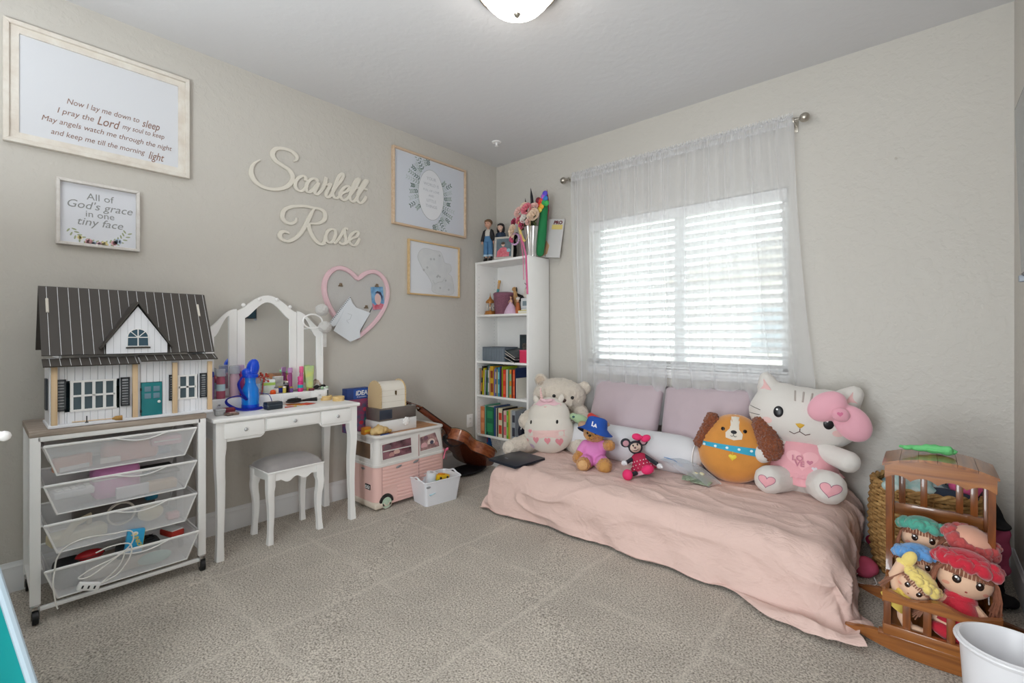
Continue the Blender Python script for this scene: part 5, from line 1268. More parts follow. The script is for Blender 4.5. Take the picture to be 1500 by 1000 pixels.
inb('folded_papers', 'stack of white papers at the bottom of the white tub', 'papers', .02, -.02, .01, B().box(-.11, .10, -.06, .06, 0, .085, .003), mat('papers_white', 'dfe2e8', .6), (0, 0, 0), lambda t: O('printed_top', B().box(-.09, .08, -.05, .05, .085, .086), mat('papers_print', 'a9c8d8', .6, col2='e6e6e0', vscale=30), t))
# ================================================================== BOOKCASE
bx0, bx1, by0, by1 = .018, .640, -.300, -.020
bk = thing('bookcase', 'tall narrow white bookcase in the corner by the window', 'bookcase', ((bx0+bx1)/2, by1, 0))
hx = (bx1-bx0)/2; dp = by0-by1
O('side_panel', B().box(-hx, -hx+.020, dp, 0, 0, 1.80, .001), white, bk); O('side_panel', B().box(hx-.020, hx, dp, 0, 0, 1.80, .001), white, bk)
O('top_panel', B().box(-hx+.020, hx-.020, dp, 0, 1.780, 1.80, .001), white, bk)
SH = [.262, .613, .915, 1.328]
for z in SH: O('shelf', B().box(-hx+.020, hx-.020, dp+.004, -.006, z-.018, z, .001), white, bk)
O('bottom_shelf', B().box(-hx+.020, hx-.020, dp+.004, -.006, .052, .070, .001), white, bk); O('plinth', B().box(-hx+.020, hx-.020, dp+.012, dp+.026, 0, .052), white, bk)
O('back_panel', B().box(-hx+.002, hx-.002, -.006, -.001, .02, 1.78), white, bk)
b = B()
for z in [.10+.032*k for k in range(50)]:
    for y in (dp+.03, -.05): b.box(-hx+.0195, -hx+.0205, y-.0025, y+.0025, z, z+.005)
pg_ = O('peg_holes', b, mat('peg_grey', 'a8a8a8', .6), bk); pg_['kind'] = 'stuff'
def book(label, x, z, th, h, d, spine, tilt=0, yf=-.285, art=None, grp='children books on the bookcase', face=0):
    t = thing('book', label, 'book', (x, yf, z), 0, grp, rot=(0, rad(tilt), 0))
    b = B(); b.box(0, th, 0, .0012, 0, h); b.box(0, .0014, 0, d, 0, h); b.box(th-.0014, th, 0, d, 0, h); O('cover', b, mat('bk'+spine, spine, .5), t)
    O('pages', B().box(.0015, th-.0015, .0013, d-.003, .003, h-.003), mat('pages', 'dcd8cc', .8), t)
    if art:
        for q0, q1 in ((.12, .42), (.6, .85)): O('spine_print', B().box(th*.15, th*.85, -.0006, 0, h*q0, h*q1), mat('bk'+art, art, .5), t)
    return t
rowA = [('b9a99c', .012, .235, -2, None), ('1f1d1f', .014, .255, 4, 'd89040'), ('cdbf22', .018, .238, 3.5, None), ('a9aab0', .014, .225, 3, None), ('20252a', .010, .262, 3, '4f7f5c'), ('2f7a54', .010, .268, 2, None), ('7d8a9a', .016, .262, 0, 'd0d6da'), ('d8b890', .012, .245, -1, None),
        ('d2a32a', .040, .258, -1, '8a3b20'), ('8a74b4', .014, .235, 1, None), ('55708c', .018, .250, 0, 'c8b894'), ('c9b27c', .010, .235, 0, None), ('3f93a8', .022, .252, 0, '8fd0d8'), ('2a3c88', .010, .262, 0, None), ('5c3a30', .012, .245, 0, None), ('a3b82c', .010, .262, 0, None), ('d63a24', .034, .235, 0, 'e8603a'),
        ('c8c2b4', .024, .240, 0, None), ('3f9468', .010, .245, 0, None), ('cf8a3c', .026, .240, 0, '7fb48a'), ('6a2a20', .008, .240, 0, None), ('d4502a', .026, .240, 0, 'e06a44'), ('20305c', .008, .255, 0, None), ('dad6cc', .014, .170, 0, None)]
lab = {'b9a99c': 'thin tan book leaning at the left end', '1f1d1f': 'black book with an orange title leaning right', 'cdbf22': 'bright yellow book leaning right', 'a9aab0': 'grey book beside the bright yellow one', '20252a': 'narrow charcoal book with a green spine print', '2f7a54': 'thin tall green book', '7d8a9a': 'slate blue book with a pale title', 'd8b890': 'thin peach book beside the wide mustard one',
       'd2a32a': 'wide mustard picture book with brown print', '8a74b4': 'violet book beside the wide mustard one', '55708c': 'dusty blue book with a beige title', 'c9b27c': 'thin straw-coloured book', '3f93a8': 'turquoise book with a pale title', '2a3c88': 'thin royal blue book', '5c3a30': 'thin brown book', 'a3b82c': 'thin lime green book', 'd63a24': 'thick bright red book',
       'c8c2b4': 'thick ivory book beside the bright red one', '3f9468': 'thin sea-green book', 'cf8a3c': 'ochre book with a green spine print', '6a2a20': 'very thin dark red book', 'd4502a': 'orange-red book near the right end', '20305c': 'very thin navy book near the right end', 'dad6cc': 'short white book at the right end'}
x = bx0+.042
for c, th, h, ti_, art in rowA:
    book(lab[c]+' on the upper book shelf', x, SH[1]+.0004+abs(sin(rad(ti_)))*th, th, h, .19, c, ti_, art=art); x += th+.0018+(.010 if ti_ > 2.5 else 0)*.35
rowB = [('c9774a', .050, .245, 'e09868', 'thick orange picture book at the left of the lower book shelf'), ('6fae98', .014, .262, None, 'thin mint book on the lower book shelf'), ('1f6a4c', .095, .252, '2f8a5a', 'very thick deep green and blue box of books on the lower book shelf'), ('2e4a7c', .022, .262, None, 'dark blue book beside the thick green one on the lower shelf'),
        ('c0b8b0', .012, .25, None, 'thin grey-white book on the lower book shelf'), ('2a2c30', .010, .25, None, 'thin black book on the lower book shelf'), ('d8cfae', .050, .250, 'c8402c', 'cream book with red pictures on the lower book shelf'), ('232327', .008, .25, None, 'very thin black book on the lower book shelf'), ('d8b8b0', .036, .235, 'd86a70', 'pale pink book on the lower book shelf'),
        ('6fb43c', .018, .235, 'a8d860', 'lime green book on the lower book shelf'), ('d8b050', .018, .25, None, 'golden yellow book on the lower book shelf'), ('cfc8b8', .016, .25, None, 'bone-coloured book on the lower book shelf'), ('9aa0a8', .040, .245, '3a3c48', 'grey patterned book on the lower book shelf')]
x = bx0+.055
for c, th, h, art, l in rowB:
    book(l, x, SH[0]+.0004, th, h, .19, c, 0, art=art); x += th+.002
q = thing('black_handbag', 'dark curved pouch leaning at the right end of the lower book shelf', 'pouch', (x+.035, -.235, SH[0]), 0)
blob('pouch', [((0, 0, .075), (.030, .05, .075)), ((.012, 0, .17), (.022, .04, .07))], mat('pouch_navy', '1d1f2e', .5), q, vox=.006); O('white_loop', B().tube([(.02, -.045, .10), (.045, -.05, .15), (.05, -.05, .21), (.02, -.04, .23)], .004, 6), whitep, q)
# lattice basket with books at the bottom
q = thing('lattice_basket', 'white lattice plastic basket of books on the bottom shelf of the bookcase', 'basket', (.33, -.17, .0705), 0)
b = B(); nx_ = 26; L0, L1, zt = .115, .155, .165
def wallpts(u, v, side):
    w_ = L0+(L1-L0)*v
    return (u*w_, side*(.08+.02*v), v*zt)
for side in (-1, 1):
    for k in range(-16, 17):
        for dr_ in (1, -1):
            P = []
            for m_ in range(0, 9):
                v = m_/8; u = k/12+dr_*v*.62
                if -1 <= u <= 1: P.append(wallpts(u, v, side))
            if len(P) > 1: b.tube(P, .0022, 4)
for s_ in (-1, 1):
    for k in range(-8, 9):
        for dr_ in (1, -1):
            P = []
            for m_ in range(0, 9):
                v = m_/8; u = k/6+dr_*v*.9
                if -1 <= u <= 1: P.append((s_*(L0+(L1-L0)*v), u*(.08+.02*v), v*zt))
            if len(P) > 1: b.tube(P, .0022, 4)
lt = O('lattice', b, mat('basket_grey_white', 'cfcdcb', .5), q); lt['kind'] = 'stuff'
b = B(); b.tube([(x, y, zt) for x, y in rounded(-L1, L1, -.1, .1, .015)], .005, 6, closed=True); b.tube([(x, y, 0.004) for x, y in rounded(-L0, L0, -.08, .08, .015)], .004, 6, closed=True); b.box(-L0, L0, -.08, .08, 0, .003)
O('rim', b, mat('basket_grey_white', 'cfcdcb', .5), q)
for i, (dx, c, l) in enumerate(((-.10, '7a2a34', 'maroon book slanting in the lattice basket'), (-.05, '2a2430', 'black book slanting in the lattice basket'), (.0, '8a5058', 'dusty rose book slanting in the lattice basket'), (.05, '3f3f46', 'charcoal book slanting in the lattice basket'))):
    t = thing('book', l, 'book', (.33+dx-.03, -.20, .12), 0, 'books in the lattice basket', rot=(0, rad(62), 0))
    O('cover', B().box(-.0, .012, 0, .11, 0, .145, .001), mat('lb%d' % i, c, .5), t); O('pages', B().box(.002, .010, -.0005, .109, .002, .1455), mat('pages', 'dcd8cc', .8), t)
book('tall blue and wine-red book standing left of the lattice basket', .150, .0705, .016, .215, .17, '2a62a8', 0, art='8a2440', grp=None)
# shelf with the grey bin (z .915)
Z3 = SH[2]+.0005
q = thing('fabric_bin', 'slate grey ribbed storage bin on the third shelf of the bookcase', 'storage bin', (.205, -.17, Z3), 0)
b = B(); rows = []
for z, s_ in ((0, .96), (.125, 1.0), (.125, .94), (.004, .9)): rows.append([(x*s_, y*s_, z) for x, y in rounded(-.135, .135, -.10, .10, .02)])
b.grid(rows, closed_v=True); b.bm.faces.new([b.bm.verts.new(p) for p in rows[0]]); b.bm.faces.new([b.bm.verts.new(p) for p in rows[3]])
O('bin_wall', b, mat('slate_bin', '68727c', .6), q)
for k in range(13): O('rib', B().box(-.122+k*.0195, -.114+k*.0195, -.1015, -.097, .004, .112, .001), mat('slate_rib', '7c8690', .6), q)
for i, (x, y, z, r, c, l) in enumerate(((.12, -.19, .118, .02, 'c8a070', 'tan ball'), (.17, -.17, .122, .016, 'b8484a', 'red ball'), (.21, -.19, .118, .022, '2e3138', 'black ball'), (.26, -.17, .12, .018, 'a8b4b8', 'pale grey ball'), (.155, -.20, .13, .010, 'e6e0c8', 'ivory bead'))):
    t = thing('small_toy', l+' on top of the slate grey bin', 'toy', (x, y, Z3+z-.02), .3*i); O('ball', B().ell((0, 0, r*.6), (r*1.4, r, r*.7), sub=2), mat('st%d' % i, c, .5), t); O('seam', B().tube([(r*1.42*cos(a_), r*1.02*sin(a_), r*.6) for a_ in [2*pi*k/16 for k in range(16)]], .0012, 4, closed=True), dark, t)
sbx = lambda name, label, cat, x, y, z, sx, sy, sz, m, rot=(0, 0, 0), extra=None: (lambda t: (O('body', B().box(-sx/2, sx/2, -sy/2, sy/2, 0, sz, .002), m, t), extra and extra(t), t)[2])(thing(name, label, cat, (x, y, z), 0, None, rot))
sbx('black_print_box', 'black box with a dim printed cover standing at the back of the third shelf', 'box', .50, -.10, Z3, .20, .05, .235, mat('black_print', '1d2226', .4, col2='2f3f44', vscale=22), (0, 0, .05), lambda t: O('printed_figures', B().box(-.07, .05, -.0262, -.025, .10, .16), mat('dim_figures', '6a6258', .5, col2='262626', vscale=40), t))
sbx('pink_box', 'hot pink tapering box at the right end of the third shelf', 'box', .570, -.235, Z3, .085, .09, .105, mat('hotpink_box', 'd6365e', .4), (0, 0, 0), lambda t: O('lid_edge', B().box(-.044, .044, -.047, .047, .098, .107, .002), mat('hotpink_lid', 'e0507a', .4), t))
for i, (x, z, r, c, l) in enumerate(((.40, .005, 14, '23282c', 'black magazine sloping under the grey-edged one'), (.405, .035, 17, 'b9aeb0', 'magazine with a pale cover edge sloping against the bin'), (.41, .055, 19, '30403c', 'dark green magazine on top of the sloping pile'))):
    t = thing('magazine', l+' on the third shelf', 'magazine', (x, -.19, Z3+z+.02), 0, None, rot=(0, rad(r), -.3)); O('cover', B().box(-.11, .12, -.08, .10, 0, .006), mat('mg%d' % i, c, .4, col2='3c3f44', vscale=16), t); O('pages', B().box(-.108, .118, -.0805, -.078, .001, .005), mat('pages', 'dcd8cc', .8), t)
# shelf with ornaments (z 1.328)
Z4 = SH[3]+.0005
q = thing('carousel_box', 'gold carousel music box with tiny white horses on the fourth shelf', 'music box', (.125, -.215, Z4), 0)
gd = mat('carousel_gold', 'b57a3c', .35, .4); 
O('base', B().lathe([(0, 0), (.054, 0), (.052, .012), (.046, .018), (.048, .026), (.042, .034), (0, .034)], seg=24), gd, q)
O('canopy', B().lathe([(0, .175), (.006, .165), (.014, .145), (.034, .128), (.040, .118), (.040, .106), (.034, .108), (0, .108)], seg=24), gd, q); O('spire', B().cyl((0, 0, .17), (0, 0, .20), .004, .001, 8), gd, q)
O('centre_post', B().cyl((0, 0, .03), (0, 0, .11), .010, seg=12), gd, q)
for k in range(6):
    a_ = k*pi/3+.2; cx, cy = .030*cos(a_), .030*sin(a_)
    b = B(); b.ell((cx, cy, .066), (.010, .005, .007), (0, 0, math.degrees(a_)+90), 2); b.ell((cx-.009*sin(a_), cy+.009*cos(a_), .078), (.004, .003, .006), sub=1); b.cyl((cx, cy, .034), (cx, cy, .108), .0012, seg=6)
    for s_ in (-1, 1): b.cyl((cx+s_*.005*sin(a_), cy-s_*.005*cos(a_), .063), (cx+s_*.007*sin(a_), cy-s_*.007*cos(a_), .046), .0015, seg=5)
    O('horse', b, mat('horse_white', 'dcd6cc', .5), q)
q = thing('baton', 'slim wooden baton with a teal band leaning behind the carousel', 'baton', (.085, -.12, Z4), 0, rot=(0, rad(12), 0))
O('stick', B().cyl((0, 0, 0), (0, 0, .31), .008, .012, 12), wood('baton_wood', 'b98a5c', 'd8b07c', .4, 'Z', 5), q); O('teal_band', B().cyl((0, 0, .17), (0, 0, .245), .0115, .0125, 12), mat('teal_tape', '4f9aa0', .5), q); O('end_cap', B().cyl((0, 0, .30), (0, 0, .325), .014, .013, 12), mat('gold_cap', 'c89a50', .35, .5), q)
q = thing('woven_basket', 'mauve sequined lidded basket on the fourth shelf', 'basket', (.26, -.18, Z4), 0)
sq_ = mat('mauve_sequin', '9a6678', .35, .2, bump=.8, bscale=220, col2='7c4c60', vscale=120)
O('body', B().lathe([(0, 0), (.075, 0), (.088, .08), (.092, .165), (.088, .168), (0, .168)], seg=28), sq_, q); O('lid', B().lathe([(.094, .165), (.096, .185), (.080, .195), (0, .199)], seg=28), mat('mauve_lid', '86566a', .5, bump=.5, bscale=200), q)
sbx('brown_box', 'dark red-brown wooden box behind the mauve basket', 'box', .20, -.085, Z4, .16, .06, .19, mat('redbrown', '5a2c22', .4), (0, 0, 0), lambda t: O('lid_line', B().box(-.081, .081, -.031, -.030, .14, .143), black, t))
def figure(name, label, cat, x, y, z, parts, rz=0):
    t = thing(name, label, cat, (x, y, z), rz)
    for pn, b, m in parts: O(pn, b, m, t)
    return t
figure('horse_figurine', 'tan and black toy horse rearing behind the mauve basket', 'figurine', .345, -.12, Z4, [
    ('body', B().ell((0, 0, .16), (.022, .035, .05), (15, 0, 0)).ell((0, -.02, .225), (.012, .026, .018), (25, 0, 0)).cyl((-.01, 0, .13), (-.012, .01, 0), .010, .007).cyl((.01, 0, .13), (.014, .01, 0), .010, .007).cyl((-.01, -.02, .18), (-.012, -.05, .15), .007, .005).cyl((0, -.005, .19), (0, -.015, .225), .014, .011), mat('horse_tan', 'c49a68', .5)),
    ('mane', B().ell((0, .012, .215), (.006, .012, .03), sub=2).ell((0, .035, .12), (.008, .02, .05), (-20, 0, 0), 2), black)])
figure('black_bird', 'small black wing-shaped ornament beside the toy horse', 'ornament', .415, -.13, Z4, [('wing', B().prism([(0, .11), (.06, .13), (.03, .16), (-.04, .185), (-.03, .15)], -.006, .006), black), ('stem', B().cyl((.005, 0, 0), (.005, 0, .13), .005, seg=8), black), ('foot', B().lathe([(0, 0), (.022, 0), (.018, .006), (0, .008)], seg=16), black)])
lilac = mat('lilac_gown', 'd3b3cc', .5, var=.08, vscale=40)
figure('princess_figurine', 'princess figurine in a wide lilac gown on the fourth shelf', 'figurine', .392, -.235, Z4, [
    ('gown', B().lathe([(0, 0), (.060, 0), (.058, .012), (.050, .035), (.034, .065), (.016, .09), (.011, .104), (0, .106)], seg=28), lilac),
    ('torso', B().ell((0, 0, .112), (.011, .008, .016), sub=2).cyl((0, 0, .122), (0, 0, .134), .004, seg=8).ell((0, 0, .143), (.009, .009, .011), sub=2).tube([(-.010, 0, .12), (-.020, -.005, .105), (-.012, -.014, .092)], .003, 6).tube([(.010, 0, .12), (.020, -.005, .105), (.012, -.014, .092)], .003, 6), mat('doll_skin', 'dcae92', .5)),
    ('hair', B().ell((0, .004, .148), (.012, .011, .010), sub=2).ell((0, .008, .132), (.011, .006, .018), sub=2), mat('brown_hair', '4c2c1c', .6))])
figure('gold_prince_figurine', 'small figurine with a tan cloak and pale crown right of the princess', 'figurine', .455, -.215, Z4, [('cloak', B().lathe([(0, 0), (.026, 0), (.022, .05), (.012, .095), (0, .10)], seg=20), mat('cloak_tan', 'b4643a', .6)), ('head', B().ell((0, 0, .112), (.011, .010, .013), sub=2), mat('doll_skin', 'dcae92', .5)), ('crown', B().prism([(-.014, .12), (.014, .12), (.018, .142), (.007, .13), (0, .148), (-.007, .13), (-.018, .142)], -.006, .006), mat('pale_crown', 'd8d0c8', .4))])
figure('floral_ornament', 'white ornament with dark feathery sprigs at the right end of the fourth shelf', 'ornament', .545, -.20, Z4+.045, [('pedestal', B().box(-.045, .045, -.03, .03, 0, .085, .003), mat('ped_white', 'd6d8da', .5)), ('pale_figure', B().ell((0, 0, .11), (.038, .025, .03)).ell((-.015, 0, .15), (.018, .014, .022), sub=2), mat('pale_figure', 'd9d2c8', .7, bump=.6, bscale=120)),
    ('dark_sprigs', B().ell((.01, 0, .175), (.022, .014, .022), sub=2).ell((.026, 0, .15), (.014, .01, .018), sub=2).tube([(0, 0, .18), (-.015, 0, .205), (-.028, 0, .215)], .003, 5).tube([(.01, 0, .18), (.012, 0, .215), (.02, 0, .225)], .003, 5), mat('sprig_dark', '3a3432', .8)), ('photo', B().box(-.025, .03, -.0315, -.030, .02, .06), mat('ped_photo', '7c8c94', .4))])
sbx('yellow_book', 'bright yellow book lying under the white ornament', 'book', .545, -.205, Z4, .11, .10, .026, mat('yellow_cover', 'e2d22c', .5), (0, 0, 0), lambda t: O('pages', B().box(-.053, .053, -.0505, -.048, .004, .022), mat('pages', 'dcd8cc', .8), t))
sbx('blue_book', 'small blue book lying on the yellow one', 'book', .555, -.20, Z4+.0262, .09, .08, .018, mat('blue_cover', '5a86b4', .5), (0, 0, 0), lambda t: O('pages', B().box(-.043, .043, -.0405, -.038, .003, .015), mat('pages', 'dcd8cc', .8), t))
figure('grey_cup', 'small pale grey cup behind the princess', 'cup', .49, -.14, Z4, [('cup', B().lathe([(0, 0), (.02, 0), (.024, .11), (.022, .11), (.018, .004), (0, .004)], seg=18), mat('cup_grey', 'a9b2b4', .3)), ('rim', B().tube([(.023*cos(a_), .023*sin(a_), .11) for a_ in [2*pi*k/18 for k in range(18)]], .0015, 5, closed=True), whitep)])
# ------------------------------------------------------------------ on top of the bookcase (z 1.80)
Z5 = 1.8005
def dollfig(label, x, y, h, hairm, topm, botm, skin, jacket, rz=0, bootm=None, hat=None, s=1):
    t = thing('boy_doll' if bootm else 'girl_doll', label, 'doll', (x, y, Z5), rz)
    k = h/.44
    sh = [((-.022*k, 0, .20*k), (-.024*k, 0, .05*k), .020*k, .016*k), ((.022*k, 0, .20*k), (.024*k, 0, .05*k), .020*k, .016*k), ((0, 0, .255*k), (.036*k, .024*k, .055*k)), ((0, 0, .30*k), (0, 0, .335*k), .012*k, .012*k), ((0, -.002*k, .365*k), (.034*k, .033*k, .040*k)), ((0, -.034*k, .362*k), (.005*k, .005*k, .006*k)),
          ((-.038*k, 0, .290*k), (-.058*k, -.006*k, .20*k), .013*k, .009*k), ((.038*k, 0, .290*k), (.058*k, -.006*k, .20*k), .013*k, .009*k), ((-.060*k, -.008*k, .185*k), (.009*k, .006*k, .013*k)), ((.060*k, -.008*k, .185*k), (.009*k, .006*k, .013*k))]
    bd = blob('body', sh, skin, t, vox=.004*k, smooth=2); tr = bvh(bd)
    O('trousers', B().lathe([(.040*k, .245*k), (.042*k, .20*k), (.038*k, .19*k)], seg=18, sy=.72).tube([(-.022*k, 0, .20*k), (-.025*k, 0, .06*k)], .024*k, 10).tube([(.022*k, 0, .20*k), (.025*k, 0, .06*k)], .024*k, 10), botm, t)
    O('cuffs', B().lathe([(.026*k, .055*k), (.027*k, .072*k)], (-.025*k, 0, 0), 14).lathe([(.026*k, .055*k), (.027*k, .072*k)], (.025*k, 0, 0), 14), mat('cuff_pale', 'a9c0d0', .7), t)
    O('shirt', B().ell((0, 0, .262*k), (.039*k, .027*k, .058*k), sub=2), topm, t)
    b = B(); b.tube([(-.036*k, 0, .298*k), (-.050*k, -.002, .25*k), (-.060*k, -.006, .20*k)], .0165*k, 10); b.tube([(.036*k, 0, .298*k), (.050*k, -.002, .25*k), (.060*k, -.006, .20*k)], .0165*k, 10)
    for s_ in (-1, 1): b.ell((s_*.032*k, .004*k, .255*k), (.019*k, .029*k, .062*k), sub=2)
    O('jacket', b, jacket, t)
    O('shoes', B().ell((-.026*k, -.010*k, .018*k), (.017*k, .030*k, .018*k), sub=2).ell((.026*k, -.010*k, .018*k), (.017*k, .030*k, .018*k), sub=2).tube([(-.026*k, 0, .02*k), (-.026*k, 0, .06*k)], .015*k, 8).tube([(.026*k, 0, .02*k), (.026*k, 0, .06*k)], .015*k, 8), mat('doll_boot', '1c1a18', .4), t)
    b = B(); b.ell((0, .006*k, .378*k), (.040*k, .037*k, .034*k), sub=3)
    if not bootm:
        b.ell((-.032*k, .006*k, .345*k), (.014*k, .022*k, .040*k), sub=2); b.ell((.032*k, .006*k, .345*k), (.014*k, .022*k, .040*k), sub=2); b.ell((0, .022*k, .345*k), (.036*k, .016*k, .045*k), sub=2)
    b.ell((0, -.026*k, .388*k), (.028*k, .010*k, .012*k), sub=2)
    O('hair', b, hairm, t)
    for s_ in (-1, 1): decal('eye', circ(s_*.012*k, .364*k, .004*k, n=10), tr, black, t, off=.0008)
    decal('mouth', circ(0, .345*k, .007*k, .002*k, 10), tr, mat('lip', 'b8685c', .5), t, off=.0008)
    return t
skin = mat('doll_skin2', 'c99a84', .5)
dollfig('doll with patterned brown hair in jeans, pale shirt and dark jacket on the bookcase', .110, -.225, .42, mat('curly_brown', '5c4332', .8, bump=1, bscale=160, col2='8a6a4c', vscale=110), mat('pale_shirt', 'c8c4bc', .7), mat('doll_denim', '4f7ba4', .8), skin, mat('dark_jacket', '1e1a1e', .6), rz=.35, bootm=True)
dollfig('dark-haired doll in a navy coat behind the pearly photo frame', .225, -.185, .37, mat('black_hair', '1b1516', .5), mat('navy_coat', '22344c', .6), mat('dark_trouser', '201b20', .6), mat('doll_skin3', 'd8b3a0', .5), mat('navy_coat2', '1c2c40', .6), rz=.35)
q = thing('stuffed_sheep', 'small black woolly toy behind the pearly photo frame', 'toy', (.33, -.13, Z5)); blob('body', [((0, 0, .10), (.03, .03, .10)), ((.01, 0, .215), (.035, .02, .022)), ((.035, 0, .235), (.016, .014, .018))], mat('black_wool', '16161a', .9, bump=.8, bscale=120), q, vox=.006, smooth=2, fuzz=.004, fs=80); O('glint', B().ell((.038, -.014, .236), .003, sub=1), whitep, q)
pf = thing('framed_photo', 'pearl-beaded photo frame with a child in a pink dress on the bookcase', 'photo frame', (.335, -.265, Z5+.002), .35, rot=(rad(-6), 0, .35))
pm_ = mat('pearl', 'd2ccc4', .3); b = B()
for k in range(15):
    b.ell((-.082+k*.0117, -.008, .008), .0062, sub=2); b.ell((-.082+k*.0117, -.008, .192), .0062, sub=2)
for k in range(17): b.ell((-.084, -.008, .008+k*.0115), .0062, sub=2); b.ell((.084, -.008, .008+k*.0115), .0062, sub=2)
O('pearl_border', b, pm_, pf)
O('frame_board', B().box(-.088, .088, -.006, .004, .002, .198, .003).box(-.01, .01, .004, .008, .05, .15), mat('frame_silver', 'b9b4ae', .4), pf)
O('photograph', B().box(-.070, .070, -.0072, -.006, .020, .180), mat('photo_slate', '4c5c68', .35, col2='6a7a80', vscale=20), pf)
O('printed_dress', B().prism([(-.065, .021), (.05, .021), (.052, .06), (.02, .10), (.0, .105), (-.03, .10), (-.06, .07)], -.0080, -.0070), mat('photo_pink', 'd8808c', .4, col2='c0505e', vscale=50), pf)
O('printed_face', B().prism(circ(-.008, .128, .015, .018), -.0082, -.0070), mat('photo_skin', 'd8b09c', .4), pf); O('printed_hair', B().prism(circ(-.008, .140, .018, .012), -.0084, -.0070), mat('photo_hair', '4a382c', .4), pf)
O('printed_toy', B().prism(circ(.045, .075, .018, .016), -.0082, -.0070), mat('photo_blue', '8fb8c4', .4), pf)
vs = thing('flower_vase', 'ribbed silver vase of artificial roses on the front corner of the bookcase', 'vase', (.605, -.215, Z5))
rows = []
for r, z in ((.0, 0), (.042, 0), (.044, .01), (.040, .04), (.046, .12), (.062, .22), (.066, .245), (.060, .245), (.04, .12), (0, .02)):
    rows.append([((r*(1+.05*cos(12*a_)))*cos(a_), (r*(1+.05*cos(12*a_)))*sin(a_), z) for a_ in [2*pi*k/72 for k in range(72)]])
b = B(); b.grid(rows, closed_v=True); O('vessel', b, mat('silver_glaze', 'c2c0be', .25, .5), vs, ang=60)
def rose(par, c, r, m, d=(0, -1, .3), m2=None):
    d = Vector(d).normalized(); M_ = Matrix.Translation(c) @ d.to_track_quat('Z', 'Y').to_matrix().to_4x4()
    b = B(M_)
    for ring, (n_, rr, tz, op) in enumerate(((3, .28, .55, .25), (5, .55, .35, .55), (6, .85, .1, .95))):
        for k in range(n_):
            a0 = 2*pi*k/n_+ring*.6; rows = []
            for i in range(5):
                u = -1+i/2; row = []
                for j in range(4):
                    v = j/3; ang_ = a0+u*.75*(.5+.5*v); R_ = r*rr*(.35+.65*v+op*.15*v*v)
                    row.append((R_*cos(ang_), R_*sin(ang_), r*(tz+.45*v*(1-.3*u*u))-r*.25))
                rows.append(row)
            b.grid(rows)
    b.ell((0, 0, r*.2), (r*.22, r*.22, r*.28), sub=2)
    return O('rose', b, m, par, ang=70)
pinkr = mat('rose_pink', 'd87a88', .7, var=.12, vscale=60); creamr = mat('rose_cream', 'e2cbb4', .7); blushr = mat('rose_blush', 'e0b8b0', .7); whiter = mat('rose_white', 'dcd6d0', .7); deepr = mat('rose_deep', 'b84c6c', .7); greenr = mat('leaf_olive', '55603c', .7)
rose(vs, (-.005, -.055, .385), .056, pinkr); rose(vs, (-.09, -.05, .375), .052, blushr); rose(vs, (-.155, -.04, .30), .044, deepr, (-.5, -.8, .2)); rose(vs, (-.085, -.055, .31), .042, pinkr, (-.2, -1, .2)); rose(vs, (-.015, -.065, .310), .050, whiter); rose(vs, (-.055, -.03, .415), .045, creamr); rose(vs, (.05, -.03, .40), .040, blushr, (.4, -1, .6)); rose(vs, (-.045, -.075, .255), .036, deepr, (-.1, -1, 0)); rose(vs, (.02, -.07, .275), .030, blushr, (0, -1, 0)); rose(vs, (.055, -.045, .33), .058, creamr, (.3, -1, .2)); rose(vs, (-.12, -.09, .215), .060, creamr, (-.3, -1, 0))
b = B()
for k in range(16):
    a_ = k*.9; p = Vector((-.04+.08*cos(a_), -.01+.03*sin(a_), .27+.05*sin(k*1.9)))
    b.ell(p, (.026, .006, .012), (20*sin(k), 40*cos(k*2), math.degrees(a_)), 2)
O('leaves', b, greenr, vs)
b = B()
for k in range(7): b.tube([(0, 0, .1), (-.06+.02*k, -.02, .25), (-.12+.035*k, -.03, .33)], .002, 5)
O('stems', b, greenr, vs)
yr = mat('yellow_ribbon', 'd6bd70', .5)
O('ribbon', B().tube(catmull([(-.07, -.075, .29), (-.06, -.08, .22), (-.03, -.085, .15), (.0, -.08, .12), (.03, -.08, .17), (.045, -.075, .24), (.04, -.07, .29)], 5), .011, 8, flat=.2), yr, vs)
q = thing('flower_wand', 'pink beaded flower wreath hanging with long pink ribbons over the bookcase side', 'wreath', (.490, -.255, Z5+.10), 0)
b = B()
for k in range(16):
    a_ = 2*pi*k/16; b.ell((.045*cos(a_), -.04, .05+.045*sin(a_)), .009, sub=2)
O('beads', b, mat('wreath_lilac', 'c8a4cc', .4), q)
for k, (dx, dz) in enumerate(((-.035, .06), (-.025, .035), (-.04, .045))): O('berry', B().ell((dx, -.05, dz), .016, sub=2), deepr, q)
O('ribbons', B().tube([(.07, -.045, .08), (.11, -.058, -.02), (.135, -.058, -.10), (.14, -.056, -.25), (.15, -.056, -.42)], .009, 6, flat=.2).tube([(.06, -.045, .08), (.08, -.05, .0), (.105, -.058, -.12), (.11, -.056, -.30)], .003, 6, flat=.3), mat('satin_pink', 'd86c98', .4), q)
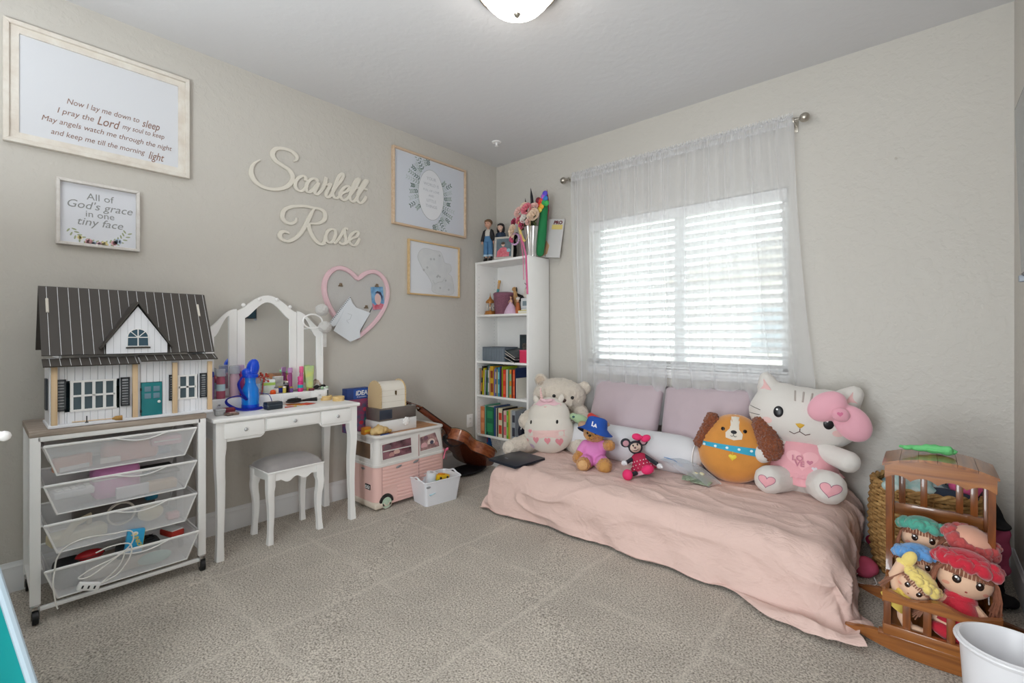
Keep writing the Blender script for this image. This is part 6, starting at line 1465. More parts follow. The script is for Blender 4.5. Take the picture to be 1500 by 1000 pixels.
for nm_, l, x, zz_, h, c in (('black_plume', 'black pointed plume rising at the left of the roses', .475, .36, .19, '161618'), ('black_plume', 'tall black and silver plume rising behind the roses', .580, .36, .27, '1a1c22'), ('grey_plume', 'dark green plume beside the tall black one', .550, .34, .20, '26382e'), ('red_plume', 'dark red pointed plume behind the rainbow flower', .690, .38, .20, '8a2a44')):
    t = thing(nm_, l, 'plume', (x, -.14, Z5), 0); M_ = Matrix.Rotation(rad(4*sin(x*40)), 4, 'Y')
    b = B(M_); b.cyl((0, 0, 0), (0, 0, zz_), .0025, seg=6); O('stick', b, mat('stick_brown', '4c3a2c', .7), t)
    b = B(M_); b.tube([(0, 0, zz_-.08), (.004, 0, zz_), (0, 0, zz_+h-.1), (-.006, 0, zz_+h-.02)], lambda u: .016*sin(pi*min(1, u*.8+.2))+.0005, 8, flat=.3); O('vane', b, mat('pl'+c, c, .4), t)
gs = thing('green_sock_plush', 'green felt sleeve with a rainbow flower head leaning beside the vase', 'toy', (.655, -.165, Z5), 0)
blob('sleeve', [((0, 0, .035), (.02, 0, .18), .035, .040), ((.02, 0, .18), (.045, 0, .40), .040, .034)], mat('felt_green', '1e7a48', .8), gs, vox=.008)
for dx, dz, c in ((-.01, .36, 'c8302c'), (.015, .39, 'd8463a'), (.045, .37, '3aa05a'), (.02, .345, 'e8a83c'), (.0, .32, 'e9d062'), (.06, .40, '2c7ac0'), (.055, .44, '5a4ac8'), (.04, .42, 'a862c8'), (.07, .36, '3fae58'), (-.015, .40, '7a2a3a')):
    O('petal', B().ell((dx+.03, -.045, dz+.06), (.026, .014, .026), sub=2), mat('pt'+c, c, .5), gs)
cv = thing('canvas_board', 'white canvas board with small red-brown lettering leaning at the back corner of the bookcase', 'canvas', (.70, -.085, Z5), rot=(rad(-6), rad(6), .25))
O('board', B().box(-.085, .085, -.004, .008, 0, .33, .002), mat('canvas_white', 'c8c6c6', .7), cv)
O('printed_patch', B().box(-.02, .075, -.0052, -.004, .24, .28), mat('canvas_yellow', 'd8c478', .7), cv); O('lettering', text_bm([("PRO", .03, .285, .04, .1, 'CENTER', .002)], -.0054), mat('canvas_red', '6a2a34', .7), cv)
O('tan_corner', B().prism([(-.084, .0), (-.03, .03), (-.02, .10), (-.05, .14), (-.084, .12)], -.0055, -.0042), mat('canvas_tan', 'c8a07a', .7), cv)
# ================================================================== BED ON THE FLOOR
mt = thing('floor_mattress', 'low mattress on the carpet hidden under the pink comforter', 'mattress', (1.83, -.51, 0))
O('mattress', B().box(-.915, .915, -.455, .43, .0, .235, .05, 4), mat('mattress_white', 'd8d4ce', .8), mt); O('piping', B().tube([(x, y, .20) for x, y in rounded(-.915, .915, -.456, .43, .05)], .004, 6, closed=True), whitep, mt)
BT = .285
def comforter():
    x0, x1, y0, y1 = .965, 2.715, -.945, -.02     # flat top
    r = .095; arc = r*pi/2; nx_, ny_ = 330, 210
    Lx, Ry, Fy = .30, .30, .335                   # overhang left, right, front
    rows = []
    for i in range(nx_+1):
        row = []
        a = x0-Lx+(x1+Ry-x0+Lx)*i/nx_
        for j in range(ny_+1):
            c = y0-Fy+(y1-y0+Fy)*j/ny_
            # the front right corner of the cloth is pulled out over the carpet
            dx = (a-x1) if a > x1 else (a-x0 if a < x0 else 0); dy = (c-y0) if c < y0 else 0
            d = math.hypot(dx, dy); dn = d; d = max(abs(dx), abs(dy)); cx, cy = min(max(a, x0), x1), max(c, y0)
            if d > 1e-6: ux, uy = dx/dn, dy/dn
            else: ux = uy = 0
            p = Vector((a*1.0, c*1.0, 0))
            n1 = noise.noise((a*2.3+1.7*c, c*4.2, 1)); n2 = noise.noise((a*6+c*4, c*12-a*3, 7)); n3 = noise.noise((a*1.3-c*2.5, c*1.7+a*1.1, 4))
            rid = (1-abs(noise.noise((a*3.1-c*1.2, c*6.0+a*1.6, 11)))*2.2); rid = max(0, rid)**3
            cw_ = min(1, max(0, (a-2.30)/.40))*min(1, max(0, (-.82-c)/.25)); cw2 = min(1, max(0, (1.05-a)/.25))*min(1, max(0, (-.85-c)/.25))
            d *= 1+.27*cw_*(1+.25*n1)+.06*cw2
            if d <= arc:
                th = d/r; out_ = r*sin(th); z = BT-r*(1-cos(th))
            else:
                rest = d-arc; z = BT-r-rest; out_ = r+rest*.10
            side = min(1, d/arc)
            # wrinkles: shallow on top, longer diagonal folds down the sides
            h = .011*n1+.010*n2+.030*rid*(.40+.60*side)*min(1, max(.2, .6+n3*3))+.028*n3*side
            fold = .015*sin((a+c*.8)*17+2.5*n3+1.5*n1)*max(0, (d-arc*.6))/.3
            corner = max(0, a-2.45)/.45*max(0, -.80-c)/.5
            out_ += fold*1.0+h*side+corner*.10*max(0, d-arc)*4
            z += h*(1-side)
            # the mattress top is puffier in the middle, sinks toward the wall edge
            z += .010*(1-side)*cos((a-1.9)*1.1)
            X_, Y_ = cx+ux*out_, cy+uy*out_
            if z < .012:
                ex_ = .012-z; z = .012+.010*abs(noise.noise((a*9, c*9, 2)))+.008*abs(n1)+(cw_+.6*cw2)*.055*max(0, sin(ex_*26+2*n1))*(.55+.45*noise.noise((a*6, c*2, 9))); X_ += ux*ex_*.40; Y_ += uy*ex_*.40
            row.append((X_, Y_, z))
        rows.append(row)
    b = B(); b.grid(rows); return b
def cottonmat():
    m = mat('pink_cotton', 'd8bbb2', .85, sheen=.15); nt = m.node_tree; L = nt.links.new; b = nt.nodes['Principled BSDF']
    tc = nt.nodes.new('ShaderNodeTexCoord'); mp = nt.nodes.new('ShaderNodeMapping'); mp.inputs['Scale'].default_value = (18, 110, 110)
    L(tc.outputs['Object'], mp.inputs['Vector']); n = nt.nodes.new('ShaderNodeTexNoise'); n.inputs['Scale'].default_value = 1; n.inputs['Detail'].default_value = 4
    L(mp.outputs[0], n.inputs['Vector']); bp = nt.nodes.new('ShaderNodeBump'); bp.inputs['Strength'].default_value = .55; bp.inputs['Distance'].default_value = .004
    n2 = nt.nodes.new('ShaderNodeTexNoise'); n2.inputs['Scale'].default_value = 9; n2.inputs['Detail'].default_value = 3; n2.inputs['Distortion'].default_value = 1.5
    L(tc.outputs['Object'], n2.inputs['Vector'])
    bp2 = nt.nodes.new('ShaderNodeBump'); bp2.inputs['Strength'].default_value = .6; bp2.inputs['Distance'].default_value = .02
    L(n2.outputs[0], bp2.inputs['Height']); L(bp2.outputs[0], bp.inputs['Normal'])
    L(n.outputs[0], bp.inputs['Height']); L(bp.outputs[0], b.inputs['Normal']); return m
cot = cottonmat()
cf = thing('comforter', 'crinkled pink comforter draped over the floor mattress down to the carpet', 'comforter', (0, 0, 0))
co = O('comforter_cover', comforter(), cot, cf, ang=180)
# ------------------------------------------------------------------ pillows and bolster
def pillow(w_, h_, t_, seed, n=28):
    b = B(); rows_f, rows_b = [], []
    for s_, rows in ((-1, rows_f), (1, rows_b)):
        for i in range(n+1):
            row = []
            for j in range(n+1):
                u, v = -1+2*i/n, -1+2*j/n
                e = max(0, (1-u*u))*max(0, (1-v*v)); pin = 1-.07*(u*u)*(1-v*v)-.0; pinv = 1-.07*(v*v)*(1-u*u)
                y = s_*t_/2*(e**.42)*(1+.10*noise.noise((u*2+seed, v*2, seed)))
                y += .006*noise.noise((u*7, v*5+seed, 3))*min(1, e*4)
                row.append((u*w_/2*pinv, y, h_/2+v*h_/2*pin))
            rows.append(row)
    b.grid(rows_f); b.grid(rows_b); bmesh.ops.remove_doubles(b.bm, verts=b.bm.verts, dist=.0005); return b
mauve = mat('mauve_satin', 'bcabb2', .55, bump=.08, bscale=12, sheen=.3)
for i, (x, y, z, w_, h_, ty, l) in enumerate(((1.415, -.245, .30, .54, .52, 2, 'mauve-grey throw pillow leaning under the window, the left one'), (2.005, -.245, .30, .56, .52, -1.5, 'mauve-grey throw pillow leaning between the other mauve pillow and the white kitten'))):
    t = thing('throw_pillow', l, 'pillow', (x, y, z), 0, rot=(rad(-17), rad(ty), 0)); O('pillow_cover', pillow(w_, h_, .17, i*3.1), mauve, t, ang=180)
    O('seam', B().tube([((-1+2*k/20)*w_/2*.985, 0, .003) for k in range(21)], .0018, 5), mauve, t)
bs = thing('bolster', 'long white bolster lying along the bed below the pillows', 'bolster', (1.565, -.36, BT+.118), 0, rot=(0, 0, -.03))
rows = []
for i in range(61):
    u = i/60; x = -.49+1.0*u; rr = .118*(1-abs(2*u-1)**9)**.5+.001
    rows.append([(x+.006*noise.noise((x*6, a_, 0)), rr*cos(a_)*1.05*(1+.03*noise.noise((x*5, cos(a_)*2, sin(a_)*2))), rr*sin(a_)*(1+.035*noise.noise((x*7, cos(a_)*2, 5+sin(a_)*2)))) for a_ in [2*pi*k/40 for k in range(40)]])
b = B(); b.grid(rows, closed_v=True); O('bolster_cover', b, mat('bolster_white', 'd5d5d9', .75, bump=.25, bscale=14), bs, ang=180)
O('end_piping', B().tube([(-.455, .108*cos(a_), .104*sin(a_)) for a_ in [2*pi*k/24 for k in range(24)]], .003, 6, closed=True).tube([(.475, .108*cos(a_), .104*sin(a_)) for a_ in [2*pi*k/24 for k in range(24)]], .003, 6, closed=True), whitep, bs)
# ------------------------------------------------------------------ big cream bear
bearm = mat('cream_fur', 'd9cec0', .95, bump=.9, bscale=130, sheen=.4, var=.05, vscale=30)
bb = thing('giant_teddy_bear', 'giant cream teddy bear slumped at the left end of the bed by the bookcase', 'plush toy', (.93, -.27, BT-.005), rad(32))
hd = [((0, .02, .17), (.17, .15, .185)), ((0, -.02, .40), (.205, .165, .135), (0, 4, 0)), ((.04, -.15, .365), (.075, .05, .055)),
      ((-.15, .02, .515), (.052, .032, .05)), ((.19, .02, .455), (.052, .032, .052)),
      ((-.15, -.04, .27), (-.235, -.16, .22), .075, .068), ((.15, -.04, .27), (.22, -.15, .16), .075, .065),
      ((-.10, -.08, .08), (-.33, -.35, .058), .09, .060), ((.10, -.08, .08), (.20, -.33, .07), .10, .08)]
bd = blob('body', hd, bearm, bb, vox=.009, smooth=4, fuzz=.007, fs=45); tr = bvh(bd)
for x, z in ((-.03, .415), (.105, .402)): decal('eye', circ(x, z, .0125), tr, mat('bead_black', '151312', .15), bb, puff=.007)
decal('nose', circ(.042, .385, .020, .013), tr, mat('nose_brown', '4a342c', .4), bb, puff=.008)
decal('inner_ear', circ(-.15, .515, .034), tr, mat('ear_shade', 'c4b3a2', .95, bump=.5, bscale=120), bb)
strip('mouth', [(.01, .34), (.042, .352), (.075, .34)], .0025, tr, black, bb)
# ------------------------------------------------------------------ round unicorn cushion
un = thing('unicorn_cushion', 'round pastel unicorn plush with pink hood and heart print before the giant bear', 'plush toy', (1.03, -.53, BT+.003), rad(24), rot=(rad(-6), rad(-4), rad(24)))
un.scale = (.95, 1, 1.05)
um = mat('unicorn_cream', 'd9d3c9', .85, bump=.15, bscale=150, sheen=.3)
bd = blob('body', [((0, 0, .155), (.195, .125, .155)), ((.005, .01, .25), (.165, .11, .14))], um, un, vox=.008, smooth=8); tr = bvh(bd)
pinkp = mat('plush_pink', 'e3bcc4', .85, sheen=.3); pinkd = mat('plush_deep_pink', 'dd8f98', .85, sheen=.3)
band = lambda z0, z1, w0, w1, n=14: [(-w0+2*w0*k/n, z0+.006*sin(k)) for k in range(n+1)]+[(w1-2*w1*k/n, z1) for k in range(n+1)]
decal('hood', band(.335, .375, .115, .070)+[], tr, pinkp, un, off=.003, puff=.004)
decal('pink_band', band(.118, .168, .184, .184), tr, mat('pale_pink_band', 'e4c0bb', .85, sheen=.3), un, off=.0015)
for x, z, s_ in ((-.165, .09, .04), (-.075, .10, .048), (.015, .095, .048), (.10, .085, .055), (-.12, .16, .03)): decal('heart_patch', heart(x, z, s_, s_), tr, pinkd, un, off=.003)
decal('lilac_patch', circ(-.135, .055, .035, .02), tr, mat('lilac_patch', 'c9b2cc', .85), un, off=.0025)
decal('eye', circ(-.115, .222, .0085, .013), tr, mat('bead_black', '151312', .15), un, puff=.003); decal('eye', circ(.09, .222, .0085, .013), tr, mat('bead_black', '151312', .15), un, puff=.003)
b = B()
for k in range(6): b.ell((-.035-.001*k, -.045, .375+.014*k), (.015-.0019*k, .015-.0019*k, .010), sub=2)
O('horn', b, mat('horn_pink', 'e8c4c0', .6), un)
b = B(); b.ell((-.012, -.07, .365), (.026, .010, .011), (0, 20, 0), 2); b.ell((.03, -.07, .365), (.028, .010, .012), (0, -10, 0), 2); O('forelock', b, pinkp, un)
for s_ in (-1, 1): O('ear', B().ell((s_*.10+.01, -.01, .375), (.022, .012, .030), (0, s_*25, 0), 2), um, un)
strip('stitching', [(-.115, .332), (0, .322), (.115, .332)], .0022, tr, pinkd, un, off=.002)
# ------------------------------------------------------------------ brown bear with blue bucket hat
tb = thing('teddy_bear', 'golden brown teddy bear in a pink romper and blue bucket hat', 'plush toy', (1.445, -.60, BT+.002), rad(28))
tm = mat('golden_fur', 'b8793a', .95, bump=1, bscale=150, sheen=.4, col2='cf9550', vscale=60)
bd = blob('body', [((0, 0, .095), (.070, .058, .085)), ((0, -.015, .225), (.072, .066, .060)), ((-.022, -.072, .207), (.032, .028, .024)),
                   ((-.06, -.01, .135), (-.105, -.055, .062), .032, .034), ((.055, -.015, .15), (.098, -.065, .158), .032, .038),
                   ((-.035, -.03, .035), (-.062, -.125, .045), .040, .046), ((.035, -.03, .035), (.070, -.125, .042), .040, .050)], tm, tb, vox=.005, smooth=3, fuzz=.005, fs=90); tr = bvh(bd)
rom = mat('orchid_cloth', 'd884c0', .8, bump=.1, bscale=80)
blob('romper', [((0, -.002, .10), (.077, .065, .080)), ((-.035, -.03, .045), (-.05, -.085, .050), .046, .048), ((.035, -.03, .045), (.055, -.085, .048), .046, .050), ((-.055, -.01, .140), (-.078, -.030, .108), .036, .036), ((.050, -.012, .148), (.074, -.038, .152), .036, .038)], rom, tb, vox=.005, smooth=5)
decal('foot_pad', circ(-.063, .045, .030, .033), tr, mat('pad_tan', 'd2a674', .9), tb, off=.002); decal('foot_pad', circ(.072, .041, .032, .034), tr, mat('pad_tan2', 'bf8d50', .9), tb, off=.002)
for s_, x in ((-1, -.040), (1, .012)): decal('eye', circ(x, .232, .007), tr, mat('bead_black', '151312', .15), tb, puff=.004)
decal('nose', circ(-.024, .220, .010, .007), tr, mat('nose_black', '2a1a14', .4), tb, puff=.004); strip('mouth', [(-.038, .196), (-.024, .202), (-.010, .196)], .0012, tr, black, tb); strip('mouth_line', [(-.024, .213), (-.024, .202)], .0012, tr, black, tb)
hat = B(Matrix.Translation((.012, -.005, .262)) @ Matrix.Rotation(rad(12), 4, 'Y') @ Matrix.Rotation(rad(-14), 4, 'X'))
rows = []
for r, z, wv_ in ((.001, .062, 0), (.045, .061, 0), (.062, .052, 0), (.070, .02, 0), (.074, -.004, 0), (.092, -.022, .004), (.116, -.040, .010), (.115, -.043, .010), (.090, -.027, .004), (.070, -.010, 0)):
    rows.append([(r*cos(a_), r*sin(a_)*.95, z+wv_*sin(2*a_+.6)) for a_ in [2*pi*k/40 for k in range(40)]])
hb_ = hat.grid(rows[:8], closed_v=True)
HB = O('bucket_hat', hat, mat('royal_blue_cotton', '1d4fa8', .8, bump=.1, bscale=90), tb, ang=70)
h2 = B(Matrix.Translation((.012, -.005, .262)) @ Matrix.Rotation(rad(12), 4, 'Y') @ Matrix.Rotation(rad(-14), 4, 'X')); h2.grid(rows[7:], closed_v=True); O('brim_lining', h2, mat('navy_lining', '16203c', .8), HB, ang=70)
te = text_bm([("L", -.008, .006, .040, 0, 'CENTER', .0016), ("A", .008, .000, .034, 0, 'CENTER', .0016)], 0)
lo = O('hat_emblem', te, mat('emblem_white', 'e8e8ec', .7), HB); lo.location = (.0, -.079, .272); lo.rotation_euler = (rad(-14), rad(12), -.05)
# ------------------------------------------------------------------ small plush between
gp = thing('green_dinosaur_plush', 'pale green plush creature peeking over the bolster behind the brown bear', 'plush toy', (1.20, -.39, BT+.225), rad(20))
bd = blob('head', [((0, 0, .03), (.062, .045, .034), (0, 14, 0)), ((-.05, -.01, .048), (.032, .03, .026)), ((.07, .03, .0), (.045, .04, .035)), ((.02, .05, -.05), (.05, .06, .06))], mat('mint_plush', 'a5bf98', .9, bump=.3, bscale=120, sheen=.3), gp, vox=.006, smooth=4); tr = bvh(bd)
decal('eye', circ(-.042, .05, .010, .008), tr, mat('teal_eye', '2c5c5c', .2), gp, puff=.003); decal('nostril', circ(-.068, .038, .004), tr, black, gp)
rp = thing('red_plush', 'bright red plush wing behind the green creature', 'plush toy', (1.285, -.33, BT+.225), rad(20)); blob('wing', [((-.03, 0, .05), (.07, 0, .005), .028, .022)], mat('red_plush', 'c83a34', .85, sheen=.3), rp, vox=.006); O('seam', B().tube([(-.03, -.028, .05), (.02, -.028, .03), (.07, -.022, .005)], .002, 5), mat('dark_red', '8a2420', .8), rp)
tp = thing('tan_plush', 'tan and white plush lying on the bolster behind the blue hat', 'plush toy', (1.33, -.40, BT+.205), rad(20)); blob('body', [((-.06, 0, .015), (.07, 0, .02), .032, .036), ((-.09, -.01, .02), (.032, .03, .03))], mat('tan_plush', 'b9987c', .9, bump=.4, bscale=120), tp, vox=.006); O('white_belly', B().ell((-.03, -.03, .0), (.05, .02, .022), sub=2), mat('plush_white', 'd8d4cf', .9), tp)
# tablet
tl_ = thing('laptop', 'closed dark laptop lying on the bed before the unicorn cushion', 'laptop', (.995, -.855, BT+.013), rad(8), rot=(0, rad(2), rad(-2)))
lapm = mat('laptop_navy', '262c38', .35, .3)
O('base', B().box(-.125, .125, -.15, .15, 0, .010, .004), lapm, tl_); O('lid', B().box(-.125, .125, -.15, .15, .0105, .017, .003), lapm, tl_); O('emblem', B().box(-.06, -.03, -.06, -.054, .017, .0173), mat('emblem_grey', '9aa2ac', .3), tl_)
# ------------------------------------------------------------------ mouse doll in a polka-dot dress (generic)
md_ = 0
md = thing('mouse_doll', 'small grey mouse rag doll in a crimson polka-dot dress with a pink bow', 'plush toy', (1.80, -.60, BT+.003), rad(30), rot=(rad(-22), rad(-16), rad(36)))
md.scale = (1.22, 1.22, 1.22)
gm = mat('mouse_charcoal', '2c2f38', .85, bump=.3, bscale=160); fm = mat('mouse_face', 'd6bfb0', .8)
bd = blob('body', [((0, 0, .075), (.036, .030, .050)), ((0, -.005, .15), (.036, .034, .034)), ((-.03, -.0, .10), (-.072, -.035, .085), .011, .010), ((.03, 0, .10), (.070, -.040, .045), .011, .010), ((-.015, -.01, .03), (-.075, -.085, .022), .012, .011), ((.015, -.01, .03), (.010, -.115, .018), .012, .011),
                   ((-.040, .004, .185), (.026, .010, .024)), ((.046, .004, .172), (.026, .010, .024))], gm, md, vox=.0035, smooth=2); tr = bvh(bd)
blob('face', [((-.002, -.026, .146), (.028, .018, .024)), ((-.006, -.045, .137), (.016, .016, .011))], fm, md, vox=.003, smooth=2)
O('nose', B().ell((-.008, -.063, .141), (.006, .005, .005), sub=2), mat('nose_pink', '6a3c48', .4), md)
for x in (-.012, .010): O('eye', B().ell((x, -.044, .156), (.004, .003, .006), sub=2), black, md)
O('smile', B().tube([(-.018, -.054, .131), (-.008, -.060, .127), (.006, -.054, .131)], .0012, 5), black, md)
for s_, x in ((-1, -.040), (1, .046)): O('ear_lining', B().ell((x, -.006, .180 if s_ < 0 else .168), (.016, .003, .015), sub=2), mat('ear_pink', 'b98a94', .8), md)
dr_ = mat('crimson_cloth', 'b02348', .8)
rows = []
for r, z in ((.022, .118), (.036, .108), (.036, .09), (.044, .07), (.066, .035), (.070, .03), (.060, .032)): rows.append([((r*(1+.06*sin(9*a_)*(z < .06)))*cos(a_), (r*.85*(1+.06*sin(9*a_)*(z < .06)))*sin(a_), z) for a_ in [2*pi*k/54 for k in range(54)]])
b = B(); b.grid(rows, closed_v=True); dq = O('dress', b, dr_, md, ang=60)
b = B()
for ring, (r, z) in enumerate(((.041, .08), (.050, .062), (.060, .045))):
    for k in range(16):
        a_ = 2*pi*(k+.5*ring)/16; b.ell((r*cos(a_), r*.85*sin(a_), z), .0030, sub=1)
O('polka_dots', b, mat('dot_white', 'e4d8dc', .8), dq)
O('petticoat', B().lathe([(.058, .034), (.052, .012), (.040, .010)], seg=30), mat('pink_tulle', 'd3a5b2', .8), md)
hotp = mat('hot_pink_felt', 'e0306c', .75)
O('shoe', B().ell((-.085, -.098, .024), (.022, .030, .026), (0, 0, 30), 3), hotp, md); O('shoe', B().ell((.010, -.132, .022), (.030, .026, .022), (0, 0, 10), 3), hotp, md)
for p in ((-.080, -.042, .086), (.078, -.052, .030)): O('hand', B().ell(p, (.015, .011, .013), sub=2).ell((p[0]+.008, p[1]-.008, p[2]-.006), (.006, .005, .009), sub=2), mat('glove_white', 'd8d8dc', .8), md)
b = B(); b.ell((.022, -.018, .196), (.026, .012, .018), (0, 25, 0), 2); b.ell((.062, -.018, .178), (.026, .012, .018), (0, -5, 0), 2); b.ell((.042, -.022, .188), .009, sub=2); O('hair_bow', b, hotp, md)
# ------------------------------------------------------------------ gift bag with money
gb2 = thing('cellophane_bag', 'clear cellophane gift bag with folded banknotes and a clear bow lying against the bolster', 'gift bag', (2.03, -.505, BT+.006), rot=(0, 0, rad(-14)))
b = B(); rows = []
for i in range(13):
    u = i/12; x = -.14+.28*u; z_ = .065*(1-u)+.01
    rows.append([(x, -.045*(.4+.6*sin(pi*u)), z_), (x, -.055, z_+.025*sin(pi*u)+.006), (x, 0, z_+.045*sin(pi*u)+.008), (x, .05, z_+.03*sin(pi*u)+.006), (x, .045, z_)])
b.grid(rows); O('film', b, glassy('cellophane', 'eef2f6', .72, .08), gb2, ang=60)
gb2.scale = (1.2, 1.2, 1.2)
nm = mat('banknote', 'a3ad98', .7, col2='6f7c66', vscale=120)
for i, (x, y, a_, z_) in enumerate(((.03, -.02, .5, .02), (.07, .0, -.3, .026), (.05, -.04, 1.1, .032), (.09, -.035, .1, .022))):
    O('banknote', B(Matrix.Translation((x, y, z_)) @ Matrix.Rotation(a_, 4, 'Z') @ Matrix.Rotation(.25, 4, 'X')).box(-.045, .045, -.02, .02, 0, .004, .001), nm, gb2)
O('note_ribbon', B().tube([(.02, -.045, .045), (.06, -.02, .052), (.10, 0, .04)], .004, 6, flat=.4).ell((.055, -.03, .055), (.016, .010, .008), sub=2).ell((.075, -.012, .055), (.016, .010, .008), sub=2), mat('cream_ribbon', 'cfc9a8', .5), gb2)
O('blue_strip', B().tube([(-.13, -.02, .092), (-.07, -.02, .088), (-.02, -.02, .07)], .005, 6, flat=.3), mat('blue_strip', '4f86c0', .4), gb2)
# ------------------------------------------------------------------ round puppy cushion
pu = thing('puppy_cushion', 'round orange-brown puppy plush with curly ears and turquoise collar', 'plush toy', (2.225, -.365, BT+.002), rad(14), rot=(rad(-8), rad(3), rad(14)))
pmt = mat('puppy_orange', 'cf8b3c', .85, bump=.15, bscale=160, sheen=.5, var=.06, vscale=14)
bd = blob('body', [((0, 0, .185), (.200, .125, .185)), ((0, 0, .25), (.155, .105, .15))], pmt, pu, vox=.008, smooth=8); tr = bvh(bd)
curl = mat('curly_brown_fur', '7c3d1e', .95, bump=1.6, bscale=110, col2='96522c', vscale=90, sheen=.3)
blob('ear', [((-.125, -.03, .36), (-.185, -.04, .21), .036, .034)], curl, pu, vox=.006, smooth=1, fuzz=.012, fs=90)
blob('ear', [((.13, -.055, .36), (.185, -.085, .25), .045, .062), ((.185, -.09, .24), (.062, .045, .075))], curl, pu, vox=.006, smooth=1, fuzz=.012, fs=90)
whf = mat('puppy_white', 'dcd4c8', .85)
decal('face_blaze', [(-.03, .405), (0, .408), (.03, .405), (.024, .36), (.024, .315), (.045, .29), (.042, .262), (.0, .252), (-.042, .262), (-.045, .29), (-.024, .315), (-.024, .36)], tr, whf, pu, off=.002, rings=6, origin=(0, .33))
for x in (-.060, .055): decal('eye', circ(x, .308, .0105), tr, mat('eye_brown', '1e130f', .2), pu, puff=.003)
decal('nose', circ(-.002, .297, .016, .010), tr, mat('nose_black2', '1c1c22', .4), pu, off=.004, puff=.003)
strip('mouth', [(-.018, .276), (-.010, .272), (-.002, .279), (.006, .272), (.014, .276)], .0015, tr, black, pu, off=.004); strip('mouth_line', [(-.002, .288), (-.002, .279)], .0014, tr, black, pu, off=.004)
cl = mat('collar_blue', '35a3c4', .7)
decal('collar', [(-.205+.41*k/24, .188+.012*cos(pi*k/24)) for k in range(25)]+[(.205-.41*k/24, .222+.0*k) for k in range(25)], tr, cl, pu, off=.003, rings=8)
for k in range(6): decal('collar_star', circ(-.155+.062*k, .206, .008, .007, 10), tr, mat('star_white', 'd9ecef', .7), pu, off=.006)
decal('tag_heart', heart(.0, .155, .042, .036), tr, mat('tag_yellow', 'e6cf3c', .5), pu, off=.003, puff=.003)
strip('collar_thread', [(0, .19), (0, .165)], .0015, tr, mat('tag_yellow', 'e6cf3c', .5), pu, off=.004)
# ------------------------------------------------------------------ large white kitten plush (generic)
kt = thing('giant_kitten_plush', 'giant white kitten plush in pink dress and bow at the right end of the bed', 'plush toy', (2.56, -.235, BT+.0), rad(9))
km = mat('kitten_white', 'd9d5d0', .8, bump=.08, bscale=160, sheen=.3)
HM = Matrix.Translation((.0, .02, .405)) @ Matrix.Rotation(rad(7), 4, 'Y')
def hk(x, y, z): return tuple(HM @ Vector((x, y, z)))
bd = blob('head', [(hk(0, 0, 0), (.275, .150, .170), (0, 7, 0)), (hk(-.10, 0, .01), (.165, .14, .165)), (hk(.10, 0, .01), (.165, .14, .165)), (hk(-.185, .0, .135), hk(-.205, .0, .185), .062, .038), (hk(.185, .0, .125), hk(.215, .0, .170), .072, .048)], km, kt, vox=.009, smooth=9); tr = bvh(bd)
blob('body', [((0, .0, .12), (.135, .115, .15)), ((.10, -.05, .24), (.20, -.12, .215), .052, .058), ((-.11, -.04, .24), (-.19, -.10, .20), .052, .055), ((-.06, -.05, .07), (-.15, -.18, .082), .07, .078), ((.06, -.05, .07), (.112, -.19, .088), .075, .088)], km, kt, vox=.008, smooth=4)
tr2 = None
dm_ = mat('kitten_dress', 'e4a5ae', .75, bump=.1, bscale=30, sheen=.4)
b = B(); rows = []
for r, z, wv_ in ((.085, .285, 0), (.125, .26, 0), (.150, .20, 0), (.165, .14, .0), (.178, .10, .03), (.188, .07, .07), (.185, .062, .07), (.165, .075, .05)):
    rows.append([(r*(1+wv_*sin(11*a_))*cos(a_), r*.84*(1+wv_*sin(11*a_))*sin(a_), z) for a_ in [2*pi*k/88 for k in range(88)]])
b.grid(rows, closed_v=True); DR = O('dress', b, dm_, kt, ang=70); trd = bvh(DR)
b = B(); rows = []
for k in range(60):
    a_ = pi+pi*k/59; r = .170; rows.append([(r*cos(a_), r*.84*sin(a_), .125+.002*sin(k)), ((r+.02+.006*sin(k*1.9))*cos(a_), (r+.02+.006*sin(k*1.9))*.84*sin(a_), .105+.004*sin(k*2.3))])
b.grid(rows); O('ruffle', b, dm_, DR, ang=180)
lm = mat('dress_print', 'c77f94', .7)
decal('heart_print', heart(-.0, .19, .15, .10), trd, mat('dress_panel', 'ecb4bb', .7), DR, off=.002)
lt_ = O('lettering', text_bm([("LO", -.022, .195, .040, 0, 'CENTER', .0008), ("VE", -.012, .165, .040, 0, 'CENTER', .0008)], -.1475), lm, DR)
for x, z, s_ in ((.035, .185, .03), (.055, .155, .026)): decal('small_heart', heart(x, z, s_, s_*.85), trd, (lm if x < .05 else mat('heart_pale', 'ddd6dc', .7)), DR, off=.004)
def bowl(c, r, rot): return (c, r, rot)
blob('hair_bow', [(hk(.098, -.155, .10), (.098, .045, .072), (0, -38, 0)), (hk(.215, -.145, .035), (.100, .045, .078), (0, 58, 0))], mat('bow_pink', 'e6a9b8', .7, bump=.08, bscale=40, sheen=.5), kt, vox=.007, smooth=4)
kb = O('bow_knot', B().ell(hk(.158, -.195, .075), (.040, .020, .036), (0, 20, 0)), mat('bow_knot_pink', 'dfa0b0', .7, sheen=.5), kt)
O('bow_heart', B().prism(heart(0, 0, .026, .024), -.003, 0, M=Matrix.Translation(hk(.155, -.214, .078))), mat('bow_heart', 'cf6f92', .6), kb)
for x, z in ((-.115, .025), (.118, .010)):
    p = [(hk(x, 0, z)[0]+q[0], hk(x, 0, z)[2]+q[1]) for q in circ(0, 0, .024, .031, 24, rad(-7))]
    decal('eye', p, tr, mat('kitten_eye', '17171b', .35), kt, off=.002, puff=.004)
    h_ = hk(x-.008, 0, z+.012); decal('eye_glint', circ(h_[0], h_[2], .005), tr, whitep, kt, off=.007)
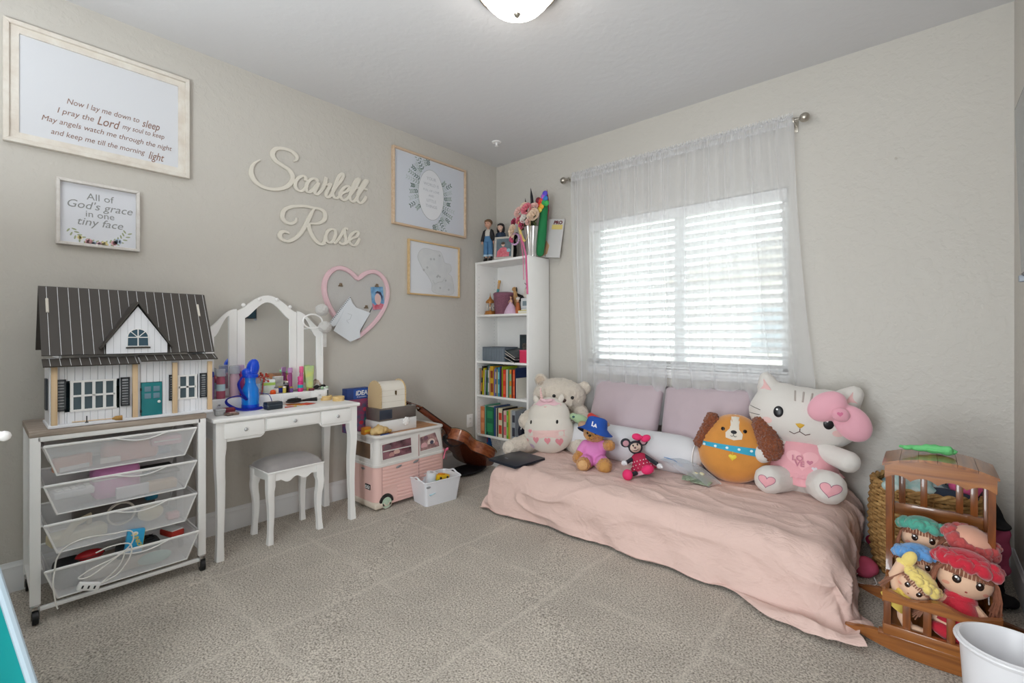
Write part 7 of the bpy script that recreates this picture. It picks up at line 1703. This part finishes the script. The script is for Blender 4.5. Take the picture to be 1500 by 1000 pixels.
c_ = hk(-.006, 0, -.030); decal('nose', [(c_[0]-.022, c_[1]*0+c_[2]+.012), (c_[0], c_[2]+.016), (c_[0]+.022, c_[2]+.010), (c_[0]+.010, c_[2]-.006), (c_[0], c_[2]-.013), (c_[0]-.010, c_[2]-.005)], tr, mat('nose_gold', 'd4a83a', .6), kt, off=.002, puff=.004)
strip('smile', [(c_[0]-.05, c_[2]-.035), (c_[0]-.028, c_[2]-.046), (c_[0]-.002, c_[2]-.030), (c_[0]+.024, c_[2]-.048), (c_[0]+.046, c_[2]-.040)], .0022, tr, mat('kitten_thread', '5c4038', .7), kt, off=.002); strip('smile_line', [(c_[0], c_[2]-.014), (c_[0]-.002, c_[2]-.030)], .002, tr, mat('kitten_thread', '5c4038', .7), kt, off=.002)
for s_ in (-1, 1):
    e0 = hk(s_*.198, 0, .155); decal('inner_ear', [(e0[0]-.030, e0[2]-.030), (e0[0]+.030, e0[2]-.030), (e0[0]+s_*.012, e0[2]+.030)], tr, mat('ear_pink_soft', 'e3b9b8', .85), kt, off=.0015)
for k, x in enumerate((-.045, -.010, .025)):
    p0, p1 = hk(x, 0, .095), hk(x*1.15, 0, .145); strip('tabby_stripe', [(p0[0]+(p1[0]-p0[0])*q/5, p0[2]+(p1[2]-p0[2])*q/5) for q in range(6)], .0055, tr, mat('tabby_grey', 'b3aaa4', .85), kt, off=-.002)
for s_ in (-1, 1):
    h_ = hk(s_*.165, 0, -.035); decal('cheek', circ(h_[0], h_[2], .026, .018), tr, mat('cheek_pink', 'e6c3bf', .85), kt, off=.0015)
    for k in range(2):
        a0, a1 = hk(s_*.205, 0, .012-.028*k), hk(s_*.262, 0, .018-.042*k); strip('whisker', [(a0[0]+(a1[0]-a0[0])*q/5, a0[2]+(a1[2]-a0[2])*q/5) for q in range(6)], .0016, tr, black, kt, off=.001)
tf = bvh([o for o in kt.children if o.name.startswith('body')][0])
decal('foot_heart', heart(-.160, .085, .080, .062, tilt=-.1), tf, mat('foot_pink', 'e3a6ae', .75), kt, off=.003); decal('foot_heart', heart(.120, .092, .092, .070, tilt=-.15), tf, mat('foot_pink', 'e3a6ae', .75), kt, off=.003)
for cx_, cz_, w_, h_, ti_ in ((-.160, .085, .080, .062, -.1), (.120, .092, .092, .070, -.15)):
    hp_ = heart(cx_, cz_, w_*1.02, h_*1.02, tilt=ti_); strip('heart_outline', hp_+[hp_[0]], .0013, tf, mat('outline_mauve', '9a6a80', .7), kt, off=.004)
# ================================================================== RIGHT CORNER: HAMPER, CLOTHES, CRADLE, DOLLS, BIN
hpx, hpy = 3.085, -.255
ba = thing('laundry_basket', 'tall round woven seagrass basket of clothes in the right corner', 'basket', (hpx, hpy, 0))
b = B(); nr = 25
for k in range(nr):
    v = k/(nr-1); z = .012+.40*v; R_ = .185+.037*sin(pi*(.15+.62*v)); ph = (k % 2)*pi
    rows = []
    for i in range(120):
        a_ = 2*pi*i/120; rr = R_+.0055*sin(20*a_+ph); 
        rows.append([(rr+.0085*cos(q))*cos(a_) for q in (0,)])
    ring_ = []
    for i in range(120):
        a_ = 2*pi*i/120; rr = R_+.0055*sin(20*a_+ph)
        ring_.append([((rr+.0095*cos(q)*(1+.15*sin(40*a_)))*cos(a_), (rr+.0095*cos(q)*(1+.15*sin(40*a_)))*sin(a_), z+.0095*sin(q)*(1+.15*sin(40*a_+1))) for q in [2*pi*j/6 for j in range(6)]])
    b.grid(ring_, closed_u=True, closed_v=True)
we = O('weave', b, mat('seagrass', '8f6838', .75, bump=.5, bscale=120, col2='c09a62', vscale=26), ba, ang=70); we['kind'] = 'stuff'
b = B()
for i in range(20):
    a_ = 2*pi*i/20+pi/40; pts = [((.185+.037*sin(pi*(.15+.62*v)))*cos(a_), (.185+.037*sin(pi*(.15+.62*v)))*sin(a_), .005+.42*v) for v in [j/8 for j in range(9)]]; b.tube(pts, .0055, 6)
st_ = O('stake', b, mat('seagrass_dark', '8a6638', .8), ba); st_['kind'] = 'stuff'
R_ = .185+.037*sin(pi*.77)
b = B()
for ph in (0, pi): b.tube([((R_+.008*cos(14*a_+ph))*cos(a_), (R_+.008*cos(14*a_+ph))*sin(a_), .428+.008*sin(14*a_+ph)) for a_ in [2*pi*k/168 for k in range(168)]], .0095, 6, closed=True)
O('rim', b, mat('seagrass', 'a8814e', .75), ba)
O('basket_floor', B().cyl((0, 0, .004), (0, 0, .012), .185, seg=30), mat('seagrass_dark', '8a6638', .8), ba)
def cloth(name, label, loc, shapes, m, cat='clothing', fuzz=.014, fs=16, extra=None):
    t = thing(name, label, cat, loc); o = blob('cloth', shapes, m, t, vox=.008, smooth=2, fuzz=fuzz, fs=fs)
    if extra: extra(t, bvh(o))
    return t
cloth('patterned_clothes', 'teal and white patterned garment heaped in the woven basket', (hpx-.03, hpy, .36), [((0, 0, .04), (.15, .14, .06)), ((.0, .03, .09), (.10, .09, .045))], mat('teal_pattern', '3d6f78', .85, col2='c3cfd0', vscale=26))
def zebra(t, tr):
    b = B()
    for k in range(9):
        P = []
        for q in range(12):
            x, z = -.06+.012*k+.01*sin(q*.5), -.02+.012*q
            hit = tr.ray_cast(Vector((x, -1, z)), Vector((0, 1, 0)))[0]
            if hit is not None: P.append(hit-Vector((0, .0015, 0)))
        if len(P) > 2: b.tube(P, .0028, 4)
    O('stripes', b, black, t)
cloth('striped_shirt', 'zebra striped black and white shirt on top of the basket heap', (hpx+.03, hpy+.02, .45), [((0, 0, .035), (.075, .06, .05)), ((.03, .02, .07), (.04, .04, .03))], mat('shirt_white', 'd0d2d2', .85), fuzz=.008, extra=zebra)
cloth('pink_shirt', 'bright pink shirt on the right of the basket heap', (hpx+.135, hpy-.02, .42), [((0, 0, .03), (.065, .08, .05)), ((-.01, -.03, .06), (.05, .05, .04))], mat('pink_cotton_bright', 'd85a8c', .85))
cloth('navy_trousers', 'dark navy trousers folded at the front of the basket', (hpx+.06, hpy-.13, .415), [((0, 0, .012), (.12, .05, .028))], mat('navy_cloth', '2a3446', .85), fuzz=.008)
cloth('aqua_towel', 'aqua and pale cloth hanging over the basket rim behind the cradle slats', (hpx-.06, hpy-.15, .41), [((0, 0, .02), (.11, .045, .04)), ((.0, .02, .06), (.08, .04, .03))], mat('aqua_cloth', '7fb3b2', .85, col2='d8dcd8', vscale=30), fuzz=.008)
cloth('black_garment', 'black garment hanging out over the right side of the basket', (hpx+.215, hpy-.05, .30), [((-.03, 0, .12), (.02, 0, .02), .035, .03), ((.015, -.02, .02), (.045, .06, .02))], mat('black_cloth', '17171a', .85), fuzz=.012)
cloth('rose_garment', 'dusty rose garment hanging down below the black one', (hpx+.225, hpy-.06, .12), [((0, 0, .16), (.0, .01, .02), .042, .045)], mat('rose_cloth', 'b04a6c', .85), fuzz=.016)
cloth('black_cloth', 'crumpled black cloth on the carpet in the right corner', (3.275, -.27, 0), [((-.02, .03, .03), (.09, .13, .045)), ((.02, -.12, .025), (.07, .09, .03)), ((-.06, .10, .05), (.04, .05, .06))], mat('black_cloth', '17171a', .85), fuzz=.02, fs=12)
cloth('pink_face_mask', 'rose pink cloth mask on the carpet between the bed and the basket', (2.865, -.43, 0), [((0, 0, .035), (.045, .075, .035), (0, 0, 20)), ((-.01, -.05, .02), (.04, .04, .022))], mat('mask_pink', 'c0506e', .85), cat='mask', fuzz=.008, extra=lambda t, tr: O('ear_loop', B().tube(catmull([(-.03, -.08, .02), (-.05, -.12, .006), (.0, -.15, .004), (.04, -.12, .006), (.03, -.08, .02)], 5), .0022, 6), whitep, t))
cloth('crimson_cloth', 'small crimson cloth tucked against the baseboard beside the basket', (2.86, -.06, 0), [((0, 0, .03), (.035, .03, .032)), ((.02, 0, .045), (.025, .025, .025))], mat('crimson_rag', 'a02448', .85), fuzz=.010)
# ------------------------------------------------------------------ cradle
cr = thing('doll_cradle', 'honey-brown wooden rocking doll cradle with a scalloped hood', 'doll cradle', (3.11, -.875, 0), 0)
hx_ = wood('honey_x', '74401d', 'a2652d', .3, 'X', 3, .5); hy_ = wood('honey_y', '74401d', 'a2652d', .3, 'Y', 3, .5); hz_ = wood('honey_z', '66381c', '935426', .3, 'Z', 3, .5)
def rocker(y):
    n = 20; top, bot = [], []
    for k in range(n+1):
        x = -.265+.53*k/n; u = abs(x)/.265
        bot.append((x, .002+.050*u**2.2)); top.append((x, .062+.0*u-(.012*max(0, u-.8)*5)+.012*u*u*(u < .8)))
    b = B(); b.prism(bot+top[::-1], y-.010, y+.010); bmesh.ops.bevel(b.bm, geom=[e for e in b.bm.edges], offset=.002, segments=1, affect='EDGES'); return O('rocker', b, hx_, cr, ang=25)
rocker(-.205); rocker(.165)
O('cross_bar', B().box(-.165, .165, -.225, -.185, .058, .072, .003), hx_, cr); O('cross_bar', B().box(-.165, .165, .145, .185, .058, .072, .003), hx_, cr)
O('bed_board', B().box(-.135, .135, -.215, .215, .074, .084, .002), hy_, cr)
for k in range(3): O('slat', B().box(-.145, .145, -.2+.15*k, -.10+.15*k, .070, .0745, .001), hx_, cr)
# foot end
for s_ in (-1, 1): O('foot_post', B().box(s_*.135-.014 if s_ < 0 else .128, -.128 if s_ < 0 else .149, -.228, -.208, .070, .215, .002), hz_, cr)
wv = [(-.152+.304*k/40, .222+.010*cos(2*pi*2*k/40)+.006*(k in (0, 40))) for k in range(41)]
b = B(); b.prism([(-.152, .192)]+wv+[(.152, .192)], -.230, -.206); O('foot_rail', b, hx_, cr, ang=25)
O('lower_rail', B().box(-.15, .15, -.229, -.207, .072, .108, .002), hx_, cr)
for x in (-.085, -.030, .030, .085): O('slat', B().box(x-.011, x+.011, -.222, -.212, .104, .200, .001), hz_, cr)
# sides
for s_ in (-1, 1):
    b = B(); sd = [(-.215+.40*k/30, .205+.010*cos(2*pi*2*k/30)) for k in range(31)]
    b.prism([(-.215, .180)]+sd+[(.185, .180)], s_*.145-.008, s_*.145+.008, M=Matrix.Rotation(pi/2, 4, 'Z')); O('side_rail', b, hy_, cr, ang=25)
    O('side_lower_rail', B().box(s_*.145-.008, s_*.145+.008, -.21, .21, .074, .104, .002), hy_, cr)
    for k in range(5): O('slat', B().box(s_*.145-.005, s_*.145+.005, -.160+.075*k, -.138+.075*k, .10, .185, .001), hz_, cr)
    # hood side: back post, shaped front post, top rail
    O('head_post', B().box(s_*.145-.010, s_*.145+.010, .200, .232, .070, .615, .002), hz_, cr)
    fp = [(.035, .60), (.012, .60), (.020, .45), (.030, .36), (.036, .30), (.030, .22), (.012, .18), (.048, .18), (.060, .30), (.050, .45), (.045, .60)]
    b = B(); b.prism([(y-.005, z) for y, z in fp], s_*.145-.010, s_*.145+.010, M=Matrix.Rotation(pi/2, 4, 'Z')); O('hood_post', b, hz_, cr, ang=25)
    O('hood_side_rail', B().box(s_*.145-.009, s_*.145+.009, .01, .23, .575, .612, .002), hy_, cr)
# head end
O('head_rail', B().box(-.14, .14, .208, .228, .385, .432, .002), hx_, cr); O('head_rail', B().box(-.14, .14, .208, .228, .555, .60, .002), hx_, cr); O('head_lower_rail', B().box(-.14, .14, .208, .228, .074, .16, .002), hx_, cr)
for x in (-.110, -.040, .068, .110): O('slat', B().box(x-.011, x+.011, .213, .223, .430, .558, .001), hz_, cr)
for x in (-.08, 0, .08): O('slat', B().box(x-.014, x+.014, .213, .223, .155, .388, .001), hz_, cr)
# scalloped arched fascia and curved plank hood
def arch_z(x): return .662-.030*(x/.155)**2
tp_ = [(-.158+.316*k/30, arch_z(-.158+.316*k/30)) for k in range(31)]
sc = []
for k in range(49):
    x = .158-.316*k/48; u = (x+.158)/.316*4; fr = u-math.floor(u) if u < 4 else 1; sc.append((x, .578+.018*(1-abs(2*fr-1)**2)*1.0 if True else 0))
b = B(); b.prism(tp_+sc, .005, .023); O('hood_fascia', b, hx_, cr, ang=25)
b = B(); b.prism(tp_+[(.158, .585), (-.158, .585)], .212, .228); O('hood_back', b, hx_, cr, ang=25)
for k in range(6):
    x0, x1 = -.165+.055*k, -.165+.055*(k+1)-.0012
    b = B(); b.prism([(x0, arch_z(x0)+.001), (x1, arch_z(x1)+.001), (x1, arch_z(x1)+.012), (x0, arch_z(x0)+.012)], -.004, .238); O('plank', b, hy_, cr, ang=25)
# ------------------------------------------------------------------ rag dolls in the cradle
skin_d = mat('rag_skin', 'e3bc9f', .8, bump=.05, bscale=200, sheen=.2); yarn = mat('yarn_brown', '7c4c38', .9, col2='9a6650', vscale=60)
def ragdoll(label, loc, rot, r, hatm, dressm, hat='ruffle', yarnm=None, arms=True, hs=0, drop=.15):
    t = thing('rag_doll', label, 'doll', loc, rot=rot); yarnm = yarnm or yarn; k = r/.075
    hb = blob('head', [((0, 0, 0), (.078*k, .066*k, .068*k)), ((0, -.055*k, -.012*k), (.008*k, .008*k, .006*k))], skin_d, t, vox=.005*k, smooth=3); tr = bvh(hb)
    for s_ in (-1, 1):
        decal('eye', circ(s_*.030*k, -.006*k, .0115*k, .014*k), tr, mat('doll_eye', '2a1a14', .15), t, off=.0012, puff=.002)
        decal('eye_glint', circ(s_*.030*k-.003*k, .0*k, .0035*k), tr, whitep, t, off=.004); strip('lash', [(s_*.030*k+.013*k*cos(a_), -.006*k+.017*k*sin(a_)) for a_ in [rad(30+24*q) for q in range(6)]], .0011*k, tr, black, t)
        decal('blush', circ(s_*.052*k, -.030*k, .009*k, .006*k), tr, mat('blush', 'dd9c86', .8), t)
    decal('mouth', circ(0, -.040*k, .004*k, .003*k, 8), tr, mat('doll_lip', 'a03a3a', .6), t)
    # yarn fringe and side locks
    b = B(); rng = random.Random(int(r*1e4)+len(label))
    for i in range(26):
        u = -1+2*i/25; x0 = u*.060*k; pts = []
        for q in range(5):
            v = q/4; x = x0*(1+.10*v)+.002*sin(i*3+q); z = (.060-.052*v)*k
            hit = tr.ray_cast(Vector((x, -1, z)), Vector((0, 1, 0)))[0]
            if hit is not None: pts.append(hit-Vector((0, .003*k, 0)))
        if len(pts) > 2: b.tube(pts, .0030*k, 5)
    for s_ in (-1, 1):
        for i in range(18):
            a_ = rng.uniform(0, 1); y0 = (-.045+.07*a_)*k
            b.tube([(s_*.050*k, y0*.6, .045*k), (s_*.078*k, y0, .01*k), (s_*(.080+.010*rng.random())*k, y0-.006*k, -.035*k), (s_*(.074+.030*rng.random())*k, y0-.012*k*rng.random(), -(.075+.05*rng.random())*k)], .0034*k, 5)
    b.ell((0, .014*k, .012*k), (.078*k, .062*k, .066*k))
    hr = O('yarn_hair', b, yarnm, t, ang=70); hr['kind'] = 'stuff'
    if hat:
        b = B(); n_ = 64
        for ring_, (rr, zz_, th) in enumerate(((.078, .047, .017), (.068, .062, .015))):
            b.tube([((rr*(1+.06*sin(9*a_+ring_)))*k*cos(a_), (rr*.86*(1+.06*sin(9*a_+ring_)))*k*sin(a_)-.002, (zz_+.009*sin(13*a_+ring_*2))*k) for a_ in [2*pi*q/n_ for q in range(n_)]], lambda u: th*k*(1+.25*sin(u*70)), 8, closed=True)
        for q in range(14):
            a_ = 2*pi*q/14; c = (.080*k*cos(a_), .070*k*sin(a_), .050*k); b.tube([(c[0]+.011*k*s_*cos(s_*9), c[1]-.004*k, c[2]+.011*k*s_*sin(s_*9)) for s_ in [w2/14 for w2 in range(15)]], .0035*k, 5)
        O('ruffle', b, hatm, t, ang=80); O('beret', B().ell((.0, .004*k, .056*k), (.072*k, .064*k, .044*k)), hatm if hat == 'ruffle' else hat, t)
    b = B(); d_ = drop
    b.lathe([(.0, -.060*k), (.034*k, -.068*k), (.050*k, -.10*k), (.064*k, -d_), (0, -d_)], seg=24)
    O('dress', b, dressm, t, ang=60)
    b = B(); b.tube([(.034*k*cos(a_), .030*k*sin(a_), -.068*k+.003*sin(5*a_)) for a_ in [2*pi*q/30 for q in range(30)]], .012*k, 8, closed=True); O('collar', b, dressm, t)
    if arms:
        for s_ in (-1, 1): O('arm', B().tube([(s_*.035*k, 0, -.080*k), (s_*.062*k, -.018*k, -.105*k), (s_*.058*k, -.040*k, -.118*k)], .0125*k, 8).ell((s_*.056*k, -.045*k, -.120*k), .0145*k, sub=2), skin_d, t)
    return t
redp = mat('red_fleece', 'c01c34', .85, bump=.3, bscale=120, sheen=.5); bluep = mat('blue_fleece', '5f9ad6', .85, bump=.3, bscale=120, sheen=.5); greenp = mat('green_fleece', '4fa590', .85, bump=.3, bscale=120, sheen=.5); yelp = mat('yellow_fleece', 'e6cf78', .85, bump=.2, bscale=120, sheen=.5); coral = mat('coral_fleece', 'b84a4a', .85, bump=.3, bscale=120, sheen=.5); peach = mat('peach_cap', 'e0a890', .8, sheen=.4)
ragdoll('largest rag doll with a bright red ruffled beret at the front right of the cradle', (3.178, -.968, .292), (rad(-14), rad(10), rad(6)), .074, redp, redp, drop=.16)
ragdoll('rag doll with a sky blue ruffled beret behind the yellow doll', (3.052, -.925, .285), (rad(-14), rad(-4), rad(10)), .056, bluep, mat('blue_dress', '6a8fc4', .8), drop=.15)
ragdoll('rag doll with a sea-green ruffled beret at the head of the cradle', (3.065, -.800, .345), (rad(-20), rad(4), rad(4)), .064, greenp, mat('green_dress', '5a9a88', .8), arms=False, drop=.18)
ragdoll('rag doll with a peach cap and coral frill, face hidden, behind the red beret', (3.185, -.815, .345), (rad(28), rad(16), rad(20)), .068, coral, mat('coral_dress', 'b85a5c', .8), hat=peach, arms=False, drop=.18)
yd = ragdoll('rag doll in yellow hood lying sideways over the foot rail with one mitten raised', (3.045, -1.035, .243), (rad(-10), rad(38), rad(-6)), .050, yelp, mat('yellow_dress', 'd8bc5a', .8), arms=False, yarnm=mat('yarn_light', '8f6450', .9), drop=.10)
O('raised_arm', B().tube([(-.02, .0, -.055), (-.058, -.005, -.02), (-.070, -.006, .035)], lambda u: .014+.004*u, 10), skin_d, yd); O('mitten', B().ell((-.068, -.008, .062), (.020, .016, .032), (0, -10, 0), 3), yelp, yd); O('cuff', B().ell((-.070, -.006, .036), (.022, .018, .014), sub=2), yelp, yd)
q = thing('buried_rag_doll', 'rag doll of which only peach and red legs show through the foot slats', 'doll', (3.06, -1.05, .088)); O('leg', B().tube([(-.05, 0, .09), (-.045, -.005, .04), (-.03, -.01, .012)], .017, 10), skin_d, q); O('leg', B().tube([(.03, .03, .07), (.10, .0, .045), (.13, -.01, .02)], .016, 10), skin_d, q); O('shoe', B().ell((-.012, -.012, .014), (.034, .016, .014), sub=2), skin_d, q); O('red_sock', B().ell((.075, .0, .03), (.055, .022, .026), (0, 20, 0), 2), redp, q)
gh = thing('green_headband', 'twisted bright green headband lying on the cradle hood', 'headband', (3.085, -.74, .677), rot=(0, 0, rad(8)))
blob('knot', [((-.075, 0, .012), (-.02, .0, .014), .009, .013), ((-.01, 0, .016), (.055, -.01, .017), .017, .019), ((.03, .03, .014), (.075, .0, .012), .012, .011), ((-.085, .02, .010), (-.06, -.01, .012), .008, .008)], mat('lime_jersey', '6cc47c', .8, bump=.2, bscale=60), gh, vox=.004, smooth=2, fuzz=.004, fs=50); O('loop', B().tube([(.03+.05*cos(a_), .012+.028*sin(a_), .012) for a_ in [2*pi*k/20 for k in range(20)]], .009, 8, closed=True, flat=.5), mat('lime_jersey', '6cc47c', .8), gh)
# ------------------------------------------------------------------ white waste bin
wbn = thing('waste_bin', 'round white plastic waste bin standing before the cradle', 'bin', (3.252, -1.40, 0))
O('bin_shell', B().lathe([(0, .004), (.085, .004), (.088, .01), (.104, .28), (.106, .28), (.110, .285), (.110, .297), (.104, .300), (.100, .296), (.083, .012), (0, .010)], seg=48), mat('bin_white', 'e0e0e4', .35), wbn, ang=50); O('rim', B().tube([(.112*cos(a_), .112*sin(a_), .292) for a_ in [2*pi*k/48 for k in range(48)]], .005, 8, closed=True), mat('bin_white', 'e0e0e4', .35), wbn)
# ------------------------------------------------------------------ teal board at the left edge, near the camera
ez = thing('teal_easel', 'teal board with pale trim leaning in the near left corner of the frame', 'easel', (0, 0, 0))
A_, B_ = Vector((1.44, -3.112, .0)), Vector((1.228, -3.298, .86)); lf = Vector((-.75, -.66, 0)); nrm_ = (B_-A_).cross(lf).normalized()
if nrm_.dot(Vector(cam.location)-A_) < 0: nrm_ = -nrm_
def panel(p0, p1, w0, w1, th, h=0):
    b = B(); q = []
    for k_ in (h, h+th):
        q.append([p0+lf*w0+nrm_*k_, p1+lf*w0+nrm_*k_, p1+lf*w1+nrm_*k_, p0+lf*w1+nrm_*k_])
    b.grid(q, closed_v=True); [b.bm.faces.new([b.bm.verts.new(p) for p in s_]) for s_ in q]; return b
O('board', panel(A_, B_, .012, .42, .016), mat('teal_board', '12a3a6', .45), ez, ang=20)
b = B(); b.tube([A_+lf*.006+nrm_*.008, B_+lf*.006+nrm_*.008], .010, 8); O('pale_trim', b, mat('pale_blue_trim', 'c6dcec', .4), ez)
tr_ = B(); tr_.tube([Vector((1.312, -3.226, .893)), Vector((1.312, -3.226, .893))+lf*.30], .012, 12); tr_.ell(Vector((1.312, -3.226, .893)), .0135, sub=2); O('white_rail', tr_, whitep, ez)
pst = B(); pst.cyl(Vector((1.312, -3.226, .893))+lf*.16, Vector((1.312, -3.226, 0))+lf*.16, .010); O('post', pst, whitep, ez)
# small nail holes on the window wall
q = thing('wall_hook', 'tiny nail left high on the wall right of the window', 'nail', (2.955, 0, 2.10)); O('nail', B().cyl((0, 0, 0), (0, -.008, 0), .0035, seg=8), dark, q); O('head', B().cyl((0, -.007, 0), (0, -.010, 0), .006, seg=10), nickel, q)
